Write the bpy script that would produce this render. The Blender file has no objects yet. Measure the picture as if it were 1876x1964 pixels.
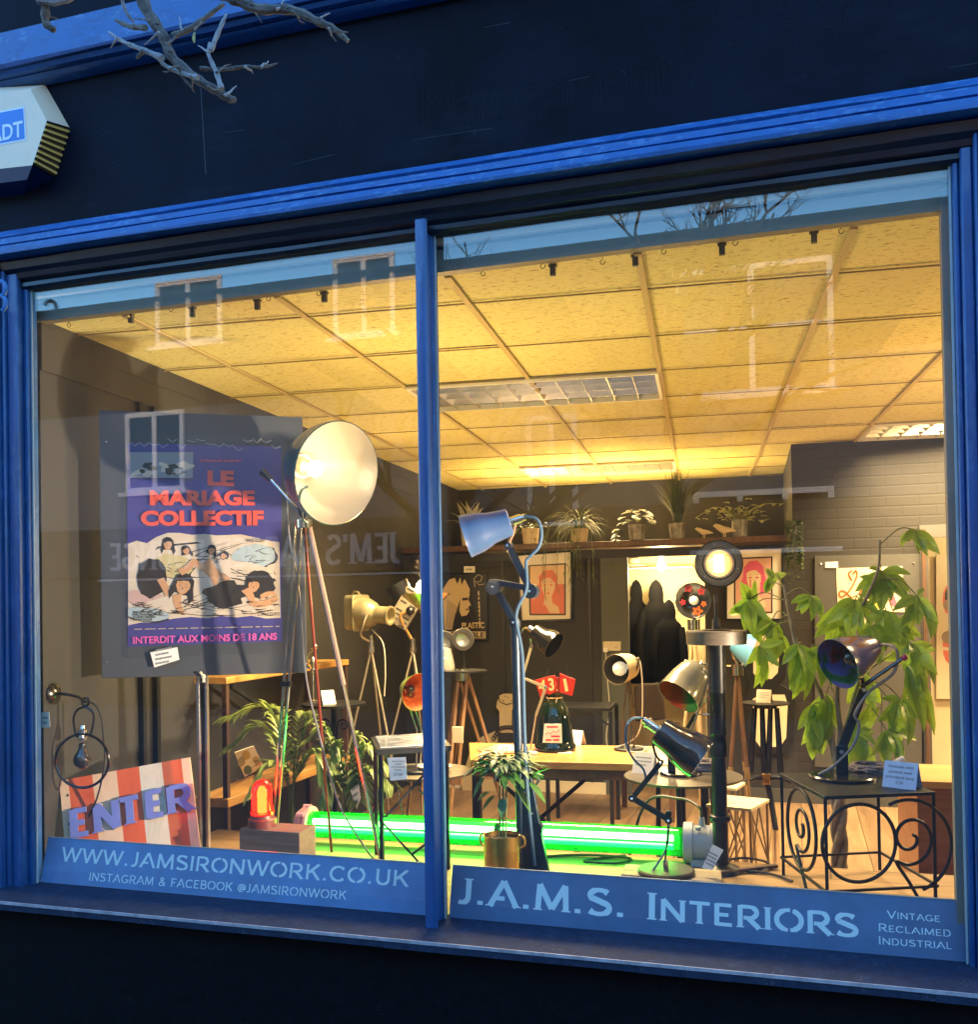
import bpy, bmesh, math, random
from mathutils import Vector as V, Matrix
rnd = random.Random(7)
rad = math.radians
S = bpy.context.scene
COL = S.collection
# ---------------------------------------------------------------- camera
# calibrated from the ceiling grid (600 mm tiles) and the window opening
CR = V((0.95406, 0.29919, -0.01640)); CU = V((0.01988, -0.00859, 0.99977)); CF = V((-0.29937, 0.95403, 0.01410))
CU = CF.cross(CR) * -1.0
CF.normalize(); CR = (CR - CF * CR.dot(CF)).normalized(); CU = CR.cross(CF)
CP = V((0.0, -3.0623, 1.55))
FPX, PX0, PY0 = 1880.5, 938.0, 1122.6          # focal length and principal point on a 1876 px wide frame
cam = bpy.data.cameras.new("camera"); co = bpy.data.objects.new("camera", cam); COL.objects.link(co)
mw = Matrix((CR, CU, -CF)).transposed().to_4x4(); mw.translation = CP
co.matrix_world = mw
cam.sensor_fit = 'HORIZONTAL'; cam.sensor_width = 36.0
W_, H_ = 1876.0, 1964.1
cam.lens = 36.0 * FPX / W_
cam.shift_x = 0.0
cam.shift_y = (PY0 - H_ / 2) / W_
cam.clip_start = 0.05; cam.clip_end = 400
S.camera = co
# ---------------------------------------------------------------- world, sun, exposure
wo = bpy.data.worlds.new("World"); S.world = wo; wo.use_nodes = True
nt = wo.node_tree; bg = nt.nodes["Background"]
sky = nt.nodes.new("ShaderNodeTexSky"); sky.sky_type = 'NISHITA'; sky.sun_disc = False
SUN_EL, SUN_AZ = rad(3.0), rad(20)
sky.sun_elevation = SUN_EL; sky.sun_rotation = SUN_AZ
sky.ozone_density = 3.2; sky.air_density = 1.0; sky.dust_density = 0.6
nt.links.new(sky.outputs[0], bg.inputs[0]); bg.inputs[1].default_value = 0.15
sl = bpy.data.lights.new("sun", 'SUN'); sl.energy = 0.15; sl.angle = rad(12); sl.color = (1, .8, .62)
so = bpy.data.objects.new("sun", sl); COL.objects.link(so)
sd = V((math.sin(SUN_AZ) * math.cos(SUN_EL), math.cos(SUN_AZ) * math.cos(SUN_EL), math.sin(SUN_EL)))
so.rotation_euler = sd.to_track_quat('Z', 'Y').to_euler(); so.location = (0, 12, 9)
S.view_settings.view_transform = 'Standard'; S.view_settings.look = 'None'
S.view_settings.exposure = 4.2; S.view_settings.gamma = 1.0
S.cycles.use_denoising = True
S.cycles.max_bounces = 8; S.cycles.transparent_max_bounces = 24
S.cycles.sample_clamp_indirect = 4.0
S.cycles.caustics_reflective = False; S.cycles.caustics_refractive = False
# ---------------------------------------------------------------- pixel -> place
def ray(x, y): return CR * ((x - PX0) / FPX) - CU * ((y - PY0) / FPX) + CF
def at(x, y, Y): d = ray(x, y); return CP + d * ((Y - CP.y) / d.y)
def atz(x, y, Z): d = ray(x, y); return CP + d * ((Z - CP.z) / d.z)
def atd(x, y, D): return CP + ray(x, y) * D
def mpp(p): return (V(p) - CP).dot(CF) / FPX       # metres per photo pixel at a place
class Pl:                                          # a flat surface met by pixel rays
    def __init__(s, o, n): s.o = V(o); s.n = V(n).normalized()
    def hit(s, x, y, off=0.0):
        d = ray(x, y); t = (s.o - CP).dot(s.n) / d.dot(s.n)
        return CP + d * t + s.n * off
def plane3(a, b, c):
    n = (b - a).cross(c - a).normalized()
    if n.dot(CP - a) < 0: n = -n
    return Pl(a, n)
# ---------------------------------------------------------------- materials
def lin(c):
    f = lambda u: u / 12.92 if u <= .04045 else ((u + .055) / 1.055) ** 2.4
    return tuple(f(x / 255.0) for x in c)
MATS = {}
def mat(name, col=(.5, .5, .5), rough=.5, metal=0.0, var=0.0, vscale=8.0, bump=0.0, bscale=60.0, emit=None, es=0.0,
        trans=0.0, alpha=1.0, spec=.5, coat=0.0, col2=None, stretch=None, sub=0.0):
    if name in MATS: return MATS[name]
    m = bpy.data.materials.new(name); m.use_nodes = True; n = m.node_tree; b = n.nodes["Principled BSDF"]
    b.inputs["Base Color"].default_value = (*col, 1); b.inputs["Roughness"].default_value = rough
    b.inputs["Metallic"].default_value = metal; b.inputs["Specular IOR Level"].default_value = spec
    b.inputs["Transmission Weight"].default_value = trans; b.inputs["Alpha"].default_value = alpha
    b.inputs["Coat Weight"].default_value = coat
    if emit: b.inputs["Emission Color"].default_value = (*emit, 1); b.inputs["Emission Strength"].default_value = es
    if var or bump or col2:
        tc = n.nodes.new("ShaderNodeTexCoord"); mp = n.nodes.new("ShaderNodeMapping")
        n.links.new(tc.outputs["Object"], mp.inputs[0])
        if stretch: mp.inputs["Scale"].default_value = stretch
    if var or col2:
        no = n.nodes.new("ShaderNodeTexNoise"); no.inputs["Scale"].default_value = vscale; no.inputs["Detail"].default_value = 6
        no.inputs["Roughness"].default_value = .65
        n.links.new(mp.outputs[0], no.inputs["Vector"])
        rp = n.nodes.new("ShaderNodeValToRGB"); n.links.new(no.outputs["Fac"], rp.inputs[0])
        rp.color_ramp.elements[0].position = .3; rp.color_ramp.elements[1].position = .7
        c2 = col2 or tuple(min(1, c * (1 + var)) for c in col); c1 = col if col2 else tuple(c * (1 - var) for c in col)
        rp.color_ramp.elements[0].color = (*c1, 1); rp.color_ramp.elements[1].color = (*c2, 1)
        n.links.new(rp.outputs[0], b.inputs["Base Color"])
        mr = n.nodes.new("ShaderNodeMapRange"); mr.inputs[3].default_value = max(.02, rough - .08); mr.inputs[4].default_value = min(1, rough + .12)
        n.links.new(no.outputs["Fac"], mr.inputs[0]); n.links.new(mr.outputs[0], b.inputs["Roughness"])
    if bump:
        nb = n.nodes.new("ShaderNodeTexNoise"); nb.inputs["Scale"].default_value = bscale; nb.inputs["Detail"].default_value = 5
        n.links.new(mp.outputs[0], nb.inputs["Vector"])
        bp = n.nodes.new("ShaderNodeBump"); bp.inputs["Strength"].default_value = bump; bp.inputs["Distance"].default_value = .004
        n.links.new(nb.outputs["Fac"], bp.inputs["Height"]); n.links.new(bp.outputs[0], b.inputs["Normal"])
    MATS[name] = m; return m
def worn(m, col, scale=30, thr=.68, soft=.03, stretch=None, amount=1.0):
    """chips, rubs and specks of another colour scattered over a painted surface"""
    n = m.node_tree; b = n.nodes["Principled BSDF"]; i = b.inputs["Base Color"]
    tc = n.nodes.new("ShaderNodeTexCoord"); mp = n.nodes.new("ShaderNodeMapping"); n.links.new(tc.outputs["Object"], mp.inputs[0])
    if stretch: mp.inputs["Scale"].default_value = stretch
    a = n.nodes.new("ShaderNodeTexNoise"); a.inputs["Scale"].default_value = scale; a.inputs["Detail"].default_value = 5; a.inputs["Roughness"].default_value = .7; n.links.new(mp.outputs[0], a.inputs["Vector"])
    c = n.nodes.new("ShaderNodeTexNoise"); c.inputs["Scale"].default_value = scale * .12; n.links.new(mp.outputs[0], c.inputs["Vector"])
    ad = n.nodes.new("ShaderNodeMath"); ad.operation = 'MULTIPLY_ADD'; ad.inputs[1].default_value = .5; n.links.new(c.outputs["Fac"], ad.inputs[0]); n.links.new(a.outputs["Fac"], ad.inputs[2])
    mr = n.nodes.new("ShaderNodeMapRange"); mr.inputs[1].default_value = thr + .25; mr.inputs[2].default_value = thr + .25 + soft; mr.inputs[4].default_value = amount; n.links.new(ad.outputs[0], mr.inputs[0])
    mx = n.nodes.new("ShaderNodeMix"); mx.data_type = 'RGBA'; n.links.new(mr.outputs[0], mx.inputs[0]); mx.inputs[7].default_value = (*col, 1)
    if i.links: n.links.new(i.links[0].from_socket, mx.inputs[6])
    else: mx.inputs[6].default_value = i.default_value
    n.links.new(mx.outputs[2], i); return m
def nodes_mat(name):
    m = bpy.data.materials.new(name); m.use_nodes = True; n = m.node_tree
    MATS[name] = m; return m, n, n.nodes["Principled BSDF"]
def add(n, t, **kw):
    x = n.nodes.new(t)
    for k, v in kw.items(): setattr(x, k, v)
    return x
# --- wood with grain along a local axis
def wood(name, c1, c2, axis=0, scale=7.0, rough=.45, plank=None):
    m, n, b = nodes_mat(name)
    tc = add(n, "ShaderNodeTexCoord"); mp = add(n, "ShaderNodeMapping"); n.links.new(tc.outputs["Object"], mp.inputs[0])
    sc = [1, 1, 1]; sc[axis] = .12; mp.inputs["Scale"].default_value = [s_ * scale for s_ in sc]
    no = add(n, "ShaderNodeTexNoise"); no.inputs["Scale"].default_value = 2.2; no.inputs["Detail"].default_value = 8; no.inputs["Roughness"].default_value = .6; no.inputs["Distortion"].default_value = 1.4
    n.links.new(mp.outputs[0], no.inputs["Vector"])
    no2 = add(n, "ShaderNodeTexNoise"); no2.inputs["Scale"].default_value = 14; no2.inputs["Detail"].default_value = 4
    n.links.new(mp.outputs[0], no2.inputs["Vector"])
    ad = add(n, "ShaderNodeMath", operation='MULTIPLY_ADD'); ad.inputs[1].default_value = .35; n.links.new(no2.outputs["Fac"], ad.inputs[0]); n.links.new(no.outputs["Fac"], ad.inputs[2])
    rp = add(n, "ShaderNodeValToRGB"); rp.color_ramp.elements[0].position = .45; rp.color_ramp.elements[1].position = .85
    rp.color_ramp.elements[0].color = (*c2, 1); rp.color_ramp.elements[1].color = (*c1, 1)
    n.links.new(ad.outputs[0], rp.inputs[0]); out = rp.outputs[0]
    if plank:                                       # plank = (along axis length, width, cross axis)
        L, Wd, rot = plank
        br = add(n, "ShaderNodeTexBrick"); m2 = add(n, "ShaderNodeMapping"); m2.inputs["Rotation"].default_value = (0, 0, rot)
        n.links.new(tc.outputs["Object"], m2.inputs[0]); n.links.new(m2.outputs[0], br.inputs["Vector"])
        br.inputs["Scale"].default_value = 1; br.inputs["Brick Width"].default_value = L; br.inputs["Row Height"].default_value = Wd
        br.inputs["Mortar Size"].default_value = .0025; br.inputs["Color1"].default_value = (1, 1, 1, 1); br.inputs["Color2"].default_value = (.62, .6, .58, 1); br.inputs["Mortar"].default_value = (.12, .1, .08, 1)
        mx = add(n, "ShaderNodeMix", data_type='RGBA', blend_type='MULTIPLY'); mx.inputs[0].default_value = 1
        n.links.new(out, mx.inputs[6]); n.links.new(br.outputs[0], mx.inputs[7]); out = mx.outputs[2]
    n.links.new(out, b.inputs["Base Color"]); b.inputs["Roughness"].default_value = rough
    bp = add(n, "ShaderNodeBump"); bp.inputs["Strength"].default_value = .15; bp.inputs["Distance"].default_value = .003
    n.links.new(ad.outputs[0], bp.inputs["Height"]); n.links.new(bp.outputs[0], b.inputs["Normal"])
    return m
# --- painted brick: flush painted courses
def brickmat(name, c, c2, bump=.22, horiz=False, rot=(rad(90), 0, 0)):
    m, n, b = nodes_mat(name)
    tc = add(n, "ShaderNodeTexCoord"); mp = add(n, "ShaderNodeMapping"); mp.inputs["Rotation"].default_value = rot
    n.links.new(tc.outputs["Object"], mp.inputs[0])
    br = add(n, "ShaderNodeTexBrick"); br.inputs["Scale"].default_value = 1; br.inputs["Brick Width"].default_value = .225; br.inputs["Row Height"].default_value = .075
    br.inputs["Mortar Size"].default_value = .008; br.inputs["Mortar Smooth"].default_value = .6
    n.links.new(mp.outputs[0], br.inputs["Vector"])
    no = add(n, "ShaderNodeTexNoise"); no.inputs["Scale"].default_value = 5; no.inputs["Detail"].default_value = 6; n.links.new(tc.outputs["Object"], no.inputs["Vector"])
    rp = add(n, "ShaderNodeValToRGB"); rp.color_ramp.elements[0].color = (*c, 1); rp.color_ramp.elements[1].color = (*c2, 1); n.links.new(no.outputs["Fac"], rp.inputs[0])
    mx = add(n, "ShaderNodeMix", data_type='RGBA', blend_type='MIX'); n.links.new(br.outputs["Fac"], mx.inputs[0]); n.links.new(rp.outputs[0], mx.inputs[6])
    mx.inputs[7].default_value = (*[x * .92 for x in c], 1)
    n.links.new(mx.outputs[2], b.inputs["Base Color"]); b.inputs["Roughness"].default_value = .75
    bp = add(n, "ShaderNodeBump", invert=True); bp.inputs["Strength"].default_value = bump; bp.inputs["Distance"].default_value = .006
    n.links.new(br.outputs["Fac"], bp.inputs["Height"]); n.links.new(bp.outputs[0], b.inputs["Normal"])
    return m
# ---------------------------------------------------------------- mesh builder
class MB:
    def __init__(s): s.v = []; s.f = []; s.mi = []; s.sm = []; s.cur = 0; s.uv = None
    def mt(s, i): s.cur = i; return s
    def _f(s, idx, smooth=False): s.f.append(idx); s.mi.append(s.cur); s.sm.append(smooth)
    def box(s, c, size, ax=None):
        c = V(c); X, Y, Z = ax or (V((1, 0, 0)), V((0, 1, 0)), V((0, 0, 1))); a, b, d = [q / 2 for q in size]; k = len(s.v)
        for i in (-1, 1):
            for j in (-1, 1):
                for l in (-1, 1): s.v.append(c + X * (i * a) + Y * (j * b) + Z * (l * d))
        for q in ((0, 1, 3, 2), (4, 6, 7, 5), (0, 4, 5, 1), (2, 3, 7, 6), (0, 2, 6, 4), (1, 5, 7, 3)): s._f([k + i for i in q])
        return s
    def bb(s, a, b): a = V(a); b = V(b); return s.box((a + b) / 2, [abs(b[i] - a[i]) for i in range(3)])
    def bar(s, p, q, w, h=None, up=V((0, 0, 1))):
        p = V(p); q = V(q); h = h or w; X = (q - p); L = X.length; X.normalize()
        if abs(X.dot(up)) > .98: up = V((0, 1, 0))
        Y = up.cross(X).normalized(); Z = X.cross(Y)
        return s.box((p + q) / 2, (L, w, h), (X, Y, Z))
    def tube(s, pts, r, n=8, closed=False, cap=True):
        pts = [V(p) for p in pts]; m = len(pts); rs = r if isinstance(r, (list, tuple)) else [r] * m
        k = len(s.v); prev = None
        for i, p in enumerate(pts):
            if closed: t = pts[(i + 1) % m] - pts[i - 1]
            else: t = pts[min(i + 1, m - 1)] - pts[max(i - 1, 0)]
            if t.length < 1e-9: t = V((0, 0, 1))
            t.normalize()
            if prev is None:
                u = V((0, 0, 1)) if abs(t.z) < .9 else V((1, 0, 0)); a = t.cross(u).normalized()
            else:
                a = prev - t * prev.dot(t)
                a = a.normalized() if a.length > 1e-6 else t.orthogonal().normalized()
            prev = a; b = t.cross(a)
            for j in range(n):
                th = 2 * math.pi * j / n; s.v.append(p + (a * math.cos(th) + b * math.sin(th)) * rs[i])
        for i in range(m if closed else m - 1):
            i2 = (i + 1) % m
            for j in range(n):
                j2 = (j + 1) % n; s._f([k + i * n + j, k + i * n + j2, k + i2 * n + j2, k + i2 * n + j], True)
        if cap and not closed:
            s._f([k + j for j in range(n)][::-1]); s._f([k + (m - 1) * n + j for j in range(n)])
        return s
    def lathe(s, o, axis, prof, n=28, a0=0.0, a1=2 * math.pi, mats=None):
        o = V(o); ax = V(axis).normalized(); u = V((0, 0, 1)) if abs(ax.z) < .9 else V((1, 0, 0)); a = ax.cross(u).normalized(); b = ax.cross(a)
        full = abs(a1 - a0 - 2 * math.pi) < 1e-6; N = n if full else n + 1; k = len(s.v)
        for t, r in prof:
            for j in range(N):
                th = a0 + (a1 - a0) * j / n; s.v.append(o + ax * t + (a * math.cos(th) + b * math.sin(th)) * r)
        for i in range(len(prof) - 1):
            if mats: s.cur = mats[i]
            for j in range(n):
                j2 = (j + 1) % N; s._f([k + i * N + j, k + i * N + j2, k + (i + 1) * N + j2, k + (i + 1) * N + j], True)
        for i, flip in ((0, True), (len(prof) - 1, False)):
            if full and prof[i][1] > 1e-5 and prof[i][1] < .0: pass
        return s
    def disc(s, o, axis, r, n=28):
        o = V(o); ax = V(axis).normalized(); a = ax.orthogonal().normalized(); b = ax.cross(a); k = len(s.v)
        for j in range(n): th = 2 * math.pi * j / n; s.v.append(o + (a * math.cos(th) + b * math.sin(th)) * r)
        s._f([k + j for j in range(n)]); return s
    def cyl(s, p, q, r, n=20, r2=None):
        p = V(p); q = V(q); ax = q - p; return s.lathe(p, ax, [(0, 0), (0, r), (ax.length, r2 if r2 is not None else r), (ax.length, 0)], n)
    def sph(s, c, r, n=12, sc=(1, 1, 1)):
        k = len(s.v); c = V(c)
        for i in range(n // 2 + 1):
            ph = math.pi * i / (n // 2)
            for j in range(n):
                th = 2 * math.pi * j / n
                s.v.append(c + V((math.sin(ph) * math.cos(th) * sc[0], math.sin(ph) * math.sin(th) * sc[1], math.cos(ph) * sc[2])) * r)
        for i in range(n // 2):
            for j in range(n):
                j2 = (j + 1) % n; s._f([k + i * n + j, k + (i + 1) * n + j, k + (i + 1) * n + j2, k + i * n + j2], True)
        return s
    def poly(s, pts): k = len(s.v); s.v += [V(p) for p in pts]; s._f(list(range(k, k + len(pts)))); return s
    def prism(s, pts, vec):
        k = len(s.v); m = len(pts); vec = V(vec); s.v += [V(p) for p in pts] + [V(p) + vec for p in pts]
        s._f([k + i for i in range(m)][::-1]); s._f([k + m + i for i in range(m)])
        for i in range(m): j = (i + 1) % m; s._f([k + i, k + j, k + m + j, k + m + i])
        return s
    def leaf(s, base, d, L, w, up=V((0, 0, 1)), droop=.5, fold=.25, n=6, tip=.5, wave=0.0, shape=None):
        base = V(base); d = V(d).normalized(); k = len(s.v); p = V(base)
        side = d.cross(up); side = side.normalized() if side.length > 1e-4 else V((1, 0, 0))
        for i in range(n + 1):
            t = i / n; dd = (d - V((0, 0, 1)) * droop * t).normalized(); nn = side.cross(dd).normalized()
            ww = w * (shape(t) if shape else (math.sin(math.pi * (t ** (.75 if tip < .6 else 1.0)) ** .9) * .96 + .04 * (1 - t)))
            wv = wave * math.sin(t * 9 + s.cur)
            s.v += [p - side * ww * .5 + nn * (fold * ww * .5 + wv), V(p), p + side * ww * .5 + nn * (fold * ww * .5 - wv)]
            p = p + dd * (L / n)
        for i in range(n):
            a = k + i * 3
            s._f([a, a + 1, a + 4, a + 3], True); s._f([a + 1, a + 2, a + 5, a + 4], True)
        return s
    def build(s, name, mats, parent=None, bev=0.0, sharp=38, seg=2):
        me = bpy.data.meshes.new(name); ms = mats if isinstance(mats, (list, tuple)) else [mats]
        if parent is None:
            xs = [p.x for p in s.v]; ys = [p.y for p in s.v]; zs = [p.z for p in s.v]
            loc = V(((min(xs) + max(xs)) / 2, (min(ys) + max(ys)) / 2, min(zs)))
        else: loc = ROOT[parent.name]
        me.from_pydata([tuple(p - loc) for p in s.v], [], s.f)
        for m in ms: me.materials.append(m)
        for p, i, sm in zip(me.polygons, s.mi, s.sm): p.material_index = i; p.use_smooth = sm
        me.validate(); me.update()
        try: me.set_sharp_from_angle(angle=rad(sharp))
        except Exception: pass
        o = bpy.data.objects.new(name, me); COL.objects.link(o)
        if parent is None: o.location = loc
        else: o.parent = parent
        ROOT[o.name] = loc
        if bev:
            bm = o.modifiers.new("bevel", 'BEVEL'); bm.width = bev; bm.segments = seg; bm.limit_method = 'ANGLE'; bm.angle_limit = rad(50)
        return o
ROOT = {}
def thing(name, label, cat, loc, group=None):
    o = bpy.data.objects.new(name, None); COL.objects.link(o); o.empty_display_size = .05
    o.location = V(loc); ROOT[o.name] = V(loc); tag(o, label, cat, group); return o
def tag(o, label, cat, group=None):
    o["label"] = label; o["category"] = cat
    if group: o["group"] = group
    return o
def struct(o): o["kind"] = "structure"; return o
def lamp(name, parent, loc, power, col, r=.03, spot=None):
    l = bpy.data.lights.new(name, 'SPOT' if spot else 'POINT'); l.energy = power; l.color = col; l.shadow_soft_size = r
    o = bpy.data.objects.new(name, l); COL.objects.link(o); o.parent = parent; o.location = V(loc) - ROOT[parent.name]
    if spot: d, ang = spot; l.spot_size = ang; l.spot_blend = .6; o.rotation_euler = (-V(d)).to_track_quat('Z', 'Y').to_euler()
    return o
def dup(o, off, label=None, parent=None):
    c = o.copy(); COL.objects.link(c)
    if parent: c.parent = parent
    else: c.location = V(o.location) + V(off); ROOT[c.name] = c.location.copy()
    if label: c["label"] = label
    for ch in o.children: dup(ch, (0, 0, 0), None, c)
    return c
def arc(c, r, a0, a1, n=10, X=V((1, 0, 0)), Y=V((0, 0, 1)), ry=None):
    c = V(c); return [c + X * (r * math.cos(a0 + (a1 - a0) * i / n)) + Y * ((ry or r) * math.sin(a0 + (a1 - a0) * i / n)) for i in range(n + 1)]
def smooth(pts, n=6):                              # Catmull-Rom through points
    P = [V(p) for p in pts]; P = [P[0] * 2 - P[1]] + P + [P[-1] * 2 - P[-2]]; out = []
    for i in range(1, len(P) - 2):
        for k in range(n):
            t = k / n; a, b, c, d = P[i - 1], P[i], P[i + 1], P[i + 2]
            out.append((b * 2 + (c - a) * t + (a * 2 - b * 5 + c * 4 - d) * t * t + (b * 3 - a - c * 3 + d) * t ** 3) * .5)
    out.append(P[-2]); return out
# ---------------------------------------------------------------- lettering
def font_mesh(body, offset=0.0, outline=0.0):
    cu = bpy.data.curves.new("lettering", 'FONT'); cu.body = body; cu.offset = offset; cu.size = 1.0; cu.resolution_u = 4
    if outline: cu.fill_mode = 'NONE'; cu.bevel_depth = outline; cu.bevel_resolution = 0
    ob = bpy.data.objects.new("lettering", cu); me = bpy.data.meshes.new_from_object(ob)
    vs = [v.co.copy() for v in me.vertices]; fs = [list(p.vertices) for p in me.polygons]
    bpy.data.objects.remove(ob); bpy.data.curves.remove(cu); bpy.data.meshes.remove(me)
    return vs, fs
def text(mb, body, bl, br, h, n, off=.0006, bold=0.0, thick=0.0, up=None, outline=0.0):
    """letters whose baseline runs from bl to br, cap height h, on a surface with normal n"""
    vs, fs = font_mesh(body, bold, outline)
    if not vs: return
    x0 = min(v.x for v in vs); x1 = max(v.x for v in vs); y0 = 0.0; y1 = max(v.y for v in vs)
    bl = V(bl); br = V(br); X = br - bl; n = V(n).normalized(); U = up or n.cross(X).normalized()
    k = len(mb.v); sy = h / (.73 if y1 < .8 else y1)
    sy = h / max(y1, .3)
    for v in vs: mb.v.append(bl + X * ((v.x - x0) / (x1 - x0)) + U * (v.y * sy) + n * (off + v.z * sy))
    for f in fs: mb._f([k + i for i in f])
# own capitals built of strokes: thick stems, little end serifs, optional stencil bridges
def _a(cx, cy, rx, ry, a0, a1, n=10): return [(cx + rx * math.cos(rad(a0 + (a1 - a0) * i / n)), cy + ry * math.sin(rad(a0 + (a1 - a0) * i / n))) for i in range(n + 1)]
GL = {  # width, strokes, serif points
 'A': (.92, [[(.04, 0), (.46, 1)], [(.46, 1), (.88, 0)], [(.2, .32), (.5, .32)]], [(.04, 0), (.88, 0)]),
 'B': (.74, [[(.12, 0), (.12, 1)], [(.12, .96), (.42, .96)] + _a(.42, .755, .2, .205, 90, -90) + [(.2, .55)], [(.12, .5), (.46, .5)] + _a(.46, .27, .22, .23, 90, -90) + [(.2, .04)]], []),
 'C': (.86, [_a(.46, .5, .4, .45, 42, 180, 9) + _a(.46, .5, .4, .45, 180, 318, 9)], []),
 'D': (.84, [[(.12, 0), (.12, 1)], [(.24, .96), (.36, .96)] + _a(.38, .5, .38, .46, 88, -88, 14) + [(.24, .04)]], [(.12, 0), (.12, 1)]),
 'E': (.7, [[(.12, 0), (.12, 1)], [(.12, .94), (.62, .94)], [(.12, .5), (.52, .5)], [(.12, .06), (.64, .06)]], []),
 'F': (.66, [[(.12, 0), (.12, 1)], [(.12, .94), (.62, .94)], [(.12, .5), (.52, .5)]], [(.12, 0)]),
 'G': (.92, [_a(.46, .5, .4, .45, 45, 350, 18), [(.52, .42), (.86, .42)], [(.82, .42), (.82, .1)]], []),
 'I': (.26, [[(.13, 0), (.13, 1)]], [(.13, 0), (.13, 1)]),
 'J': (.5, [[(.36, 1), (.36, .3)] + _a(.16, .28, .2, .24, 0, -120, 8)], [(.36, 1)]),
 'K': (.82, [[(.12, 0), (.12, 1)], [(.2, .44), (.72, 1)], [(.36, .6), (.76, 0)]], [(.12, 0), (.12, 1), (.72, 1), (.76, 0)]),
 'L': (.62, [[(.12, 0), (.12, 1)], [(.12, .06), (.58, .06)]], [(.12, 1)]),
 'M': (1.06, [[(.1, 0), (.14, 1)], [(.14, 1), (.53, .08)], [(.53, .08), (.92, 1)], [(.92, 1), (.96, 0)]], [(.1, 0), (.96, 0)]),
 'N': (.92, [[(.12, 0), (.12, 1)], [(.12, .98), (.8, .02)], [(.8, 0), (.8, 1)]], [(.12, 0), (.8, 1)]),
 'O': (.96, [_a(.48, .5, .41, .45, 84, 264, 14), _a(.48, .5, .41, .45, -84, 72, 14)], []),
 'R': (.82, [[(.12, 0), (.12, 1)], [(.12, .95), (.44, .95)] + _a(.44, .7, .24, .25, 90, -90) + [(.24, .45)], [(.4, .44), (.76, 0)]], [(.12, 0), (.76, 0)]),
 'S': (.74, [_a(.37, .73, .28, .22, 30, 200, 9) + _a(.36, .27, .31, .23, 62, -150, 12)[1:]], []),
 'T': (.76, [[(.38, 0), (.38, 1)], [(.02, .94), (.74, .94)]], [(.38, 0)]),
 'U': (.84, [[(.13, 1), (.13, .36)] + _a(.42, .34, .29, .3, 180, 360, 12) + [(.71, 1)]], [(.13, 1), (.71, 1)]),
 'V': (.86, [[(.04, 1), (.43, 0)], [(.43, 0), (.82, 1)]], [(.04, 1), (.82, 1)]),
 'W': (1.24, [[(.04, 1), (.33, 0)], [(.33, 0), (.62, 1)], [(.62, 1), (.91, 0)], [(.91, 0), (1.2, 1)]], [(.04, 1), (1.2, 1)]),
 '@': (.9, [_a(.45, .45, .4, .42, -40, 300, 18), _a(.45, .45, .17, .19, 0, 360, 12), [(.64, .6), (.64, .3), (.8, .3)]], []),
 '&': (.86, [[(.78, 0), (.24, .72)] + _a(.38, .8, .16, .17, 200, -40, 9) + [(.16, .36)] + _a(.34, .24, .26, .22, 150, 340, 9) + [(.74, .5)]], []),
 '.': (.32, [[(.15, .0), (.15, .16)]], []), "'": (.26, [[(.13, 1), (.13, .74)]], []), ' ': (.42, [], []),
}
def glyphs(mb, body, bl, br, h, n, t=.15, serif=.1, off=.001, depth=.0, gap=.1, small=.78, ups=None, tall=None):
    """body: upper case = full height, lower case = small capital. Fits the run bl..br."""
    bl = V(bl); br = V(br); X = (br - bl); L = X.length; X.normalize(); n = V(n).normalized(); U = ups or n.cross(X).normalized()
    tot = 0.0; seq = []
    for ch in body:
        k = small if ch.islower() else 1.0; g = GL[ch.upper()]; seq.append((g, k, tot)); tot += (g[0] + gap) * k
    sx = L / max(tot - gap, .01); sc = sx / h
    for g, k, x0 in seq:
        j = 0
        for st in g[1]:
            P = [(x0 * sx + x * k * sx, y * k * h) for x, y in st]; m = len(P); tt = t * h * k * .5; Lp = []; Rp = []
            for i in range(m):
                a = P[max(i - 1, 0)]; b = P[min(i + 1, m - 1)]; dx, dy = b[0] - a[0], b[1] - a[1]; q = math.hypot(dx, dy) or 1
                nx, ny = -dy / q, dx / q
                w = tt * (1.0 if abs(dy) / q > .35 else .72)
                Lp.append((P[i][0] + nx * w, P[i][1] + ny * w)); Rp.append((P[i][0] - nx * w, P[i][1] - ny * w))
            o = off + j * .00012; j += 1
            T = lambda p: bl + X * p[0] + U * p[1] + n * o
            for i in range(m - 1):
                q4 = [T(Rp[i]), T(Rp[i + 1]), T(Lp[i + 1]), T(Lp[i])]
                if depth: mb.prism([p - n * depth for p in q4], n * depth)
                else: mb.poly(q4)
        if serif:
            for (x, y) in g[2]:
                cx = x0 * sx + x * k * sx; cy = y * k * h; s_ = serif * h * k; hh = .05 * h * k
                y0, y1 = (0, hh) if y < .5 else (cy - hh, cy)
                o = off + j * .00012; j += 1; T = lambda p: bl + X * p[0] + U * p[1] + n * o
                q4 = [T((cx - t * h * k * .5 - s_, y0)), T((cx + t * h * k * .5 + s_, y0)), T((cx + t * h * k * .5 + s_, y1)), T((cx - t * h * k * .5 - s_, y1))]
                if depth: mb.prism([p - n * depth for p in q4], n * depth)
                else: mb.poly(q4)
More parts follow.
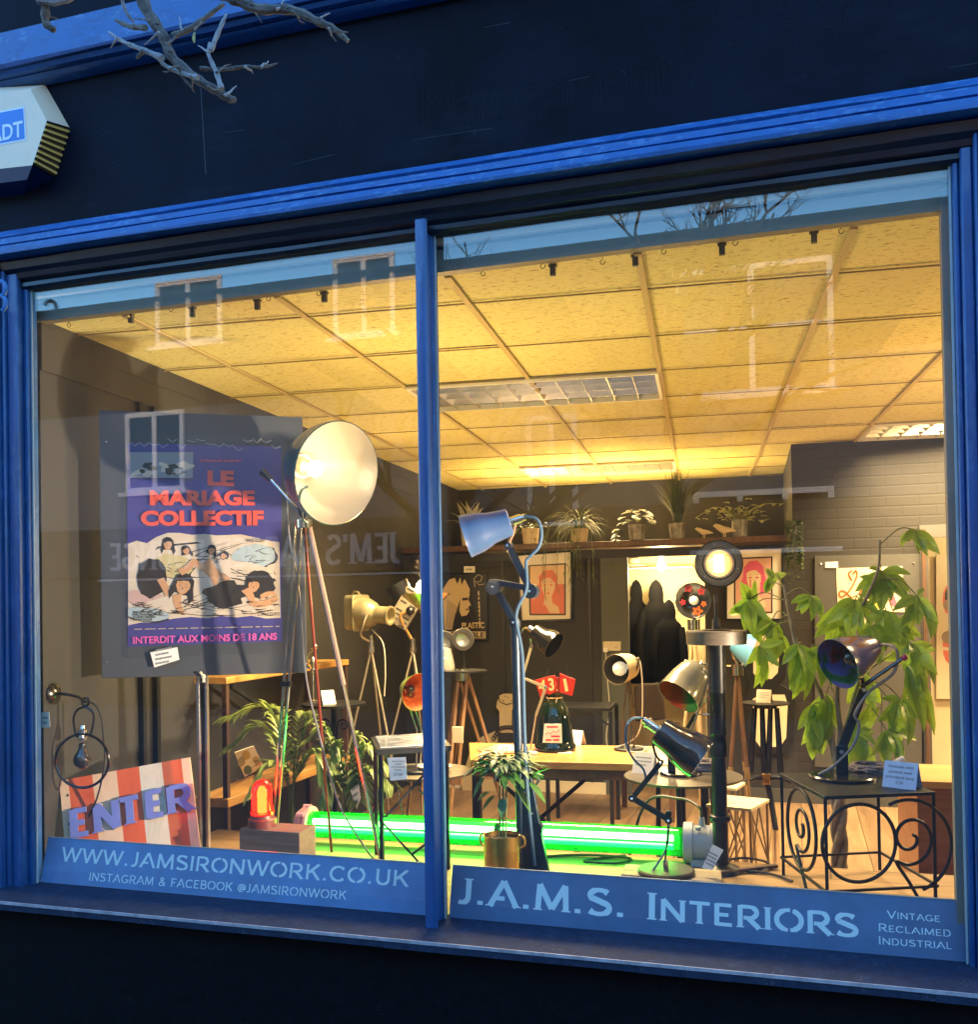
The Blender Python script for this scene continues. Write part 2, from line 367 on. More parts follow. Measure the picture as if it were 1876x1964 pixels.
# flat artwork: polygons given by where they lie in the photo, on a real sheet
def art(root, pl, shapes, mats, name="picture", off=.0012):
    mb = MB()
    for i, (mi, pts) in enumerate(shapes):
        mb.mt(mi); mb.poly([pl.hit(x, y, off + i * .00004) for x, y in pts])
    return mb.build(name, mats, root)
def blob(cx, cy, rx, ry, n=14, j=.0, rot=0.0):
    out = []
    for i in range(n):
        a = 2 * math.pi * i / n; k = 1 + (rnd.random() - .5) * 2 * j
        x, y = rx * k * math.cos(a), ry * k * math.sin(a); out.append((cx + x * math.cos(rot) - y * math.sin(rot), cy + x * math.sin(rot) + y * math.cos(rot)))
    return out
# ================================================================ materials used by the building
BLUE = mat('blue_gloss_paint', (.01, .07, .235), .4, var=.14, vscale=5, bump=.25, bscale=35, coat=.25)
BLUE2 = mat('blue_moulding_paint', (.013, .095, .31), .45, var=.14, vscale=7, bump=.35, bscale=40)
BLACKP = mat('black_weathered_paint', (.0012, .0018, .005), .65, col2=(.006, .009, .021), vscale=2.2, bump=.12, bscale=25, spec=.1)
BLACKS = mat('black_riser_paint', (.003, .004, .007), .75, var=.5, vscale=30, bump=.3, bscale=90, spec=.1)
worn(BLUE, (.1, .24, .45), 45, .6, .02, (1, 1, .25), .2); worn(BLUE, (.008, .03, .08), 14, .56, .1, (1, 1, .2), .3); worn(BLUE2, (.16, .34, .6), 60, .58, .03, (.35, 1, 1), .25); worn(BLUE2, (.01, .04, .12), 18, .58, .08, (.3, 1, 1), .35)
worn(BLACKP, (.013, .018, .036), 3.2, .5, .3, (.3, 1, 1), .9); worn(BLACKP, (.03, .035, .05), 90, .7, .03, None, .5); worn(BLACKS, (.035, .04, .05), 130, .7, .02, None, .8); worn(BLACKS, (.006, .007, .01), 6, .52, .15, (.4, 1, 1.2), .8)
HEADP = mat('dark_head_paint', (.004, .009, .022), .3, var=.4, vscale=4, bump=.15)
SILLM = mat('slate_sill', (.008, .018, .045), .75, col2=(.02, .04, .085), vscale=26, bump=.35, bscale=180, spec=.2)
worn(SILLM, (.1, .12, .16), 110, .64, .03, None, .4)
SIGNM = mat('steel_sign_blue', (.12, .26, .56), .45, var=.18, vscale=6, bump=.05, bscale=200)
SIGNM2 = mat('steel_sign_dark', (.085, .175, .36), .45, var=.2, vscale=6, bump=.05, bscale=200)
SIGNL = mat('stencil_pale_blue', (.7, .9, 1.0), .5)
WALLG = mat('wall_warm_grey', (.022, .022, .0215), .8, var=.08, vscale=2.5, bump=.1, bscale=90)
WALLD = mat('recess_dark', (.03, .03, .03), .85, var=.2, vscale=3)
GREYP = mat('panel_grey', (.022, .022, .0215), .75, var=.06, vscale=2)
GREYD = mat('panel_dark_grey', (.06, .06, .056), .6, var=.1, vscale=3)
DARKB = mat('dark_batten', (.012, .012, .013), .5, var=.2)
CREAM = mat('cream_paint', (.62, .56, .42), .6, var=.08, vscale=4)
WHITE = mat('white_paint', (.78, .77, .74), .5, var=.04)
BLK = mat('black_enamel', (.006, .006, .008), .16, var=.3, vscale=10, coat=.5)
BLKM = mat('black_steel', (.012, .013, .015), .42, metal=.35, var=.35, vscale=14, bump=.08)
CHROME = mat('chrome', (.72, .7, .66), .12, metal=1.0, var=.12, vscale=9)
BRASS = mat('brass', (.62, .42, .14), .25, metal=1.0, var=.2, vscale=8)
PAPER = mat('white_card', (.8, .78, .74), .7, var=.03)
INK = mat('ink', (.08, .08, .1), .7)
BRICKW = brickmat('painted_brick_brown', (.013, .011, .0085), (.018, .015, .0115))
BRICKL = brickmat('painted_brick_left', (.02, .019, .017), (.032, .031, .027), rot=(rad(90), 0, rad(90)))
FLOORM = wood('oak_laminate', (.3, .19, .1), (.17, .105, .055), axis=1, scale=6, rough=.4, plank=(1.2, .19, rad(90)))
PLANK = wood('platform_pine', (.5, .33, .15), (.3, .18, .075), axis=0, scale=5, rough=.5, plank=(1.5, .145, 0))
OAK = wood('oak_top', (.48, .27, .09), (.3, .15, .045), axis=0, scale=9, rough=.3)
OAKY = wood('oak_top_deep', (.48, .27, .09), (.3, .15, .045), axis=1, scale=9, rough=.3)
WDK = wood('dark_wood', (.12, .06, .03), (.045, .022, .012), axis=2, scale=8, rough=.4)
WMD = wood('leg_wood', (.3, .17, .085), (.15, .075, .035), axis=2, scale=8, rough=.4)
ASH = wood('weathered_slab', (.34, .28, .2), (.16, .12, .08), axis=0, scale=8, rough=.7)
def box(a, b, name, m, parent=None, bev=0.0): return MB().bb(a, b).build(name, m, parent, bev)
# ================================================================ street side
g = struct(box((-40, -60, -.3), (40, -.12, 0.0), 'pavement', mat('pavement_stone', (.12, .12, .125), .8, var=.25, vscale=3, bump=.3)))
g["kind"] = 'structure'
X0, X1 = -2.786, .444; ZG0, ZG1 = .499, 2.764
ML, MR = at(795, 470, -.09).x, at(833, 470, 0.0).x
sf = thing('shopfront', 'blue and black painted shopfront around the large two pane display window', 'shopfront', (-1.2, 0, 0))
# fascia with faint ghost of old lettering
zc0, zc1 = at(0, 488, -.12).z, at(0, 447, -.06).z
zu = at(0, 165, -.09).z
f_ = MB().bb((-4.2, -.035, zc1 - .02), (2.2, .3, zu + .02)); fas = f_.build('fascia_board', BLACKP, sf)
gh = MB(); ghost = mat('scratched_paint', (.014, .018, .03), .6)
text(gh, "Property", at(1310, 110, -.035), at(1640, 45, -.035), .17, (0, -1, 0), .0008, outline=.0022); gh.build('ghost_lettering', ghost, fas); gh = MB()
text(gh, "Management", at(812, 250, -.035), at(1290, 178, -.035), .145, (0, -1, 0), .0008, outline=.0022); gh.build('ghost_lettering', ghost, fas); gh = MB()
p = at(385, 165, -.035); q = at(395, 335, -.035); gh.poly([p + V((-.0015, -.0006, 0)), p + V((.0015, -.0006, 0)), q + V((.0015, -.0006, 0)), q + V((-.0015, -.0006, 0))])
for i in range(7):
    x = rnd.uniform(-2.0, .5); z = rnd.uniform(zc1 + .03, zu - .03); l = rnd.uniform(.05, .4); s_ = rnd.uniform(-.03, .09)
    gh.poly([V((x, -.0357, z)), V((x + l, -.0357, z + s_ * l)), V((x + l, -.0357, z + s_ * l + .0016)), V((x, -.0357, z + .0012))])
gh.build('paint_scratches', ghost, fas)
def molding(name, prof, xa, xb, m, parent):          # profile (y,z) run along x
    mb = MB(); n = len(prof); nx = 14; k = 0
    for i in range(nx + 1):
        x = xa + (xb - xa) * i / nx
        for y, z in prof: mb.v.append(V((x, y + rnd.uniform(-.0015, .0015), z + rnd.uniform(-.002, .002))))
    for i in range(nx):
        for j in range(n - 1): mb._f([i * n + j, i * n + j + 1, (i + 1) * n + j + 1, (i + 1) * n + j], True)
    return mb.build(name, m, parent, sharp=28)
h = zc1 - zc0
molding('cornice', [(-.03, zc1 + .004), (-.062, zc1), (-.078, zc0 + h * .78), (-.066, zc0 + h * .68), (-.092, zc0 + h * .64), (-.1, zc0 + h * .42), (-.086, zc0 + h * .34), (-.112, zc0 + h * .3), (-.12, zc0 + .01), (-.118, zc0), (-.05, zc0 - .002)], -4.2, 2.2, BLUE2, sf)
# hollow window head under the cornice
molding('window_head', [(-.05, zc0 + .002), (-.075, zc0 - .012), (-.07, zc0 - .04), (-.052, zc0 - .052), (-.046, zc0 - .07), (-.03, zc0 - .078), (-.026, ZG1 + .03), (-.034, ZG1 + .022), (-.034, ZG1 + .008), (-.022, ZG1), (.03, ZG1)], -2.95, .62, HEADP, sf)
MB().bb((-3.2, .0, ZG1 + .004), (.9, .05, zc0 + .01)).build('head_rail', HEADP, sf)
hh = at(0, 127, -.13).z; ht = at(0, 50, -.15).z
molding('upper_moulding', [(-.035, zu), (-.075, zu + .004), (-.09, zu + (hh - zu) * .3), (-.078, zu + (hh - zu) * .38), (-.108, zu + (hh - zu) * .44), (-.118, zu + (hh - zu) * .72), (-.105, zu + (hh - zu) * .8), (-.13, hh - .01), (-.135, hh), (-.11, hh + .006)], -4.2, 2.2, BLUE, sf)
MB().bb((-4.2, -.112, hh), (2.2, .3, ht)).build('upper_board', BLUE2, sf)
MB().bb((-4.2, -.02, ht), (2.2, .3, 4.4)).build('upper_wall', BLACKP, sf)
# pilasters: fluted strips (x from, x to, how far they stand out)
def pil(strips):
    mb = MB()
    for a, b, d in strips: mb.bb((a, -d, .47), (b, .03, zc0 + .006))
    return mb.build('pilaster', BLUE, sf, bev=.006)
pil([(X0 - .022, X0, .024), (X0 - .07, X0 - .022, .052), (X0 - .085, X0 - .07, .067), (X0 - .15, X0 - .085, .085), (X0 - .19, X0 - .15, .11), (X0 - .6, X0 - .19, .125)])
pil([(X1, X1 + .018, .022), (X1 + .018, X1 + .05, .042), (X1 + .05, X1 + .064, .062), (X1 + .064, X1 + .12, .075), (X1 + .12, X1 + .14, .1), (X1 + .14, X1 + .7, .12)])
cs = mat('console_paint', (.03, .16, .42), .4, bump=.3)
mb = MB(); c0 = at(8, 600, -.13)
for k in range(2): mb.tube(arc(c0 + V((-.02, 0, -.055 * k + .09)), .03, -1.2, 2.6, 8), .008, 6)
mb.build('console_scroll', cs, sf)
# mullion, glass, sill, riser
pr = [(ML - .006, .03), (ML - .012, -.02), (ML + .004, -.055), (ML, -.086), (ML + .006, -.09), (ML + .034, -.09), (ML + .042, -.08), (MR - .022, -.032), (MR - .014, -.034), (MR - .006, -.012), (MR, -.01), (MR, .03)]
MB().prism([V((x, y, .484)) for x, y in pr][::-1], (0, 0, ZG1 + .03 - .484)).build('mullion', BLUE, sf, bev=.003)
gm = bpy.data.materials.new('window_glass'); gm.use_nodes = True; n = gm.node_tree; n.nodes.clear()
o = add(n, "ShaderNodeOutputMaterial"); mx = add(n, "ShaderNodeMixShader"); fr = add(n, "ShaderNodeFresnel"); tr = add(n, "ShaderNodeBsdfTransparent"); gl = add(n, "ShaderNodeBsdfGlossy")
ge = add(n, "ShaderNodeNewGeometry"); mi = add(n, "ShaderNodeMapRange"); mi.inputs[3].default_value = 1.52; mi.inputs[4].default_value = 1 / 1.52
n.links.new(ge.outputs["Backfacing"], mi.inputs[0]); n.links.new(mi.outputs[0], fr.inputs[0]); tr.inputs[0].default_value = (.965, .985, .975, 1); gl.inputs["Roughness"].default_value = 0.0; gl.inputs["Color"].default_value = (1, 1, 1, 1)
n.links.new(fr.outputs[0], mx.inputs[0]); n.links.new(tr.outputs[0], mx.inputs[1]); n.links.new(gl.outputs[0], mx.inputs[2]); n.links.new(mx.outputs[0], o.inputs[0]); GLASS = gm
for a, b in ((X0 - .004, ML + .002), (MR - .002, X1 + .004)): MB().bb((a, -.003, ZG0 - .02), (b, .003, ZG1 + .006)).build('window_pane', GLASS, sf)
for a, b in ((X0, ML), (MR, X1)):
    for x in ((a + .002, a + .008), (b - .008, b - .002)): MB().bb((x[0], -.009, ZG0), (x[1], -.004, ZG1)).build('putty_line', mat('putty', (.3, .4, .45), .6, var=.2), sf)
zs = at(940, 1818, -.2).z
sill = MB()
for i in range(24):
    xa = -4.2 + i * 6.4 / 24; xb = xa + 6.4 / 24
    sill.prism([V((xa, -.2 + .002 * math.sin(i * 2.1), zs - .03)), V((xa, -.2 + .002 * math.sin(i * 2.1), zs)), V((xa, .012, ZG0)), V((xa, .012, .44))], (xb - xa + .0005, 0, 0))
sill.build('window_sill', SILLM, sf)
edge = MB().bb((-4.2, -.2035, zs - .008), (2.2, -.199, zs + .002)).build('sill_edge', mat('sill_edge', (.3, .33, .4), .5, var=.4, vscale=20), sf)
MB().bb((-4.2, -.13, -.01), (2.2, .0, zs - .012)).build('stall_riser', BLACKS, sf)
MB().bb((-4.2, 0.0, 0), (X0 - .01, .03, zc0 + .1)).build('side_wall', BLACKP, sf); MB().bb((X1 + .01, 0.0, 0), (2.2, .03, zc0 + .1)).build('side_wall', BLACKP, sf)
# ---- the two cut-steel signs leaning behind the glass
def signboard(xa, xb, m, label, lines):
    t = thing('window_sign', label, 'sign', ((xa + xb) / 2, .03, .5))
    bl, br, tl, tr_ = V((xa, .008, .497)), V((xb, .008, .497)), V((xa, .052, .66)), V((xb, .052, .66))
    nn = (br - bl).cross(tl - bl).normalized()
    if nn.y > 0: nn = -nn
    MB().prism([bl, br, tr_, tl], -nn * .003).build('board', m, t)
    pl = Pl(bl, nn)
    for body, a, b, h, kw in lines:
        A = pl.hit(*a); B = pl.hit(*b); mb = MB(); glyphs(mb, body, A, B, h, nn, ups=(tl - bl).normalized(), **kw); mb.build('lettering', SIGNL, t)
    mb = MB(); mb.bar(tl + V((0, -.002, .001)), tr_ + V((0, -.002, .001)), .003, .003); mb.build('top_edge', mat('cut_edge', (.5, .6, .7), .4, metal=.6), t)
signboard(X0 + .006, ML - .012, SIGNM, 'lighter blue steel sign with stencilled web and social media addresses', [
    ("WWW.JAMSIRONWORK.CO.UK", (117, 1651), (783, 1700), .0515, dict(t=.19, serif=.035)),
    ("INSTAGRAM & FACEBOOK @JAMSIRONWORK", (170, 1688), (664, 1725), .029, dict(t=.165, serif=.03))])
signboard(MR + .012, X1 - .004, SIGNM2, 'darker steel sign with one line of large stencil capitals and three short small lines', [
    ("J.A.M.S. Interiors", (876, 1731), (1645, 1797), .08, dict(t=.235, serif=.07, small=.8)),
    ("Vintage", (1702, 1760), (1804, 1768), .021, dict(t=.18, serif=.04, small=.84)),
    ("Reclaimed", (1685, 1785), (1824, 1796), .0215, dict(t=.18, serif=.04, small=.84)),
    ("Industrial", (1685, 1810), (1826, 1820), .0215, dict(t=.18, serif=.04, small=.84))])
# ================================================================ the room
zp = (at(300, 585, .08).z + at(1500, 463, .08).z) / 2; KS = (zp + .003 - 1.55) / 1.0182; TS = .6 * KS     # the ceiling meets the pelmet
ZC = 1.55 + 1.0182 * KS; EX = V((.99574, .09217, 0)); EY = V((-.09217, .99574, 0)); GO = CP + (V((-1.0597, .1304, 2.5682)) - CP) * KS; GO.z = ZC
def grid(j, i, dz=0.0): return GO + EX * (TS * j) + EY * (TS * i) + V((0, 0, dz))
struct(box((-4.2, 0.02, -.1), (4.2, 9.0, 0.0), 'floor', FLOORM))
# suspended ceiling: fissured tiles and T bars
m, n, b = nodes_mat('fissured_ceiling_tile')
tc = add(n, "ShaderNodeTexCoord"); mp = add(n, "ShaderNodeMapping"); mp.inputs["Rotation"].default_value = (0, 0, -.0923); n.links.new(tc.outputs["Object"], mp.inputs[0])
vo = []
for rot_, sc_ in ((0, (26, 95, 30)), (1.2, (34, 120, 30))):
    m2 = add(n, "ShaderNodeMapping"); m2.inputs["Rotation"].default_value = (0, 0, rot_); m2.inputs["Scale"].default_value = sc_; n.links.new(mp.outputs[0], m2.inputs[0])
    no = add(n, "ShaderNodeTexNoise"); no.inputs["Scale"].default_value = 1.0; no.inputs["Detail"].default_value = 2; no.inputs["Distortion"].default_value = .6; n.links.new(m2.outputs[0], no.inputs["Vector"]); vo.append(no)
mn = add(n, "ShaderNodeMath", operation='MAXIMUM'); n.links.new(vo[0].outputs["Fac"], mn.inputs[0]); n.links.new(vo[1].outputs["Fac"], mn.inputs[1])
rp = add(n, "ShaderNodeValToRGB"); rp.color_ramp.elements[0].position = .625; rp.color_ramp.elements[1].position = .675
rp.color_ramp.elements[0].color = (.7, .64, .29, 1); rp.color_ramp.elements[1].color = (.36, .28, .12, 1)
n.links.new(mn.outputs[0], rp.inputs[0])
ck = add(n, "ShaderNodeTexBrick"); ck.offset = 0; ck.inputs["Brick Width"].default_value = TS; ck.inputs["Row Height"].default_value = TS; ck.inputs["Scale"].default_value = 1; ck.inputs["Mortar Size"].default_value = 0
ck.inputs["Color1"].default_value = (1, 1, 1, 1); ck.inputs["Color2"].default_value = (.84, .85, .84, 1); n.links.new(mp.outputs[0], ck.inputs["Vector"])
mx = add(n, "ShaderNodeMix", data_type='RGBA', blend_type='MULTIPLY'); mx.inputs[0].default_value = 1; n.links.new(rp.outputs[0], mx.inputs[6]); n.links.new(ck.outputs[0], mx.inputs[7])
n.links.new(mx.outputs[2], b.inputs["Base Color"]); b.inputs["Roughness"].default_value = .9
bp = add(n, "ShaderNodeBump", invert=True); bp.inputs["Strength"].default_value = .5; bp.inputs["Distance"].default_value = .004; n.links.new(mn.outputs[0], bp.inputs["Height"]); n.links.new(bp.outputs[0], b.inputs["Normal"])
TILE = m
ce = MB(); holes = {(-1, 2), (0, 2), (-1, 7), (0, 7), (3, 5), (4, 5), (4, 2), (5, 2)}
for j in range(-5, 8):
    for i in range(-1, 12):
        if (j, i) in holes: continue
        z = rnd.uniform(0, .0025); a, b_, c, d = grid(j, i), grid(j + 1, i), grid(j + 1, i + 1), grid(j, i + 1)
        if c.y < .1: continue
        q4 = [p + V((0, 0, .009 + z + rnd.uniform(-.001, .001))) for p in (a, b_, c, d)]
        ce.poly([V((p.x, max(p.y, .085), p.z)) for p in q4])
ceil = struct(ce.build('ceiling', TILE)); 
tb = MB()
for j in range(-5, 9):
    i0 = -1.0
    while grid(j, i0).y < .1: i0 += .02
    tb.mt(0).bar(grid(j, i0), grid(j, 12), .023, .006)
for i in range(-1, 13):
    for j in range(-5, 8):
        a, b_ = grid(j, i) + EX * .012, grid(j + 1, i) - EX * .012
        if a.y < .1 or a.x < -3.5: continue
        tb.mt(1).bar(a, b_, .009, .004)
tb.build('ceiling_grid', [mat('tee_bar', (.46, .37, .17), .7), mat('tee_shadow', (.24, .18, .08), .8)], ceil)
# slab above the ceiling keeps the sky out
struct(box((-4.3, .05, 2.78), (4.3, 9.1, 2.86), 'ceiling_slab', WALLD))
XJ = at(80, 1000, .055).x
NL = Pl((XJ, .055, 0), V((.9967, .0819, 0)))        # the lower left wall as a plane
zb = NL.hit(300, 785).z
struct(MB().prism([V((XJ, .06, 0)), V((XJ - .515, 6.6, 0)), V((XJ - .8, 6.6, 0)), V((XJ - .2, .06, 0))], (0, 0, zb + .02)).build('wall_left', GREYP))
tag(MB().prism([V((XJ + .008, .055, zb)), V((XJ - .507, 6.6, zb)), V((XJ - .8, 6.6, zb)), V((XJ - .2, .055, zb))], (0, 0, 2.76 - zb)).build('brick_wall', BRICKL), 'dark painted upper brick wall above the swing arm wall light', 'wall')
struct(box((-2.96, .054, .46), (XJ, .08, 2.5), 'wall_window_jamb', GREYP))
struct(box((-3.6, 6.45, 0), (.05, 6.55, 2.76), 'wall_back', WALLD))
BW = 4.6                                               # brick wall and partition line
tag(MB().prism([V((-.1, 6.45, 0)), V((-.02, BW + .04, 0)), V((.06, BW + .04, 0)), V((.06, 6.45, 0))], (0, 0, 2.76)).build('recess_wall', GREYD), 'dark return wall at the end of the recess over the plant shelf', 'wall')
# brick wall with its doorway to a bright room at the far right
tag(MB().bb((-.02, BW, 2.02), (4.2, BW + .12, 2.76)).bb((-.02, BW, 0), (.88, BW + .12, 2.02)).bb((1.75, BW, 0), (4.2, BW + .12, 2.02)).build('brick_wall', BRICKW), 'brown painted brick wall behind the money tree and script poster', 'wall')
struct(box((4.1, .03, 0), (4.2, 9, 2.76), 'wall_right', WALLG)); struct(box((.9, .03, 0), (4.2, .1, 2.76), 'wall_front', GREYP))
struct(box((-4.2, 8.9, 0), (4.2, 9.0, 2.76), 'wall_far', CREAM))
# grey panelled partition under the plant shelf, with an open doorway
dl, dr = at(1203, 1062, BW).x, at(1325, 1062, BW).x; zsh = at(1300, 1035, BW).z; zd = at(1203, 1062, BW).z
pt = MB().bb((-3.2, BW, 0), (dl - .22, BW + .06, zsh - .06)).bb((dr + .1, BW, 0), (-.02, BW + .06, zsh - .06)).bb((dl - .22, BW, zd), (dr + .1, BW + .06, zsh - .06))
part = struct(pt.build('wall_partition', GREYP))
MB().bb((dl - .22, BW + .01, 0), (dl, BW + .05, zd)).build('dark_panel', mat('green_grey_panel', (.075, .085, .075), .6), part)
mb = MB()
for px in (967, 1133): x = at(px, 1250, BW).x; mb.bb((x - .012, BW - .014, 0), (x + .012, BW, zsh - .06))
mb.bb((-3.1, BW - .016, 1.86), (-.02, BW, zsh - .06)); mb.build('batten', DARKB, part)
MB().bb((-2.9, BW - .018, 0), (dl - .2, BW, .09)).build('skirting', CREAM, part)
struct(box((dr + .1, BW - .018, 0), (.88, BW - .001, .1), 'skirting_board', GREYD))
sh = tag(MB().bb((-3.12, BW - .12, zsh - .045), (-.03, BW + .3, zsh)).build('plant_shelf', WDK, None, .004), 'long dark wooden shelf over the partition carrying house plants', 'shelf')
# bright back room behind the doorway
struct(MB().bb((dl - 1.3, 5.62, 0), (dr + .8, 5.7, 1.9)).bb((dl - 1.3, BW + .31, 1.9), (dr + .8, 5.7, 1.95)).bb((dl - 1.3, BW + .06, 0), (dl - 1.2, 5.62, 1.9)).bb((dr + .03, BW + .65, 0), (dr + .08, 5.62, 1.9)).build('wall_back_room', mat('cream_plaster', (.72, .62, .4), .8, var=.06)))
# left wall: dark batten pipes
mb = MB()
for px in (265, 292): 
    p = NL.hit(px, 1250, .02); mb.bb((p.x - .01, p.y - .012, .0), (p.x + .012, p.y + .012, zb - .002))
tag(mb.build('wall_pipe', BLKM), 'pair of dark vertical conduits fixed to the left brick wall', 'pipe')
# pelmet board over the window and the display platform
pm = tag(box((X0 - .1, .045, zp), (X1 + .4, .085, 2.735), 'pelmet', mat('pelmet_paint', (.15, .145, .12), .5, var=.12, vscale=3, stretch=(.2, 1, 4))), 'long painted pelmet board along the top of the window inside the glass', 'pelmet')
MB().bb((X0 - .1, .02, 2.745), (X1 + .4, .044, 2.77)).build('strip', CREAM, pm)
YP = .93
dp = tag(MB().bb((-2.6, .03, .4), (1.3, YP, .5)).build('display_platform', PLANK, None, .004), 'raised pine plank platform inside the window carrying the display', 'platform')
MB().bb((-2.58, YP - .03, 0), (1.3, YP - .004, .4)).build('front_board', WDK, dp)
xr = at(1816, 1000, .06).x
tag(box((xr, .035, .46), (xr + .05, .08, 2.72), 'window_post', mat('post_grey', (.2, .2, .19), .6)), 'slim grey post inside the glass beside the iron table', 'post')
# ================================================================ builders shared by the window stock
WARM = (1.0, .6, .24)
def shade(root, neck, d, L, r0, r1, mo, mi, name='lamp_shade', bell=.5, cap=True, n=32, prof=None):
    """a spun lamp shade from its neck along d; outside mo, inside mi"""
    neck = V(neck); d = V(d).normalized(); N = 12
    pr = prof or [(i / N, (i / N) ** bell) for i in range(N + 1)]
    out = [(t * L, r0 + (r1 - r0) * k) for t, k in pr]
    e = max(.0018, r1 * .018)
    inn = [(t, max(r - e, .001)) for t, r in out][::-1]
    mb = MB(); mb.lathe(neck, d, ([(0, .0005)] if cap else []) + out + [(L + e * .6, out[-1][1] + e * .5), (L + e * .6, out[-1][1] - e * .6)], n, mats=None)
    k = len(mb.f); mb.mt(1); mb.lathe(neck, d, inn + [(e, .0005)], n)
    return mb.build(name, [mo, mi], root)
def bulb(root, c, r, m, d=V((0, 0, 1)), name='bulb'):
    d = V(d).normalized(); pr = [(-1.9, .38), (-1.35, .4), (-.95, .62), (-.5, .9), (0, 1), (.45, .88), (.8, .58), (.96, .25), (1, .001)]
    return MB().lathe(V(c), d, [(t * r, k * r) for t, k in pr], 16).build(name, m, root)
def disc_base(root, c, r, h, m, name='base'):
    return MB().lathe(V(c), (0, 0, 1), [(0, .0001), (0, r), (h * .7, r), (h, r - h * .35), (h, .0001)], 36).build(name, m, root)
def cable(root, pts, r, m, name='cable', n=6):
    return MB().tube(smooth(pts, n), r, 6).build(name, m, root)
def ground(mb_or_none, p, z): return V((p[0], p[1], z))
def lines(mb, pl, x0, y0, x1, y1, n, off=.0012, slope=0.0, fill=.8):
    for i in range(n):
        y = y0 + (y1 - y0) * (i + .5) / n; e = x0 + (x1 - x0) * (fill - .3 * rnd.random() * (i % 2)); x = x0; hh = abs(y1 - y0) / n * .22
        while x < e:
            w = rnd.uniform(1.2, 4.0) * abs(x1 - x0) / 40; xe = min(x + w, e); s_ = slope
            mb.poly([pl.hit(x, y + hh + s_ * (x - x0), off), pl.hit(xe, y + hh + s_ * (xe - x0), off), pl.hit(xe, y - hh + s_ * (xe - x0), off), pl.hit(x, y - hh + s_ * (x - x0), off)]); x = xe + abs(x1 - x0) / 60
def card(label, px, Y, nrm=(0, -1, 0), rows=4, m=None, name='price_card', group=None, pl=None):
    """flat ticket; px = four corners clockwise from top left"""
    pl = pl or Pl(at(px[0][0], px[0][1], Y), nrm); q = [pl.hit(*p) for p in px]
    t = thing(name, label, 'price card', (q[2] + q[3]) / 2, group)
    mb = MB().prism(q[::-1], -pl.n * .0008); mb.build('card', m or PAPER, t)
    x0 = min(px[0][0], px[3][0]); x1 = max(px[1][0], px[2][0]); y0 = max(px[0][1], px[1][1]); y1 = min(px[2][1], px[3][1]); sl = (px[1][1] - px[0][1]) / max(1, px[1][0] - px[0][0]); w = (x1 - x0)
    lm = MB(); lines(lm, pl, x0 + w * .18, min(px[0][1], px[1][1]) + (y1 - y0) * .2, x1 - w * .12, px[3][1] - (y1 - y0) * .2, rows, .001, sl)
    lm.build('handwriting', mat('grey_ink', (.25, .25, .27), .7), t); return t
def tent(label, bl, br, h, back=.035, m=None, rows=3, txt=None, name='tent_card', group='folded tent cards'):
    bl = V(bl); br = V(br); X = (br - bl).normalized(); B = V((-X.y, X.x, 0)); 
    if B.y < 0: B = -B
    t = thing(name, label, 'price card', (bl + br) / 2, group); ap = B * back + V((0, 0, h)); mb = MB()
    mb.prism([bl, br, br + ap, bl + ap], V((0, 0, .0006)) - B * .0006); mb.prism([bl + B * 2 * back, br + B * 2 * back, br + ap, bl + ap], V((0, 0, .0006)) + B * .0006)
    mb.build('card', m or PAPER, t); nn = X.cross(ap).normalized()
    if nn.y > 0: nn = -nn
    tm = MB(); W = (br - bl)
    if txt:
        for i, s_ in enumerate(txt):
            f = (1 - .2 - i * .6 / max(1, len(txt) - 1) * 1.0) if len(txt) > 1 else .5; f = .76 - i * .2; k = .42 * len(s_) / max(len(q) for q in txt)
            text(tm, s_, bl + W * (.5 - k) + ap * f, bl + W * (.5 + k) + ap * f, h * .12, nn, .0014, bold=.0)
    else:
        for i in range(rows):
            f = .72 - i * .17; x = .14
            while x < .8 - .2 * (i == rows - 1):
                w = rnd.uniform(.04, .1); tm.poly([bl + W * x + ap * f + nn * .0012, bl + W * (x + w) + ap * f + nn * .0012, bl + W * (x + w) + ap * (f + .06) + nn * .0012, bl + W * x + ap * (f + .06) + nn * .0012]); x += w + .02
    tm.build('lettering', INK if txt else mat('grey_ink', (.25, .25, .27), .7), t); return t
def tripod(root, apex, feet, r, m, name='leg', m2=None, split=.0, collar=True):
    for f in feet:
        mb = MB(); a, b = V(apex), V(f); mb.mt(0)
        s_ = (b - a).cross(V((0, 1, 0))).normalized() * split
        if split:
            for k in (-1, 1): mb.tube([a + s_ * k, a.lerp(b, .55) + s_ * k * .9], r * .8, 8)
            mb.mt(1).tube([a.lerp(b, .5), b], r * .8, 8); mb.mt(0).box(a.lerp(b, .55), (abs(split) * 2.6 + r * 2, r * 2.4, r * 3))
        elif m2:
            mb.tube([a, a.lerp(b, .5)], r, 8); mb.mt(1).tube([a.lerp(b, .5), b], r * .7, 8); mb.tube([a.lerp(b, .47), a.lerp(b, .52)], r * 1.25, 8)
        else: mb.tube([a, b], [r, r * .85], 8)
        mb.build(name, [m, m2 or m], root)
    if collar: MB().cyl(V(apex) - V((0, 0, r * 2.5)), V(apex) + V((0, 0, r * 2.5)), r * 3.0, 16).build('tripod_head', CHROME, root)
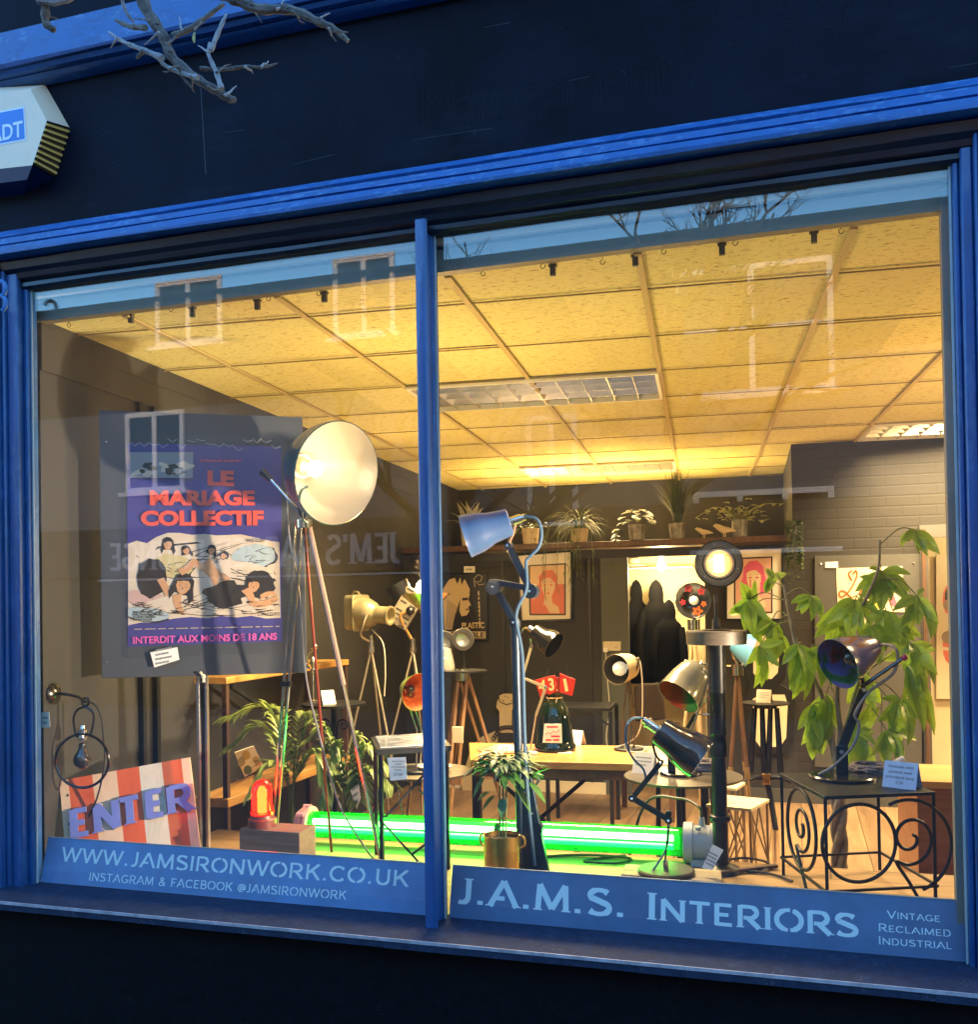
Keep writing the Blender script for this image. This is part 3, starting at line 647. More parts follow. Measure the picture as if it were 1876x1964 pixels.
def glassy(name, col=(1, 1, 1), fac=.06, rough=.02):
    if name in MATS: return MATS[name]
    m = bpy.data.materials.new(name); m.use_nodes = True; n = m.node_tree; n.nodes.clear(); MATS[name] = m
    o = add(n, "ShaderNodeOutputMaterial"); mx = add(n, "ShaderNodeMixShader"); lw = add(n, "ShaderNodeLayerWeight"); tr = add(n, "ShaderNodeBsdfTransparent"); gl = add(n, "ShaderNodeBsdfGlossy")
    lw.inputs[0].default_value = .25; tr.inputs[0].default_value = (*col, 1); gl.inputs["Roughness"].default_value = rough
    mr = add(n, "ShaderNodeMapRange"); mr.inputs[3].default_value = fac; mr.inputs[4].default_value = .75; n.links.new(lw.outputs["Facing"], mr.inputs[0])
    n.links.new(mr.outputs[0], mx.inputs[0]); n.links.new(tr.outputs[0], mx.inputs[1]); n.links.new(gl.outputs[0], mx.inputs[2]); n.links.new(mx.outputs[0], o.inputs[0]); return m
def emis(name, col, s):
    if name in MATS: return MATS[name]
    return mat(name, (.8, .8, .8), .5, emit=col, es=s)
CLEAR = glassy('clear_glass'); DKBULB = mat('smoked_bulb', (.05, .045, .045), .06, metal=.6, coat=1.0)
GLOW = emis('lit_bulb', (1, .8, .5), 3.0); OPAL = mat('opal_bulb', (.8, .76, .66), .3, emit=(1, .8, .5), es=.03)
WCORD = mat('pale_cord', (.62, .58, .5), .6); BCORD = mat('black_cord', (.015, .015, .018), .5); BLUCORD = mat('blue_cord', (.06, .12, .2), .6)
ENAM = mat('cream_enamel', (.74, .66, .5), .25, coat=.4)
# ================================================================ left pane
# --- film poster on a grey board on a pole stand
dl4, dr4 = 4.0, 4.2
TL, TR, BR, BL = atd(190, 787, dl4), atd(580, 800, dr4), atd(589, 1290, dr4), atd(195, 1301, dl4)
PB = plane3(BL, BR, TL); q = [PB.hit(*p) for p in ((190, 787), (580, 800), (589, 1290), (195, 1301))]
SLATE = mat('slate_panel', (.05, .06, .08), .6, var=.06, vscale=2)
st = thing('display_stand', 'slate grey display board standing on a twin rail metal pole', 'display stand', V((PB.hit(388, 1600).x, PB.hit(388, 1600).y, .5)))
MB().prism(q[::-1], -PB.n * .018).build('board', SLATE, st, .002)
b0 = PB.hit(388, 1310, -.03); mpx = mpp(b0)
for dx in (-8, 7): p = PB.hit(388 + dx, 1300, -.03); MB().bb((p.x - .007, p.y - .008, .5), (p.x + .007, p.y + .008, p.z + .35)).build('rail', mat('brushed_alu', (.5, .48, .5), .35, metal=.8), st, .001)
MB().bb((b0.x - .01, b0.y - .004, .5), (b0.x + .008, b0.y + .01, b0.z + .3)).build('pole_core', BLKM, st)
mb = MB(); c = PB.hit(390, 1297, .012); mb.sph(c, .011, 10).tube([c + V((-.008, -.01, .02)), c, c + V((.004, -.004, -.024))], [.006, .005, .008], 8); mb.build('wing_nut', CREAM, st)
for p in ((204, 848), (572, 862), (205, 1270), (582, 1275)): MB().sph(PB.hit(p[0], p[1], .003), .004, 8).build('stud', CHROME, st)
po = thing('film_poster', 'blue film poster with red capitals in a clear sleeve on the slate board', 'poster', PB.hit(390, 1240))
PBL = mat('poster_blue', (.045, .045, .24), .45, col2=(.065, .06, .3), vscale=3); PRED = mat('poster_red', (.85, .1, .065), .45); PPINK = mat('poster_pink', (.85, .12, .45), .45)
PCR = mat('poster_cream', (.72, .6, .47), .5, var=.08); PSKN = mat('poster_tan', (.62, .33, .17), .5); PBK = mat('poster_black', (.015, .013, .02), .5); PYEL = mat('poster_straw', (.62, .52, .27), .5); PPALE = mat('poster_pale_blue', (.42, .52, .56), .5); PPK2 = mat('poster_rose', (.62, .4, .36), .5); PGR = mat('poster_grey', (.28, .3, .34), .5)
MB().prism([PB.hit(x, y, .002) for x, y in ((244, 850), (539, 857), (541, 1230), (245, 1240))][::-1], PB.n * .0006).build('sheet', PBL, po)
rag = lambda xs, y, a: [(x, y + rnd.uniform(-a, a)) for x in xs]
top = [(243, 1043), (262, 1037), (282, 1042), (300, 1030), (322, 1022), (345, 1022), (368, 1026), (392, 1024), (415, 1027), (440, 1026), (462, 1025), (486, 1030), (510, 1036), (536, 1040)]
bot = [(538, 1185), (510, 1186), (482, 1181), (455, 1184), (425, 1181), (398, 1186), (366, 1183), (335, 1186), (300, 1193), (270, 1194), (245, 1199)]
def lump(x, y, rx, ry, rot=0, j=.12, n=16): return blob(x, y, rx, ry, n, j, rot)
sh_ = [(0, top + bot)]
# a generic heap of quilts and pillows with people asleep (plain stand-in for the printed picture)
def limb(x0, y0, x1, y1, w0, w1, bend=0.0, n=7):
    L, R = [], []; dx, dy = x1 - x0, y1 - y0; q = math.hypot(dx, dy); nx, ny = -dy / q, dx / q
    for i in range(n + 1):
        t = i / n; b_ = bend * math.sin(math.pi * t); w = w0 + (w1 - w0) * t; x, y = x0 + dx * t + nx * b_, y0 + dy * t + ny * b_; L.append((x + nx * w, y + ny * w)); R.append((x - nx * w, y - ny * w))
    return L + R[::-1]
def quilt(c, x, y, rx, ry, rot=0.0, folds=7):
    sh_.append((1, lump(x + 1.2, y + 1.6, rx + .6, ry + .6, rot, .1, 22))); sh_.append((c, lump(x, y, rx, ry, rot, .09, 22)))
    for k in range(folds):
        a = rnd.uniform(-.8, .8) + rot; L = rnd.uniform(.3, .8) * rx; u, v_ = rnd.uniform(-.6, .3) * rx, rnd.uniform(-.6, .6) * ry; sh_.append((1, limb(x + u, y + v_, x + u + L * math.cos(a), y + v_ + L * .5 * math.sin(a), .9, .1, rnd.uniform(-4, 4), 5)))
def head(x, y, s, a=0.0, long_=True):
    c_, d_ = math.cos(a), math.sin(a); f = lambda P_: [(x + (u * c_ - v_ * d_) * s, y + (u * d_ + v_ * c_) * s) for u, v_ in P_]
    sh_.append((1, f([(-1.15, -.1), (-1.0, -.95), (-.3, -1.4), (.5, -1.3), (1.1, -.7), (1.2, .2), (1.5, 1.3), (1.1, 2.0), (.7, 1.1), (-.8, 1.0), (-1.2, 1.9 if long_ else .9), (-1.5, 1.0)])))
    sh_.append((5, f([(-.75, -.45), (0, -.8), (.75, -.45), (.8, .2), (.45, .85), (0, 1.1), (-.45, .85), (-.8, .2)])))
    sh_.append((1, f([(-.85, -.3), (-.5, -1.0), (.4, -1.0), (.85, -.2), (.45, -.55), (-.1, -.5), (-.4, -.35)])))
    for e in (-.34, .34): sh_.append((1, f([(e - .22, .05), (e, .14), (e + .22, .05), (e, .2)]))); sh_.append((1, f([(e - .24, -.16), (e, -.24), (e + .24, -.16), (e, -.19)])))
    sh_.append((1, f([(-.06, .2), (.08, .45), (-.1, .45)]))); sh_.append((4, f([(-.22, .68), (0, .6), (.22, .68), (0, .8)])))
quilt(0, 395, 1075, 130, 34, 0, 16); quilt(2, 330, 1085, 40, 22, .1); quilt(3, 487, 1068, 42, 24, -.1, 9); head(322, 1044, 10); head(357, 1056, 7.5, -.3, False); head(406, 1055, 7.5, .2, False); head(430, 1066, 7, .9)
quilt(0, 470, 1095, 60, 18, .2, 9); sh_.append((5, limb(395, 1078, 440, 1112, 11, 5, 6))); sh_.append((5, limb(366, 1076, 420, 1128, 7, 4, -8))); quilt(4, 285, 1150, 46, 16, .2, 4); sh_.append((1, lump(292, 1108, 30, 38, .1, .1, 20))); sh_.append((5, limb(308, 1110, 330, 1168, 7, 5, -3)))
quilt(0, 400, 1160, 120, 20, .02, 18); quilt(3, 282, 1178, 42, 13, .1, 5); sh_.append((1, lump(432, 1140, 42, 24, -.1, .18, 22))); head(352, 1122, 17, .25); sh_.append((5, limb(345, 1098, 372, 1076, 7, 6, 3))); sh_.append((5, limb(340, 1140, 350, 1176, 9, 5, 4)))
sh_.append((1, lump(498, 1122, 30, 26, .2, .12, 20))); head(487, 1122, 13, .15); sh_.append((5, limb(470, 1130, 484, 1160, 8, 6, -4))); sh_.append((5, limb(484, 1158, 532, 1146, 7, 5, 5))); sh_.append((5, limb(500, 1146, 528, 1138, 5, 4, -3)))
for i in range(46):
    x, y = rnd.uniform(255, 528), rnd.uniform(1150, 1180); a = rnd.uniform(-.4, .4); L = rnd.uniform(8, 26); sh_.append((1, limb(x, y, x + L * math.cos(a), y + L * math.sin(a) * .5, rnd.uniform(.5, 1.8), .1, rnd.uniform(-3, 3), 5)))
sh_.append((6, [(249, 868), (371, 868), (370, 918), (250, 917)]))
for i in range(16): sh_.append((1 if i % 2 else 0, lump(rnd.uniform(258, 362), rnd.uniform(888, 910), rnd.uniform(5, 14), rnd.uniform(3, 8), rnd.uniform(-.5, .5))))
sh_ = [(a_, [(min(538.5, max(246, x)), y) for x, y in b_]) for a_, b_ in sh_]
art(po, PB, sh_, [PCR, PBK, PYEL, PPALE, PPK2, PSKN, PGR], 'picture', .0032)
def pt(body, x0, x1, yl, yr, h, bold=.05, nm='title', m=None): mb = MB(); text(mb, body, PB.hit(x0, yl), PB.hit(x1, yr), h * mpx, PB.n, .012, bold=bold); mb.build(nm, m or PRED, po)
pt("LE", 398, 449, 930, 931, 27); pt("MARIAGE", 288, 489, 968, 968, 27); pt("COLLECTIF", 271, 506, 1007, 1006, 27); pt("le Danemark presente !", 385, 463, 886, 886, 4.5, .02)
pt("INTERDIT AUX MOINS DE 18 ANS", 256, 531, 1234, 1226, 13, .02, 'rating_line', PPINK)
pt("un film de", 482, 500, 1034, 1034, 2.6, 0, 'credit', PBK); pt("FRED OLSEN", 474, 507, 1040, 1040, 6, .02, 'credit', PBK); pt("COULEURS", 494, 536, 1181, 1180, 6.4, 0, 'credit', PBK)
for i, s_ in enumerate(("PIA GRÖNING", "BILL OHRSTRÖM", "CLAUS NISSEN", "ELLEN HOLM")): pt(s_, 256, 256 + (37, 46, 42, 36)[i], 1175 + i * 5, 1175 + i * 5, 3.9, .03, 'credit', PBK)
mb = MB(); lines(mb, PB, 258, 1205, 536, 1208, 1, .012, -.02, 1); mb.build('small_print', PYEL, po)
sv = [PB.hit(x, y, .016) for x, y in ((238, 834), (545, 842), (543, 1252), (245, 1262))]
MB().poly(sv).build('sleeve', glassy('film_sleeve', (.97, .98, 1), .025, .12), po)
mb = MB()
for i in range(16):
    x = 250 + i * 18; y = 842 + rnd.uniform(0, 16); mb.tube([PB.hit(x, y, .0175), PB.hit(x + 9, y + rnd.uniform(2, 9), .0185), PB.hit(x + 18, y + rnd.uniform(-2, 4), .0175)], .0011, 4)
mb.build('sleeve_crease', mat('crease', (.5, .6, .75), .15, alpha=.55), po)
card('handwritten white ticket pinned under the film poster', ((288, 1251), (340, 1241), (344, 1265), (296, 1280)), 0, rows=4, pl=Pl(PB.o + PB.n * .019, PB.n))
# --- swing arm wall light with a bare bulb
a0 = NL.hit(101, 1330, .004); wlp = thing('wall_lamp', 'black swing arm wall light with ring frame and bare smoked bulb', 'lamp', a0)
MB().lathe(a0, (1, .08, 0), [(-.004, .0001), (-.004, .042), (.004, .042), (.014, .03), (.02, .0001)], 28).build('wall_plate', BLK, wlp)
e1 = at(150, 1336, .12); e2 = at(164, 1346, .14); MB().tube([a0, at(125, 1331, .1), e1, e2], .006, 8).build('arm', BLK, wlp)
k = mpp(e2); MB().tube(arc(e2, .016, 0, 2 * math.pi, 16)[:-1], .005, 6, True).build('eyelet', BLK, wlp)
def loopP(pts, Y=.14): return [at(x, y, Y) for x, y in pts]
MB().tube(smooth(loopP([(163, 1355), (148, 1362), (141, 1378), (144, 1402), (147, 1412)])), .0045, 6).tube(smooth(loopP([(163, 1355), (175, 1362), (180, 1375), (177, 1396), (173, 1410)])), .0045, 6).tube(loopP([(146, 1412), (175, 1409)]), .004, 6).build('hanger', BLK, wlp)
c = at(158, 1459, .13); rg = 51 * k; MB().tube(arc(c, rg, 0, 2 * math.pi, 48, X=V((.96, .28, 0)))[:-1], .0055, 8, True).build('ring_frame', BLK, wlp)
h0 = at(158, 1390, .14); MB().lathe(h0, (0, 0, -1), [(0, .008), (.015, .013), (.018, .02), (.03, .02), (.034, .015), (.05, .019), (.054, .015), (.06, .014)], 20).build('bulb_holder', CHROME, wlp)
bulb(wlp, at(158, 1458, .14), .035, DKBULB, (0, 0, -1))
cable(wlp, loopP([(164, 1346), (180, 1350), (193, 1372), (198, 1410), (201, 1450), (196, 1490), (186, 1530), (172, 1562), (160, 1590), (154, 1612)], .17), .0034, BCORD)
card('small pale tag stuck on the wall under the swing arm light', ((79, 1366), (94, 1366), (96, 1394), (80, 1396)), .05, rows=2, pl=Pl((0, .052, 0), (0, -1, 0)))
# --- ENTER sign
q0, q1, q2 = atd(122, 1608, 3.84), atd(382, 1614, 3.9), atd(114, 1497, 3.9); PE = plane3(q0, q1, q2)
es = thing('enter_sign', 'striped orange and cream wooden sign with raised blue ENTER letters', 'sign', PE.hit(250, 1610))
x0t, y0t, x1t, y1t = 114, 1497, 364, 1452; x0b, y0b, x1b, y1b = 126, 1640, 386, 1640
tt = [0, .066, .252, .437, .61, .782, .85, .934, 1]; tb_ = [0, .075, .255, .44, .606, .785, .87, .93, 1]
EO = wood('enter_orange', (.62, .12, .035), (.5, .075, .02), 2, 5, .55); EC = wood('enter_cream', (.72, .52, .36), (.6, .42, .28), 2, 5, .6); EW = wood('enter_white', (.62, .58, .48), (.5, .46, .37), 2, 5, .6); EO2 = wood('enter_brown', (.45, .12, .04), (.36, .08, .03), 2, 5, .55)
bq = [PE.hit(x0t, y0t), PE.hit(x1t, y1t), PE.hit(x1b, y1b), PE.hit(x0b, y0b)]; bd = MB()
for i, mi in enumerate((1, 0, 1, 0, 2, 3, 0, 1)):
    f = lambda t, A, B: (A[0] + (B[0] - A[0]) * t, A[1] + (B[1] - A[1]) * t)
    pp = [f(tt[i], (x0t, y0t), (x1t, y1t)), f(tt[i + 1], (x0t, y0t), (x1t, y1t)), f(tb_[i + 1], (x0b, y0b), (x1b, y1b)), f(tb_[i], (x0b, y0b), (x1b, y1b))]
    bd.mt(mi).prism([PE.hit(*p_) for p_ in pp][::-1], -PE.n * .014)
bd.build('board', [EO, EC, EW, EO2], es)
ELB = mat('enter_blue', (.15, .19, .52), .4, var=.12); U_ = (PE.hit(250, 1500) - PE.hit(258, 1600)).normalized()
for ch, xa, ya, xb, yb in (('E', 139, 1607, 174, 1600), ('N', 184, 1598, 232, 1585), ('T', 234, 1584, 270, 1576), ('E', 284, 1571, 318, 1563), ('R', 324, 1562, 372, 1552)):
    mb = MB(); glyphs(mb, ch, PE.hit(xa, ya), PE.hit(xb, yb), 51 * mpp(PE.hit(250, 1560)), PE.n, t=.27, serif=.07, off=.018, depth=.014, ups=U_); mb.build('letter', ELB, es)
for x, y in ((225, 1462), (130, 1525), (133, 1580), (228, 1473)): MB().poly([PE.hit(a, b_, .0008) for a, b_ in lump(x, y, 2.4, 3.2, 0, .3, 8)]).build('paint_chip', WDK, es)
# --- red beacon on a timber block
bc = V(at(502, 1580, .33)); zt = at(502, 1588, .30).z
blk = tag(MB().bb((at(456, 1600, .26).x, .27, .502), (at(572, 1600, .26).x, .4, zt)).build('timber_block', wood('old_block', (.22, .13, .09), (.1, .06, .05), 0, 7, .7), None, .003), 'rough old timber block under the red beacon', 'block')
be = thing('beacon_light', 'lit red glass beacon on the timber block beside the tripod legs', 'beacon', (bc.x, .335, zt)); kb = mpp(bc)
MB().lathe((bc.x, .335, zt), (0, 0, 1), [(0, .0001), (0, 27 * kb), (14 * kb, 27 * kb), (16 * kb, 23 * kb), (24 * kb, 21 * kb), (24 * kb, .0001)], 32).build('base', mat('beacon_base', (.16, .03, .025), .4), be)
m = bpy.data.materials.new('red_glass'); m.use_nodes = True; n = m.node_tree; n.nodes.clear(); o = add(n, "ShaderNodeOutputMaterial"); mx = add(n, "ShaderNodeMixShader"); m2 = add(n, "ShaderNodeMixShader"); tr = add(n, "ShaderNodeBsdfTransparent"); tl = add(n, "ShaderNodeBsdfTranslucent"); gl = add(n, "ShaderNodeBsdfGlossy"); fr = add(n, "ShaderNodeLayerWeight")
tr.inputs[0].default_value = (1, .03, .012, 1); tl.inputs[0].default_value = (.95, .012, .008, 1); gl.inputs["Roughness"].default_value = .06; mx.inputs[0].default_value = .4; fr.inputs[0].default_value = .3
mg = add(n, "ShaderNodeMath", operation='MULTIPLY'); mg.inputs[1].default_value = .35; n.links.new(fr.outputs["Facing"], mg.inputs[0])
n.links.new(tr.outputs[0], mx.inputs[1]); n.links.new(tl.outputs[0], mx.inputs[2]); n.links.new(mg.outputs[0], m2.inputs[0]); n.links.new(mx.outputs[0], m2.inputs[1]); n.links.new(gl.outputs[0], m2.inputs[2]); n.links.new(m2.outputs[0], o.inputs[0])
z1 = zt + 22 * kb; MB().lathe((bc.x, .335, z1), (0, 0, 1), [(0, 22 * kb), (8 * kb, 22 * kb), (8.5 * kb, 19.5 * kb), (46 * kb, 19.5 * kb), (56 * kb, 17.5 * kb), (63 * kb, 12 * kb), (66.5 * kb, 5 * kb), (67 * kb, .0001)], 32).build('dome', m, be)
MB().lathe((bc.x, .335, z1 + 30 * kb), (0, 0, 1), [(-26 * kb, 9 * kb), (-4 * kb, 9 * kb), (-3 * kb, 8 * kb), (8 * kb, 10 * kb), (18 * kb, 8 * kb), (24 * kb, 5 * kb), (25 * kb, .0001)], 20).build('bulb', emis('beacon_glow', (1, .42, .12), 5.0), be)
lamp('beacon_lamp', be, (bc.x, .335, z1 + 40 * kb), .28, (1, .12, .05), .015)
# --- big enamel studio lamp on a chrome tripod
ap = at(583, 1003, .42); fl = thing('floor_lamp', 'large lit dome studio floor lamp on a tall tripod', 'lamp', (ap.x, ap.y, .5)); kk = mpp(ap)
TEAL = mat('teal_enamel', (.012, .05, .06), .3, var=.2, coat=.4); WEN = mat('white_enamel', (.47, .41, .32), .3, coat=.3)
rim = at(646, 908, .34); ax = (-CF * .66 + CR * .72 - CU * .2).normalized(); R_ = 96 * kk
prof = [(0, .27), (.04, .3), (.12, .46), (.26, .63), (.45, .79), (.66, .91), (.85, .98), (1, 1)]
L_ = R_ * 1.2
dm = MB(); out = [(t * L_, r * R_) for t, r in prof]; nk = rim - ax * L_
dm.lathe(nk, ax, [(-.0, .0001)] + out + [(L_ + .004, R_ + .003), (L_ + .006, R_ - .001)], 48); dm.mt(1).lathe(nk, ax, [(L_ + .006, R_ - .001)] + [(t, r - .003) for t, r in out][::-1] + [(.002, .0001)], 48)
dm.build('dome_shade', [TEAL, WEN], fl, sharp=60)
MB().lathe(nk, ax, [(-.02, .02), (0, .05), (.02, .05), (.024, .036), (.05, .034)], 24).build('socket_cup', ENAM, fl)
bulb(fl, nk + ax * L_ * .42, .032, emis('lit_studio_bulb', (1, .8, .5), 1.0), ax); lamp('studio_lamp', fl, nk + ax * L_ * .62, .035, (1, .66, .3), .04)
hb = at(582, 990, .42); MB().tube([at(512, 912, .4), hb], .0055, 8).build('tilt_handle', CHROME, fl); a, b_ = at(503, 905, .4), at(519, 920, .4); MB().cyl(a, b_, .017, 14, .011).build('handle_knob', BLK, fl)
MB().tube(arc(at(590, 968, .41), 34 * kk, 1.6, 4.6, 10, X=(CR * .3 + CF * .9).normalized()), .006, 8).build('yoke', TEAL, fl)
for px in ((522, 1648, .5), (735, 1668, .5)):
    f_ = atz(px[0], px[1], .5); mb = MB(); s_ = V((.014, 0, 0)); a = ap + V((-.02 if px[0] < 600 else .02, 0, 0)); md = a.lerp(f_, .47)
    if px[0] < 600: mb.tube([a - s_, f_ - s_ * .6], .0065, 8).tube([a + s_, f_ + s_ * .6], .0065, 8).mt(1).box(md, (.045, .02, .02)).build('leg', [CHROME, BLKM], fl)
    else: mb.tube([a, md], .011, 8).mt(1).tube([md, f_], .0085, 8).build('leg', [wood('pink_wood', (.45, .3, .24), (.3, .18, .13), 2, 9, .4), CHROME], fl)
f_ = V((ap.x - .03, ap.y + .26, .5)); MB().tube([ap, f_], .006, 8).build('leg', mat('red_rod', (.2, .03, .018), .35), fl)
MB().cyl(ap - V((0, 0, .02)), ap + V((0, 0, .012)), .034, 20).cyl(ap + V((0, 0, .012)), ap + V((0, 0, .04)), .018, 16).build('tripod_head', CHROME, fl)
cable(fl, [nk - ax * .02, at(556, 880, .46), at(550, 950, .46), at(556, 1040, .45), at(572, 1120, .45), at(586, 1290, .45), at(610, 1400, .46), at(650, 1540, .47), at(700, 1625, .5), atz(716, 1646, .508)], .004, mat('grey_cord', (.18, .18, .19), .5))
# --- shelf rack with rustic shelves
zs1 = at(432, 1298, 1.2).z; zs2 = at(432, 1530, 1.2).z; xa, xb = at(345, 1298, 1.2).x, at(432, 1298, 1.2).x; yb_ = 2.55
rk = thing('shelf_rack', 'dark steel rack with thick rustic timber shelves behind the slate board', 'shelving', ((xa + xb) / 2, 1.8, 0))
for x in (xa, xb): 
    for y in (1.2, yb_): MB().bb((x - .013, y - .013, 0), (x + .013, y + .013, zs1 - .036)).build('post', mat('rust_steel', (.06, .032, .025), .5, var=.3), rk)
RUS = wood('rustic_shelf', (.55, .3, .08), (.3, .15, .04), 1, 8, .4); MB().bb((xa - .02, 1.18, zs1 - .034), (xb + .02, yb_ + .02, zs1)).build('shelf', RUS, rk, .004); MB().bb((xa - .02, 1.18, zs2 - .045), (xb + .02, yb_ + .02, zs2)).build('shelf', RUS, rk, .004)
mb = MB(); mb.bar((xb, 1.25, zs1 - .05), (xb, 2.4, zs2 + .02), .02).bar((xa, 1.25, zs1 - .05), (xa, 2.4, zs2 + .02), .02); mb.build('brace', BLKM, rk)
cable(rk, [at(348, 1300, 1.16), at(334, 1320, 1.16), at(329, 1370, 1.16), at(332, 1440, 1.16), at(334, 1500, 1.16)], .004, WCORD)
def onz(x, y, z): return atz(x, y, z)
c0, c1 = onz(468, 1492, zs2), onz(508, 1474, zs2); pc = Pl(c0, V((-(c1 - c0).y, (c1 - c0).x, .25)) * -1)
gc = thing('greeting_card', 'cream greeting card with round flower discs leaning on the lower rack shelf', 'card', c0)
pq = [(450, 1443), (487, 1430), (507, 1472), (470, 1492)]; MB().prism([pc.hit(*p) for p in pq][::-1], -pc.n * .002).build('card', PAPER, gc)
art(gc, pc, [(0, lump(472, 1448, 8, 9, 0, .04)), (1, lump(463, 1460, 7, 10, .2, .04)), (2, lump(475, 1476, 8, 9, 0, .04)), (3, [(485, 1452), (495, 1450), (500, 1466), (490, 1470)]), (4, lump(492, 1460, 3, 5, 0, .04))], [mat('disc_ochre', (.5, .38, .06), .5), mat('disc_olive', (.3, .3, .2), .5), mat('disc_teal', (.02, .13, .13), .5), mat('disc_sand', (.5, .34, .2), .5), mat('disc_clay', (.42, .22, .12), .5)])
tent('tall white tent card nearest the front post on the rack shelf', onz(412, 1487, zs2), onz(432, 1500, zs2), .075); tent('white tent card between the flower card and palm on rack shelf', onz(520, 1468, zs2), onz(545, 1468, zs2), .07)
for i, (x, y, lab) in enumerate(((415, 1470, 'clear glass jar lamp behind the tall tent card on the rack'), (518, 1452, 'clear glass jar lamp behind the palm on rack'))):
    c = onz(x, y + 6, zs2); jl = thing('jar_lamp', lab, 'lamp', c, 'glass jar lamps on the rack'); MB().lathe(c, (0, 0, 1), [(0, .0001), (0, .05), (.12, .055), (.17, .04), (.19, .028), (.22, .028)], 24).build('jar', CLEAR, jl); MB().lathe(c + V((0, 0, .2)), (0, 0, 1), [(0, .0001), (0, .03), (.03, .03), (.04, .012), (.07, .01), (.07, .0001)], 16).build('cap', CHROME, jl); bulb(jl, c + V((0, 0, .1)), .022, mat('amber_bulb', (.4, .12, .05), .2), (0, 0, -1))
# --- kentia palms
LEAF = mat('palm_leaf', (.13, .21, .04), .4, col2=(.3, .38, .1), vscale=9); STEM = mat('palm_stem', (.09, .13, .04), .5); POTB = mat('dark_pot', (.03, .03, .032), .5)
def palm(label, base, fronds, seed, top):
    r2 = random.Random(seed); t = thing('potted_palm', label, 'plant', V((base.x, base.y, 0)), 'kentia palms behind the platform')
    MB().lathe((base.x, base.y, 0), (0, 0, 1), [(0, .0001), (0, .1), (.24, .13), (.25, .125), (.23, .0001)], 24).build('pot', POTB, t)
    for tip, mid in fronds:
        b0 = V((base.x + r2.uniform(-.03, .03), base.y + r2.uniform(-.03, .03), .24)); pts = smooth([b0, b0.lerp(top, .6), mid, tip], 7); mb = MB(); mb.tube(pts, [.006 - .0046 * i / len(pts) for i in range(len(pts))], 5); mb.mt(1)
        k0 = int(len(pts) * .42); d0 = (tip - mid).length
        for i in range(k0, len(pts) - 1):
            tn = (pts[i + 1] - pts[i]).normalized(); sd = tn.cross(V((0, 0, 1))); sd = sd.normalized() if sd.length > .05 else V((1, 0, 0)); f = 1 - abs((i - k0) / (len(pts) - k0) - .35) * .8
            for s_ in (-1, 1):
                for e in (0, .5):
                    mb.leaf(pts[i].lerp(pts[i + 1], e), tn * .75 + sd * s_ * .75 + V((0, 0, .12)), max(.07, d0 * .85 * f) * r2.uniform(.8, 1.1), .019, droop=.85 + r2.uniform(-.1, .5), fold=.2, n=5, tip=.9)
        mb.build('frond', [STEM, LEAF], t)
    return t
b1 = at(560, 1590, 1.12); A_ = lambda x, y, Y: at(x, y, Y)
palm('tall kentia palm with arching fronds behind the red beacon', b1, [(A_(432, 1375, 1.0), A_(520, 1365, 1.05)), (A_(440, 1430, .98), A_(510, 1395, 1.05)), (A_(520, 1352, 1.25), A_(540, 1380, 1.2)), (A_(600, 1370, 1.3), A_(575, 1380, 1.2)), (A_(625, 1425, 1.25), A_(590, 1390, 1.2)), (A_(480, 1520, .96), A_(520, 1460, 1.0)), (A_(640, 1520, 1.15), A_(600, 1440, 1.15))], 3, A_(556, 1430, 1.14))
b2 = at(668, 1590, 1.25)
palm('shorter kentia palm with a white tag behind the green tube light', b2, [(A_(585, 1420, 1.15), A_(630, 1400, 1.2)), (A_(625, 1470, 1.1), A_(645, 1425, 1.2)), (A_(700, 1440, 1.3), A_(680, 1415, 1.25)), (A_(745, 1470, 1.2), A_(700, 1430, 1.22)), (A_(755, 1510, 1.15), A_(710, 1470, 1.2)), (A_(610, 1540, 1.1), A_(640, 1480, 1.2)), (A_(690, 1540, 1.1), A_(690, 1480, 1.2))], 8, A_(665, 1470, 1.25))
card('white tag hanging in the shorter palm', ((672, 1515), (688, 1504), (692, 1530), (684, 1552)), 1.1, rows=3)
# --- glass topped side table by the mullion
zt = .984; a, b_, c = atz(722, 1438, zt), atz(866, 1429, zt), atz(711, 1413, zt); d = b_ + c - a
st2 = thing('side_table', 'small dark metal table with silvery marbled top beside the mullion', 'table', V(((a.x + d.x) / 2, (a.y + d.y) / 2, .5)))
MB().prism([p - V((0, 0, .022)) for p in (a, b_, d, c)], (0, 0, .022)).build('table_top', BLKM, st2, .002)
f = lambda u, v: a + (b_ - a) * u + (c - a) * v + V((0, 0, .0012)); MB().prism([f(.06, .08), f(.94, .08), f(.94, .95), f(.06, .95)], (0, 0, .004)).build('marbled_panel', mat('silver_marble', (.3, .34, .38), .25, col2=(.75, .76, .76), vscale=14, coat=.6), st2)
for u, v in ((.06, .06), (.94, .06), (.94, .94), (.06, .94)): p = f(u, v); MB().bb((p.x - .007, p.y - .007, .5), (p.x + .007, p.y + .007, zt - .022)).build('leg', BLKM, st2)
mb = MB(); g_ = lambda u, z, v=.06: V((*f(u, v)[:2], z)); mb.bar(g_(.9, .95), g_(.1, .72), .008).bar(g_(.55, .82), g_(.94, .7), .008).bar(g_(.08, .7), g_(.62, .51), .008).bar(g_(.45, .57), g_(.94, .66), .008); mb.build('brace', BLKM, st2)
p0 = g_(.5, .9); pt_ = thing('price_tag', 'white price tag hung under the marbled side table', 'price card', g_(.3, .8)); pl = Pl(at(765, 1450, a.y - .012), (0, -1, 0)); MB().prism([pl.hit(*p) for p in ((743, 1453), (778, 1452), (781, 1494), (749, 1497))][::-1], (0, .001, 0)).build('card', PAPER, pt_)
mb = MB(); kx = mpp(pl.o)
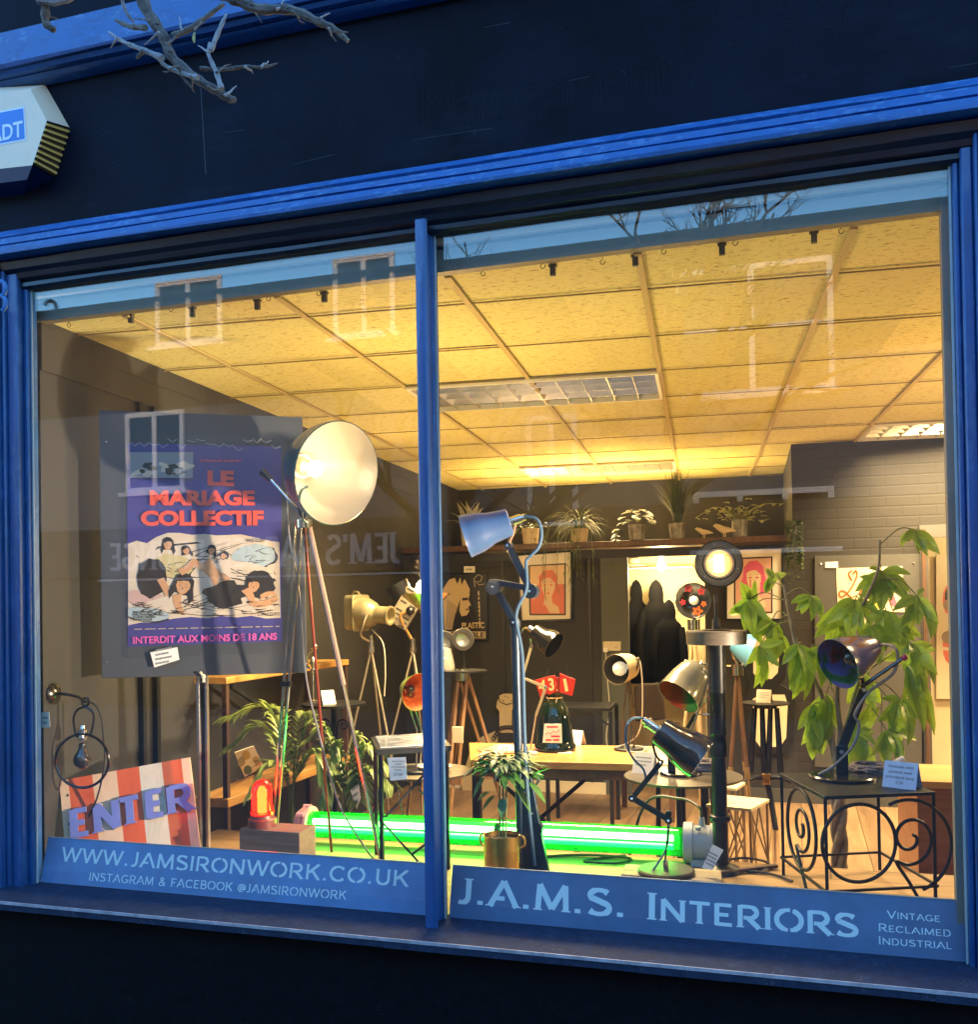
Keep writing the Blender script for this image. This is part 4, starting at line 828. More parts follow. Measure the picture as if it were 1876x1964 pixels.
for i, (s_, w) in enumerate((("decorative", 24), ("steel", 12), ("articulated", 26), ("lamp", 12), ("£130", 16))): text(mb, s_, pl.hit(764 - w / 2, 1461 + i * 5.5 + (4 if i == 4 else 0)), pl.hit(764 + w / 2, 1461 + i * 5.5 + (4 if i == 4 else 0)), (3.6 if i < 4 else 5) * kx, (0, -1, 0), .001)
mb.build('lettering', INK, pt_)
# --- green tube light lying on the platform
tl_, tr2 = atz(592, 1580, .582), atz(1322, 1615, .582); ax = (tr2 - tl_).normalized(); Lt = (tr2 - tl_).length
gt = thing('tube_light', 'long lit green flameproof tube light lying on the platform', 'light', V(((tl_.x + tr2.x) / 2, (tl_.y + tr2.y) / 2, .5)))
m = bpy.data.materials.new('green_sleeve'); m.use_nodes = True; n = m.node_tree; n.nodes.clear(); o = add(n, "ShaderNodeOutputMaterial"); mx = add(n, "ShaderNodeMixShader"); m2 = add(n, "ShaderNodeMixShader"); tr = add(n, "ShaderNodeBsdfTransparent"); tl = add(n, "ShaderNodeBsdfTranslucent"); gl = add(n, "ShaderNodeBsdfGlossy"); fr = add(n, "ShaderNodeLayerWeight")
tr.inputs[0].default_value = (.1, .92, .1, 1); tl.inputs[0].default_value = (.0, .95, .01, 1); gl.inputs["Roughness"].default_value = .04; mx.inputs[0].default_value = .13; fr.inputs[0].default_value = .25
mg = add(n, "ShaderNodeMath", operation='MULTIPLY'); mg.inputs[1].default_value = .4; n.links.new(fr.outputs["Facing"], mg.inputs[0])
n.links.new(tr.outputs[0], mx.inputs[1]); n.links.new(tl.outputs[0], mx.inputs[2]); n.links.new(mg.outputs[0], m2.inputs[0]); n.links.new(mx.outputs[0], m2.inputs[1]); n.links.new(gl.outputs[0], m2.inputs[2]); n.links.new(m2.outputs[0], o.inputs[0])
MB().lathe(tl_, ax, [(0, .056), (Lt, .056)], 32).build('sleeve', m, gt)
up = V((0, 0, 1)); MB().cyl(tl_ + ax * .03 + up * .016 + V((0, -.012, 0)), tl_ + ax * (Lt - .06) + up * .016 + V((0, -.012, 0)), .0125, 14).build('fluorescent_tube', emis('tube_white', (1, 1, .85), 2.4), gt)
MB().cyl(tl_ + ax * .03 - up * .018 + V((0, -.012, 0)), tl_ + ax * (Lt - .06) - up * .018 + V((0, -.012, 0)), .0115, 14).build('fluorescent_tube', emis('tube_cyan', (.05, 1, .9), .3), gt)
MB().box(tl_ + ax * (Lt / 2) + V((0, .03, 0)), (Lt - .08, .006, .075), (ax, V((-ax.y, ax.x, 0)), up)).build('reflector', mat('tray_dull', (.05, .22, .09), .6), gt)
MB().cyl(tl_ + ax * (Lt * .52), tl_ + ax * (Lt * .535), .05, 16).build('clip', BLKM, gt)
PKE = mat('pink_lit_cap', (.55, .3, .3), .5, var=.1); GRE = mat('grey_cast_cap', (.36, .42, .46), .45, var=.08)
MB().lathe(tl_ - ax * .045, ax, [(0, .0001), (0, .058), (.02, .072), (.035, .074), (.035, .066), (.05, .066), (.05, .078), (.062, .078), (.062, .0575)], 32).build('end_cap', PKE, gt)
for i in range(6): aa = i * math.pi / 3 + .3; MB().cyl(tl_ - ax * .03 + (V((-ax.y, ax.x, 0)) * math.cos(aa) + up * math.sin(aa)) * .073, tl_ + ax * .005 + (V((-ax.y, ax.x, 0)) * math.cos(aa) + up * math.sin(aa)) * .073, .011, 10).build('cap_bolt', PKE, gt)
e = tr2; MB().lathe(e - ax * .02, ax, [(0, .0575), (0, .078), (.035, .079), (.037, .068), (.1, .068), (.102, .077), (.125, .077), (.13, .06), (.15, .05), (.15, .0001)], 32).build('end_cap', GRE, gt)
MB().cyl(e + ax * .04 + V((0, -.05, .06)), e + ax * .04 + V((0, -.05, .074)), .012, 12).bb(e + ax * .04 + V((-.03, -.055, -.08)), e + ax * .04 + V((.03, .03, -.055))).cyl(e + ax * .05 + up * .06, e + ax * .05 + up * .1, .016, 12, .01).build('terminal_box', GRE, gt)
cable(gt, [e + ax * .05 + up * .1, e + ax * .04 + up * .14, e - ax * .05 + up * .15 + V((0, .1, 0)), e - ax * .2 + up * .1 + V((0, .16, 0)), V((e.x - .3, .98, .3))], .006, BCORD)
# --- theatre spotlights on tripods
def tri(lab, head, foot_r, name='spotlight', cat='lamp'):
    return thing(name, lab, cat, V((head.x, head.y, 0)))
GOLD = mat('gold_hammer', (.34, .29, .16), .38, metal=.55, var=.15, vscale=20, bump=.1); SILV = mat('dull_silver', (.42, .38, .3), .4, metal=.7, var=.15)
h0 = at(712, 1238, 2.2); k = mpp(h0); sp = tri('old gold hammered theatre spotlight on a steel tripod', h0, .3)
c = at(697, 1176, 2.2); ax = (CR * .86 - CF * .42 - CU * .06).normalized(); up = V((0, 0, 1)); sd = ax.cross(up).normalized()
B0 = c - ax * 26 * k
mb = MB(); 
def rrect(o, w, h, rd, n=5):
    pts = []
    for cx, cy, a in ((w - rd, h - rd, 0), (-w + rd, h - rd, 90), (-w + rd, -h + rd, 180), (w - rd, -h + rd, 270)):
        for i in range(n + 1): pts.append(o + sd * (cx + rd * math.cos(rad(a + 90 * i / n))) + up * (cy + rd * math.sin(rad(a + 90 * i / n))))
    return pts
mb.prism(rrect(B0, 28 * k, 33 * k, 8 * k), ax * 20 * k); mb.prism(rrect(B0 + ax * 18 * k, 30 * k, 35 * k, 9 * k), ax * 4 * k); mb.build('housing', GOLD, sp, .004)
MB().lathe(B0 + ax * 20 * k, ax, [(0, 31 * k), (16 * k, 29 * k), (30 * k, 23 * k), (36 * k, 18 * k), (40 * k, 16.5 * k), (64 * k, 16.5 * k), (65 * k, 18.5 * k), (68 * k, 18.5 * k), (68 * k, 15 * k), (56 * k, 14 * k), (55 * k, .0001)], 32).build('snout', GOLD, sp)
mb = MB()
for i in (-1, 0, 1):
    for j in (-1, 1): mb.box(B0 - ax * .4 * k + sd * i * 10 * k + up * j * 15 * k, (1.5 * k, 5 * k, 17 * k), (ax, sd, up))
mb.build('vent_slots', PBK, sp); MB().lathe(B0, -ax, [(0, 8 * k), (3 * k, 7 * k), (4 * k, .0001)], 16).tube([B0 + up * 34 * k + ax * 2 * k, B0 + up * 40 * k + ax * 6 * k, B0 + up * 40 * k + ax * 14 * k, B0 + up * 35 * k + ax * 18 * k], 2 * k, 6).build('rear_knob', GOLD, sp)
for s_ in (-1, 1): MB().tube(smooth([c + ax * 24 * k + sd * s_ * 24 * k, c + ax * 18 * k + sd * s_ * 30 * k - up * 22 * k, c + ax * 6 * k + sd * s_ * 18 * k - up * 42 * k, h0 + V((0, 0, 6 * k))]), 2.2 * k, 8).build('yoke_arm', SILV if s_ > 0 else BLKM, sp)
MB().sph(c + ax * 24 * k - sd * 25 * k, 5 * k, 10).build('pivot_knob', CHROME, sp); MB().cyl(h0 - V((0, 0, 10 * k)), h0 + V((0, 0, 12 * k)), 5 * k, 14).sph(h0 + V((0, 0, 16 * k)), 4 * k, 10).build('stem', CHROME, sp)
tripod(sp, h0 - V((0, 0, 8 * k)), [V((h0.x - .27, h0.y - .15, 0)), V((h0.x + .3, h0.y - .12, 0)), V((h0.x, h0.y + .28, 0))], 2.3 * k, SILV, m2=CHROME)
cable(sp, [c + ax * 20 * k - up * 30 * k, at(735, 1235, 2.15), at(739, 1290, 2.15), at(737, 1335, 2.15)], 1.2 * k, WCORD); MB().cyl(at(737, 1335, 2.15), at(739, 1355, 2.15), 3 * k, 10).build('switch', BLK, sp)
h0 = at(792, 1238, 2.7); k = mpp(h0); sp = tri('slotted silver box spotlight on a tripod half hidden by the mullion', h0, .3)
c = at(780, 1166, 2.7); xa_ = (CR * .86 - CU * .5).normalized(); ya = (CR * .5 + CU * .86).normalized(); za = -CF
MB().box(c, (40 * k, 34 * k, 76 * k), (xa_, za, ya)).build('housing', mat('beige_metal', (.36, .31, .22), .5, metal=.3, var=.12), sp, .006)
mb = MB()
for j in range(-4, 5):
    if abs(j) == 0: continue
    for i in (-1, 1): mb.box(c + ya * j * 8.6 * k + xa_ * i * 10 * k + za * 17.2 * k, (13 * k, 1.4 * k, 2.6 * k), (xa_, za, ya))
mb.build('vent_slots', PBK, sp)
MB().cyl(c - xa_ * 20 * k + ya * 18 * k, c - xa_ * 40 * k + ya * 30 * k, 20 * k, 20, 23 * k).build('barn_hood', BLKM, sp); MB().sph(c + xa_ * 10 * k + za * 22 * k, 9 * k, 16).build('tension_knob', BLK, sp)
MB().tube(smooth([c + xa_ * 6 * k + za * 21 * k, c - ya * 20 * k + za * 22 * k, h0 + V((-.01, 0, 12 * k)), h0]), 3 * k, 8).build('yoke_arm', OAK, sp); MB().cyl(h0 - V((0, 0, 10 * k)), h0 + V((0, 0, 14 * k)), 5 * k, 14).build('stem', CHROME, sp)
tripod(sp, h0 - V((0, 0, 8 * k)), [V((h0.x - .3, h0.y - .12, 0)), V((h0.x + .26, h0.y - .14, 0)), V((h0.x, h0.y + .28, 0))], 2.2 * k, SILV, m2=BLKM)
# --- scroll pedestal table with chrome lamp
c = at(640, 1348, 1.75); k = mpp(c); pt2 = thing('pedestal_table', 'round thin topped table on a black scrolled iron pedestal', 'table', V((c.x, c.y, 0)))
MB().lathe(c, (0, 0, 1), [(0, .0001), (0, 62 * k), (-4 * k, 62 * k), (-5 * k, 58 * k), (-5 * k, .0001)], 40).build('table_top', BLKM, pt2); MB().cyl(V((c.x, c.y, .02)), c - V((0, 0, 5 * k)), 5 * k, 12).build('stem', BLKM, pt2)
for s_ in (-1, 1):
    q = c + V((s_ * 10 * k, 0, -42 * k)); pts = [q + V((s_ * (2 + r * 1.0) * k * math.cos(a) + s_ * 10 * k, 0, (2 + r) * k * math.sin(a))) for r, a in [(i * .55, i * .5) for i in range(20)]]
    MB().tube(pts + [c + V((s_ * 6 * k, 0, -75 * k)), c + V((s_ * 26 * k, 0, -110 * k))], 1.8 * k, 6).build('scroll', BLKM, pt2)
MB().lathe((c.x, c.y, 0), (0, 0, 1), [(0, .0001), (0, .16), (.02, .15), (.03, .02), (.05, .0001)], 28).build('foot', BLKM, pt2)
tent('white tent card on the round pedestal table', atz(620, 1352, c.z), atz(645, 1350, c.z), 26 * k, .03)
q = atz(601, 1345, c.z); cl = thing('chrome_lamp', 'small chrome jointed lamp on the pedestal table behind tripod', 'lamp', q); MB().lathe(q, (0, 0, 1), [(0, .0001), (0, 13 * k), (3 * k, 13 * k), (5 * k, 3 * k), (60 * k, 2 * k), (62 * k, 6 * k), (70 * k, 5 * k), (74 * k, 7 * k), (84 * k, 4 * k), (88 * k, .0001)], 20).build('stem', CHROME, cl)
MB().tube(smooth([q + V((0, 0, 60 * k)), q + V((-14 * k, 0, 72 * k)), q + V((-8 * k, 0, 92 * k)), q + V((4 * k, 0, 104 * k))]), 2.5 * k, 8).sph(q + V((4 * k, 0, 106 * k)), 7 * k, 12).sph(q + V((-14 * k, 0, 72 * k)), 4 * k, 10).build('arm', CHROME, cl)
# --- round table with the painted lamp by the mullion
c = at(816, 1478, 1.9); k = mpp(c); rt = thing('round_table', 'round worn metal table half behind the mullion', 'table', V((c.x, c.y, 0)))
MB().lathe(c, (0, 0, 1), [(0, .0001), (0, 90 * k), (-4 * k, 90 * k), (-4 * k, .0001)], 48).build('table_top', mat('worn_steel', (.2, .18, .13), .45, metal=.5, var=.3), rt)
for i in range(4): a = i * 1.57 + .6; MB().tube([c + V((math.cos(a) * 26 * k, math.sin(a) * 26 * k, -4 * k)), V((c.x + math.cos(a) * 55 * k, c.y + math.sin(a) * 55 * k, 0))], 2.6 * k, 6).build('leg', CHROME, rt)
pl_ = thing('painted_lamp', 'green and cream desk lamp with red and orange painted inside', 'lamp', c); disc_base(pl_, c + V((-14 * k, -10 * k, 0)), 42 * k, 7 * k, BLKM)
sA = at(776, 1318, 1.85); sd_ = (CR * .62 - CF * .75 - CU * .12).normalized()
shade(pl_, sA, sd_, 44 * k, 9 * k, 36 * k, mat('olive_green', (.2, .3, .06), .35, coat=.4), mat('painted_inside', (.5, .04, .02), .4, col2=(.7, .25, .05), vscale=22), bell=.7); bulb(pl_, sA + sd_ * 20 * k, 9 * k, DKBULB, sd_)
MB().tube([sA, at(784, 1352, 1.88), at(800, 1400, 1.9), c + V((-14 * k, -10 * k, 6 * k))], 2 * k, 8).tube([sA + V((.02, 0, 0)), at(794, 1352, 1.88), at(812, 1410, 1.9), c + V((-8 * k, -10 * k, 6 * k))], 2 * k, 8).build('arm', CHROME, pl_)
mb = MB()
for i in range(5): mb.tube([c + V((24 * k + (24 + i * 2) * k * math.cos(a), -14 * k + (24 + i * 2) * k * math.sin(a) * .9, (3 + i * 2.4) * k)) for a in [j * .42 for j in range(15)]], 1.7 * k, 6, True)
tag(mb.build('coiled_cable', WCORD), 'white flex coiled on the round table by the mullion', 'cable')
# ================================================================ added unseen lamps in place of the shop's other lights
def added_uplighter(x, y, label, power, z=1.55, col=WARM):  # invented lamp, kept out of view, added to brighten ceiling and room
    t = thing('added_uplighter', label, 'lamp', (x, y, 0)); MB().lathe((x, y, 0), (0, 0, 1), [(0, .0001), (0, .14), (.02, .13), (.025, .012), (z - .12, .012), (z - .1, .02), (z - .06, .07), (z - .02, .11), (z - .02, .105), (z - .055, .06), (z - .08, .0001)], 24).build('stand', BRASS, t)
    MB().sph((x, y, z), .045, 12).build('bulb', emis('lit_globe', (1, .7, .35), 2.0), t); lamp('added_uplighter_lamp', t, (x, y, z + .09), power, col, .06); return t
PK = 9.5
p = at(815, 1150, 2.9); added_uplighter(p.x, p.y, 'added brass globe lamp hidden well behind the mullion', PK * .28)
p = at(817, 1150, .92); added_uplighter(p.x, p.y, 'added brass globe lamp hidden close behind the mullion', PK * .36, 1.6)
added_uplighter(1.75, 2.3, 'added unseen brass globe lamp beside the brick wall', PK * .75)
p = at(400, 1000, 2.4); added_uplighter(p.x, p.y, 'added brass globe lamp hidden behind the slate display board', PK * .8)
ds = thing('added_spotlight', 'small black spotlight added out of view beyond the window post', 'lamp', (1.0, .15, 1.1))  # added to light the poster and window display from the side
MB().cyl((1.06, .15, 1.14), (.94, .155, 1.16), .045, 20, .05).bb((1.02, .1, 1.1), (1.06, .13, 1.2)).build('housing', BLK, ds); lamp('added_spot', ds, (.92, .157, 1.165), 62.0, (1, .74, .48), .04, (V((-3.2, .27, .3)), rad(46)))
# ================================================================ ceiling lights, hooks and clips
LOU = mat('louvre_mirror', (.85, .83, .78), .25, metal=.85); TRAY = mat('fitting_white', (.7, .7, .68), .4)
POW = 11.0
def fitting(j, i, label, ny=4, nx=10):
    a, b_, c = grid(j, i), grid(j + 2, i), grid(j, i + 1); o = (b_ + c) / 2; t = thing('ceiling_light', label, 'ceiling light', o, 'louvred ceiling lights')
    X, Y, Z = EX, EY, V((0, 0, 1)); w, d = TS * 2 - .012, TS - .012
    fr = MB()
    for s_ in (-1, 1): fr.box(o + Y * s_ * (d / 2 - .008), (w, .016, .03), (X, Y, Z)); fr.box(o + X * s_ * (w / 2 - .008), (.016, d - .032, .03), (X, Y, Z))
    fr.build('frame', TRAY, t); MB().box(o + Z * .085, (w - .02, d - .02, .004), (X, Y, Z)).build('tray', TRAY, t); lv = MB()
    for k in range(1, nx): lv.prism([o + X * (w * (k / nx - .5) + e) + Y * s_ * (d / 2 - .018) + Z * z for e, z, s_ in ((-.002, -.012, -1), (-.012, .05, -1), (.012, .05, -1), (.002, -.012, -1))], Y * (d - .036))
    for k in range(1, ny): lv.prism([o + Y * (d * (k / ny - .5) + e) - X * (w / 2 - .018) + Z * z for e, z in ((-.002, -.0115), (-.02, .05), (.02, .05), (.002, -.0115))], X * (w - .036))
    lv.build('louvre', LOU, t)
    al = bpy.data.lights.new('louvre_light', 'AREA'); al.shape = 'RECTANGLE'; al.size = w * .94; al.size_y = d * .9; al.energy = POW; al.color = (1, .7, .36); al.spread = rad(125)
    ao = bpy.data.objects.new('louvre_light', al); COL.objects.link(ao); ao.parent = t; ao.location = Z * -.02; ao.rotation_euler = (0, 0, .0923)
    for k in range(ny): q = o + Y * d * ((k + .5) / ny - .5) + Z * .065; MB().cyl(q - X * (w / 2 - .04), q + X * (w / 2 - .04), .008, 8).build('tube', mat('unlit_tube', (.75, .76, .78), .3), t)
fitting(-1, 2, 'silver louvred ceiling light closest to the window'); fitting(-1, 7, 'silver louvred ceiling light over the tall grass on the shelf'); fitting(3, 5, 'silver louvred ceiling light cut off by the window post'); fitting(4, 2, 'silver louvred ceiling light added out of view beyond the window post')  # the last fitting is added out of view to light tree and table
def Z5(x, y): return ((100 + x * .42644) / 1.612, (850 + y * .42644) / 1.612)
def Z6(x, y): return ((700 + x * .37313) / 1.612, (900 + y * .37313) / 1.612)
def Z1(x, y): return ((1900 + x * .42644) / 1.612, (700 + y * .42644) / 1.612)
def Z2(x, y): return ((1340 + x * .42644) / 1.612, (800 + y * .42644) / 1.612)
hk = [Z5(265, 365), Z5(1005, 250), Z5(1350, 212), Z5(1712, 172), Z6(765, 20), Z2(360, 105), Z2(793, 50), Z2(1227, 20), Z1(357, 178), Z1(875, 115), Z1(1645, 28)]
kl = [Z5(715, 315), Z5(1160, 272), Z5(1632, 218), Z6(812, 52), Z2(867, 85), Z2(1465, 15), Z1(780, 168), Z1(1447, 80)]
proto = None
for x, y in hk:
    p = at(x, y - 6, .105)
    if proto is None:
        proto = tag(MB().tube([p + V((0, 0, .012)), p - V((0, 0, .006))] + [p + V((.008 * math.cos(a), 0, -.012 + .009 * math.sin(a))) for a in (2.6, 3.4, 4.2, 5.0, 5.8, 6.6)], .0014, 6).build('cup_hook', BLKM), 'small dark cup hook in the ceiling edge behind the window head', 'hook', 'cup hooks along the window head'); p0_ = p
    else: dup(proto, p - p0_)
proto = None
for x, y in kl:
    p = at(x, y, .13)
    if proto is None: proto = tag(MB().bb(p + V((-.014, -.008, .012)), p + V((.014, .008, .018))).bb(p + V((-.009, -.007, -.018)), p + V((.009, .007, .012))).build('curtain_clip', GREYD), 'small square grey clip in the ceiling edge behind the window head', 'clip', 'square clips along the window head'); p0_ = p
    else: dup(proto, p - p0_)
# ================================================================ right pane, front row
# --- giant blue balanced arm lamp
Y5 = .5; g0 = at(1025, 1668, Y5); k = mpp(at(990, 1200, Y5)); ga = thing('giant_desk_lamp', 'oversized jointed lamp with pale blue enamel shade and dark blue post', 'lamp', V((g0.x, g0.y, .5)))
NAVY = mat('navy_metal', (.012, .03, .06), .35, metal=.3, var=.25, vscale=10, coat=.3); PBLUE = mat('pale_blue_enamel', (.05, .105, .26), .35, var=.05, coat=.15)
A = lambda x, y, Y=Y5: at(x, y, Y)
MB().tube([A(988, 1196), A(994, 1440)], 8.5 * k, 14).tube([A(994, 1430), A(1001, 1700)], 8.2 * k, 14).cyl(A(988, 1190), A(988, 1204), 10.5 * k, 16).build('post', NAVY, ga)
fin = [(1003, 1430), (1009, 1432), (1017, 1480), (1036, 1590), (1058, 1700), (1003, 1700)]; MB().prism([A(x, y, Y5 - .012) for x, y in fin][::-1], (0, .024, 0)).build('fin', NAVY, ga, .002)
mb = MB()
for x, y, r in ((1022, 1497, 11), (1026, 1590, 14)): mb.lathe(A(x, y, Y5 - .014), (0, 1, 0), [(0, (r - 3) * k), (0, r * k), (.03, r * k), (.03, (r - 3) * k), (0, (r - 3) * k)], 24)
mb.build('porthole_ring', NAVY, ga)
mb = MB()
for x, y in ((1012, 1455), (1020, 1560), (1006, 1520), (1022, 1640)): mb.sph(A(x, y, Y5 - .014), 2.2 * k, 8)
mb.build('bolt', CHROME, ga)
J = [A(988, 1194), A(949, 1126), A(1019, 1134), A(976, 1047)]
def arm2(root, a, b_, w, m, gap=.009):
    for s_ in (-1, 1): MB().bar(V(a) + V((0, s_ * gap, 0)), V(b_) + V((0, s_ * gap, 0)), .004, w).build('arm', m, root, .0012)
for a, b_ in ((J[0], J[1]), (J[1] + V((.0, .0, .02)), J[2] + V((0, 0, .01))), (J[2], J[3])): arm2(ga, a, b_, 11 * k, NAVY, .013)
mb = MB()
for q, r in ((J[0], 8), (J[1], 15), (J[2], 14), (J[3], 7)): mb.lathe(q + V((0, -.022, 0)), (0, 1, 0), [(0, .0001), (0, r * k), (.044, r * k), (.044, .0001)], 24)
mb.build('joint_plate', NAVY, ga)
mb = MB()
for q in J: mb.sph(q + V((0, -.024, 0)), 3.4 * k, 8)
mb.build('joint_bolt', CHROME, ga)
nk = A(979, 1001, .5); ri = A(893, 1029, .46); ax = (ri - nk).normalized(); L_ = (ri - nk).length
shade(ga, nk, ax, L_, 20 * k, 42 * k, PBLUE, mat('shade_white', (.7, .68, .62), .4), prof=[(0, .05), (.02, .3), (.22, .38), (.45, .52), (.58, .72), (.68, .82), (.86, .95), (1, 1)])
MB().cyl(nk - ax * 22 * k, nk + ax * 2 * k, 9 * k, 16).cyl(nk - ax * 30 * k, nk - ax * 22 * k, 7 * k, 14).build('socket', CHROME, ga)
MB().tube(smooth([nk - ax * 10 * k, A(984, 1022), A(978, 1036), J[3]]), 3.6 * k, 8).build('shade_bracket', mat('rust_bracket', (.2, .12, .08), .5), ga)
cable(ga, [nk - ax * 28 * k, A(1010, 990), A(1030, 996), A(1039, 1020), A(1034, 1048), A(1018, 1066), A(1009, 1080), A(1010, 1130, .47), A(990, 1180, .47), A(1002, 1260, .47), A(1006, 1400, .46), A(1012, 1520, .46), A(1026, 1660, .46)], 3.2 * k, BLUCORD)
# --- brass pot with a variegated plant
Yp = .42; c = at(964, 1640, Yp); k = mpp(c); pc_ = V((c.x, c.y, .5)); zt = at(964, 1600, Yp).z
bp_ = tag(thing('brass_pot', 'two handled brass pan used as a planter beside the giant lamp', 'pot', pc_), 'two handled brass pan used as a planter beside the giant lamp', 'pot')
MB().lathe(pc_, (0, 0, 1), [(0, .0001), (.0, 34 * k), (.004, 36 * k), (zt - .5, 36 * k), (zt - .5, 34.5 * k), (.02, 34 * k)], 40).build('pan', BRASS, bp_)
for s_ in (-1, 1): q = V((c.x + s_ * 36 * k, c.y, zt - .022)); MB().tube(arc(q, 9 * k, -1.9, 1.9, 10, X=V((s_, 0, 0)), ry=12 * k), 2.4 * k, 8).build('handle', BRASS, bp_)
pl_ = thing('pot_plant', 'small tree shaped variegated plant growing in the brass pan', 'plant', V((c.x, c.y, zt - .03))); SOIL = mat('soil', (.03, .02, .012), .9)
MB().disc(V((c.x, c.y, zt - .02)), (0, 0, 1), 34 * k, 24).build('soil', SOIL, pl_)
mb = MB()
for i in range(3): mb.tube(smooth([V((c.x + (i - 1) * .012, c.y, zt - .03)), at(959 + i * 6, 1550, Yp), at(958 + i * 7, 1480, Yp + .02 * i)]), .0035, 6)
mb.build('stem', STEM, pl_)
VAR = mat('variegated_leaf', (.04, .1, .025), .4, col2=(.34, .38, .22), vscale=34); VAR2 = mat('green_leaf', (.035, .11, .02), .4, var=.35, vscale=16)
r2 = random.Random(4); mb = MB()
for i in range(150):
    a = r2.uniform(0, 6.28); el = r2.uniform(-.25, 1); o = at(968, 1478, Yp + .02) + V((math.cos(a) * math.cos(el), math.sin(a) * math.cos(el), math.sin(el))) * r2.uniform(.02, .088)
    d = V((math.cos(a), math.sin(a) * .8, r2.uniform(-.1, .5))); mb.mt(0 if (el > .1 and r2.random() < .75) else 1); mb.leaf(o, d, r2.uniform(.055, .095), r2.uniform(.022, .034), droop=r2.uniform(.5, 1.7), fold=.3, n=5)
for x, y, tx, ty in ((950, 1525, 922, 1555), (940, 1518, 914, 1535), (985, 1500, 1022, 1560), (1020, 1490, 1056, 1468), (1015, 1500, 1050, 1540), (965, 1530, 962, 1570), (930, 1490, 905, 1530)):
    a_, b_ = at(x, y, Yp), at(tx, ty, Yp - .04); mb.mt(1).leaf(a_, b_ - a_, (b_ - a_).length, .036, droop=.25, fold=.3, n=6)
mb.build('foliage', [VAR, VAR2], pl_)
# --- black desk lamp on a timber slab
zs_ = .532; sl_ = MB(); s4 = [atz(1190, 1676, zs_), atz(1386, 1692, zs_), atz(1383, 1668, zs_), atz(1200, 1656, zs_)]; sl_.prism([p - V((0, 0, .03)) for p in s4], (0, 0, .03)); tag(sl_.build('timber_slab', ASH, None, .003), 'weathered timber slab under the black jointed lamp', 'board')
Yk = .36; c = atz(1278, 1674, zs_ + .001); k = mpp(c); Yk = c.y
bl_ = thing('desk_lamp', 'black jointed desk lamp with glossy bell shade on a timber slab', 'lamp', c); disc_base(bl_, c, 54 * k, 9 * k, mat('base_black', (.02, .02, .018), .45, var=.4, vscale=20))
A = lambda x, y, Y=None: at(x, y, Yk if Y is None else Y)
DGR = mat('dark_green_metal', (.012, .022, .022), .38, metal=.4, var=.25)
J = [A(1276, 1652), A(1283, 1572), A(1213, 1530), A(1268, 1462)]
MB().cyl(c + V((0, 0, 8 * k)), J[0], 5 * k, 14).sph(J[0], 5 * k, 10).build('knuckle', CHROME, bl_)
for a, b_ in zip(J[:-1], J[1:]): arm2(bl_, a, b_, 10 * k, DGR, .006)
mb = MB()
for q, r in ((J[1], 7), (J[1] + V((0, 0, 12 * k)), 6), (J[2], 7), (J[3], 5)): mb.lathe(q + V((0, -.012, 0)), (0, 1, 0), [(0, .0001), (0, r * k), (.024, r * k), (.024, .0001)], 20)
mb.build('joint_plate', DGR, bl_)
mb = MB()
for q in (J[1], J[2], J[3]): mb.sph(q + V((0, -.014, 0)), 3.2 * k, 8)
mb.build('joint_bolt', CHROME, bl_)
nk = A(1263, 1399); ri = A(1346, 1456, Yk - .005); ax = (ri - nk).normalized(); L_ = (ri - nk).length
shade(bl_, nk, ax, L_, 18 * k, 43 * k, BLK, WHITE, prof=[(0, .2), (.03, .38), (.12, .44), (.3, .5), (.44, .62), (.56, .78), (.7, .89), (.86, .96), (1, 1)])
MB().cyl(nk - ax * 22 * k, nk + ax * 3 * k, 10 * k, 18).cyl(nk - ax * 26 * k, nk - ax * 22 * k, 12 * k, 18).cyl(nk - ax * 34 * k, nk - ax * 26 * k, 7 * k, 14).build('socket', CHROME, bl_)
MB().tube(smooth([nk + ax * 2 * k - V((0, 0, 12 * k)), A(1253, 1420), A(1257, 1445), J[3]]), 2.4 * k, 8).build('shade_bracket', BLKM, bl_)
cable(bl_, [nk - ax * 34 * k, A(1236, 1378), A(1215, 1377), A(1202, 1392), A(1201, 1425), A(1215, 1455), A(1234, 1475, Yk + .02), A(1240, 1500, Yk + .02)], 2.3 * k, BLUCORD); cable(bl_, [A(1283, 1580, Yk + .02), A(1280, 1620, Yk + .02), A(1262, 1655, Yk - .02), A(1236, 1690, Yk - .05)], 2.2 * k, BLUCORD)
# --- lit bulkhead lamp on a pedestal column
Yc = .75; cb = V((*atz(1383, 1671, .5)[:2], .5)); k = mpp(cb); Yc = cb.y; A = lambda x, y, Y=None: at(x, y, Yc if Y is None else Y)
zt = A(1376, 1222).z; pd = thing('pedestal', 'tall dark turned column with a thick round wooden top', 'pedestal', cb)
cx = A(1380, 1230); prf = [(0, .0001), (0, 40 * k), (8 * k, 36 * k), (16 * k, 16 * k)]; H = zt - 12 * k - .5
for t, r in ((.08, 14.5), (.22, 14), (.225, 20), (.235, 21), (.245, 20), (.25, 14), (.4, 14.5), (.5, 14), (.505, 17), (.52, 18), (.56, 17), (.575, 15), (.6, 16), (.605, 17.5), (.64, 15.5), (.7, 16), (.78, 16.5), (.785, 17.5), (.79, 17), (.99, 17), (1, 17)): prf.append((t * H, r * k))
MB().lathe((cb.x, cb.y, .5), (0, 0, 1), prf, 28).build('column', mat('column_black', (.012, .014, .018), .35, metal=.3, var=.4, vscale=14), pd)
MB().lathe((cb.x, cb.y, zt - 13 * k), (0, 0, 1), [(0, .0001), (0, 57 * k), (24 * k, 57.5 * k), (26 * k, 56 * k), (26 * k, .0001)], 48).build('top', wood('dark_slab', (.1, .075, .05), (.035, .03, .026), 0, 9, .5), pd)
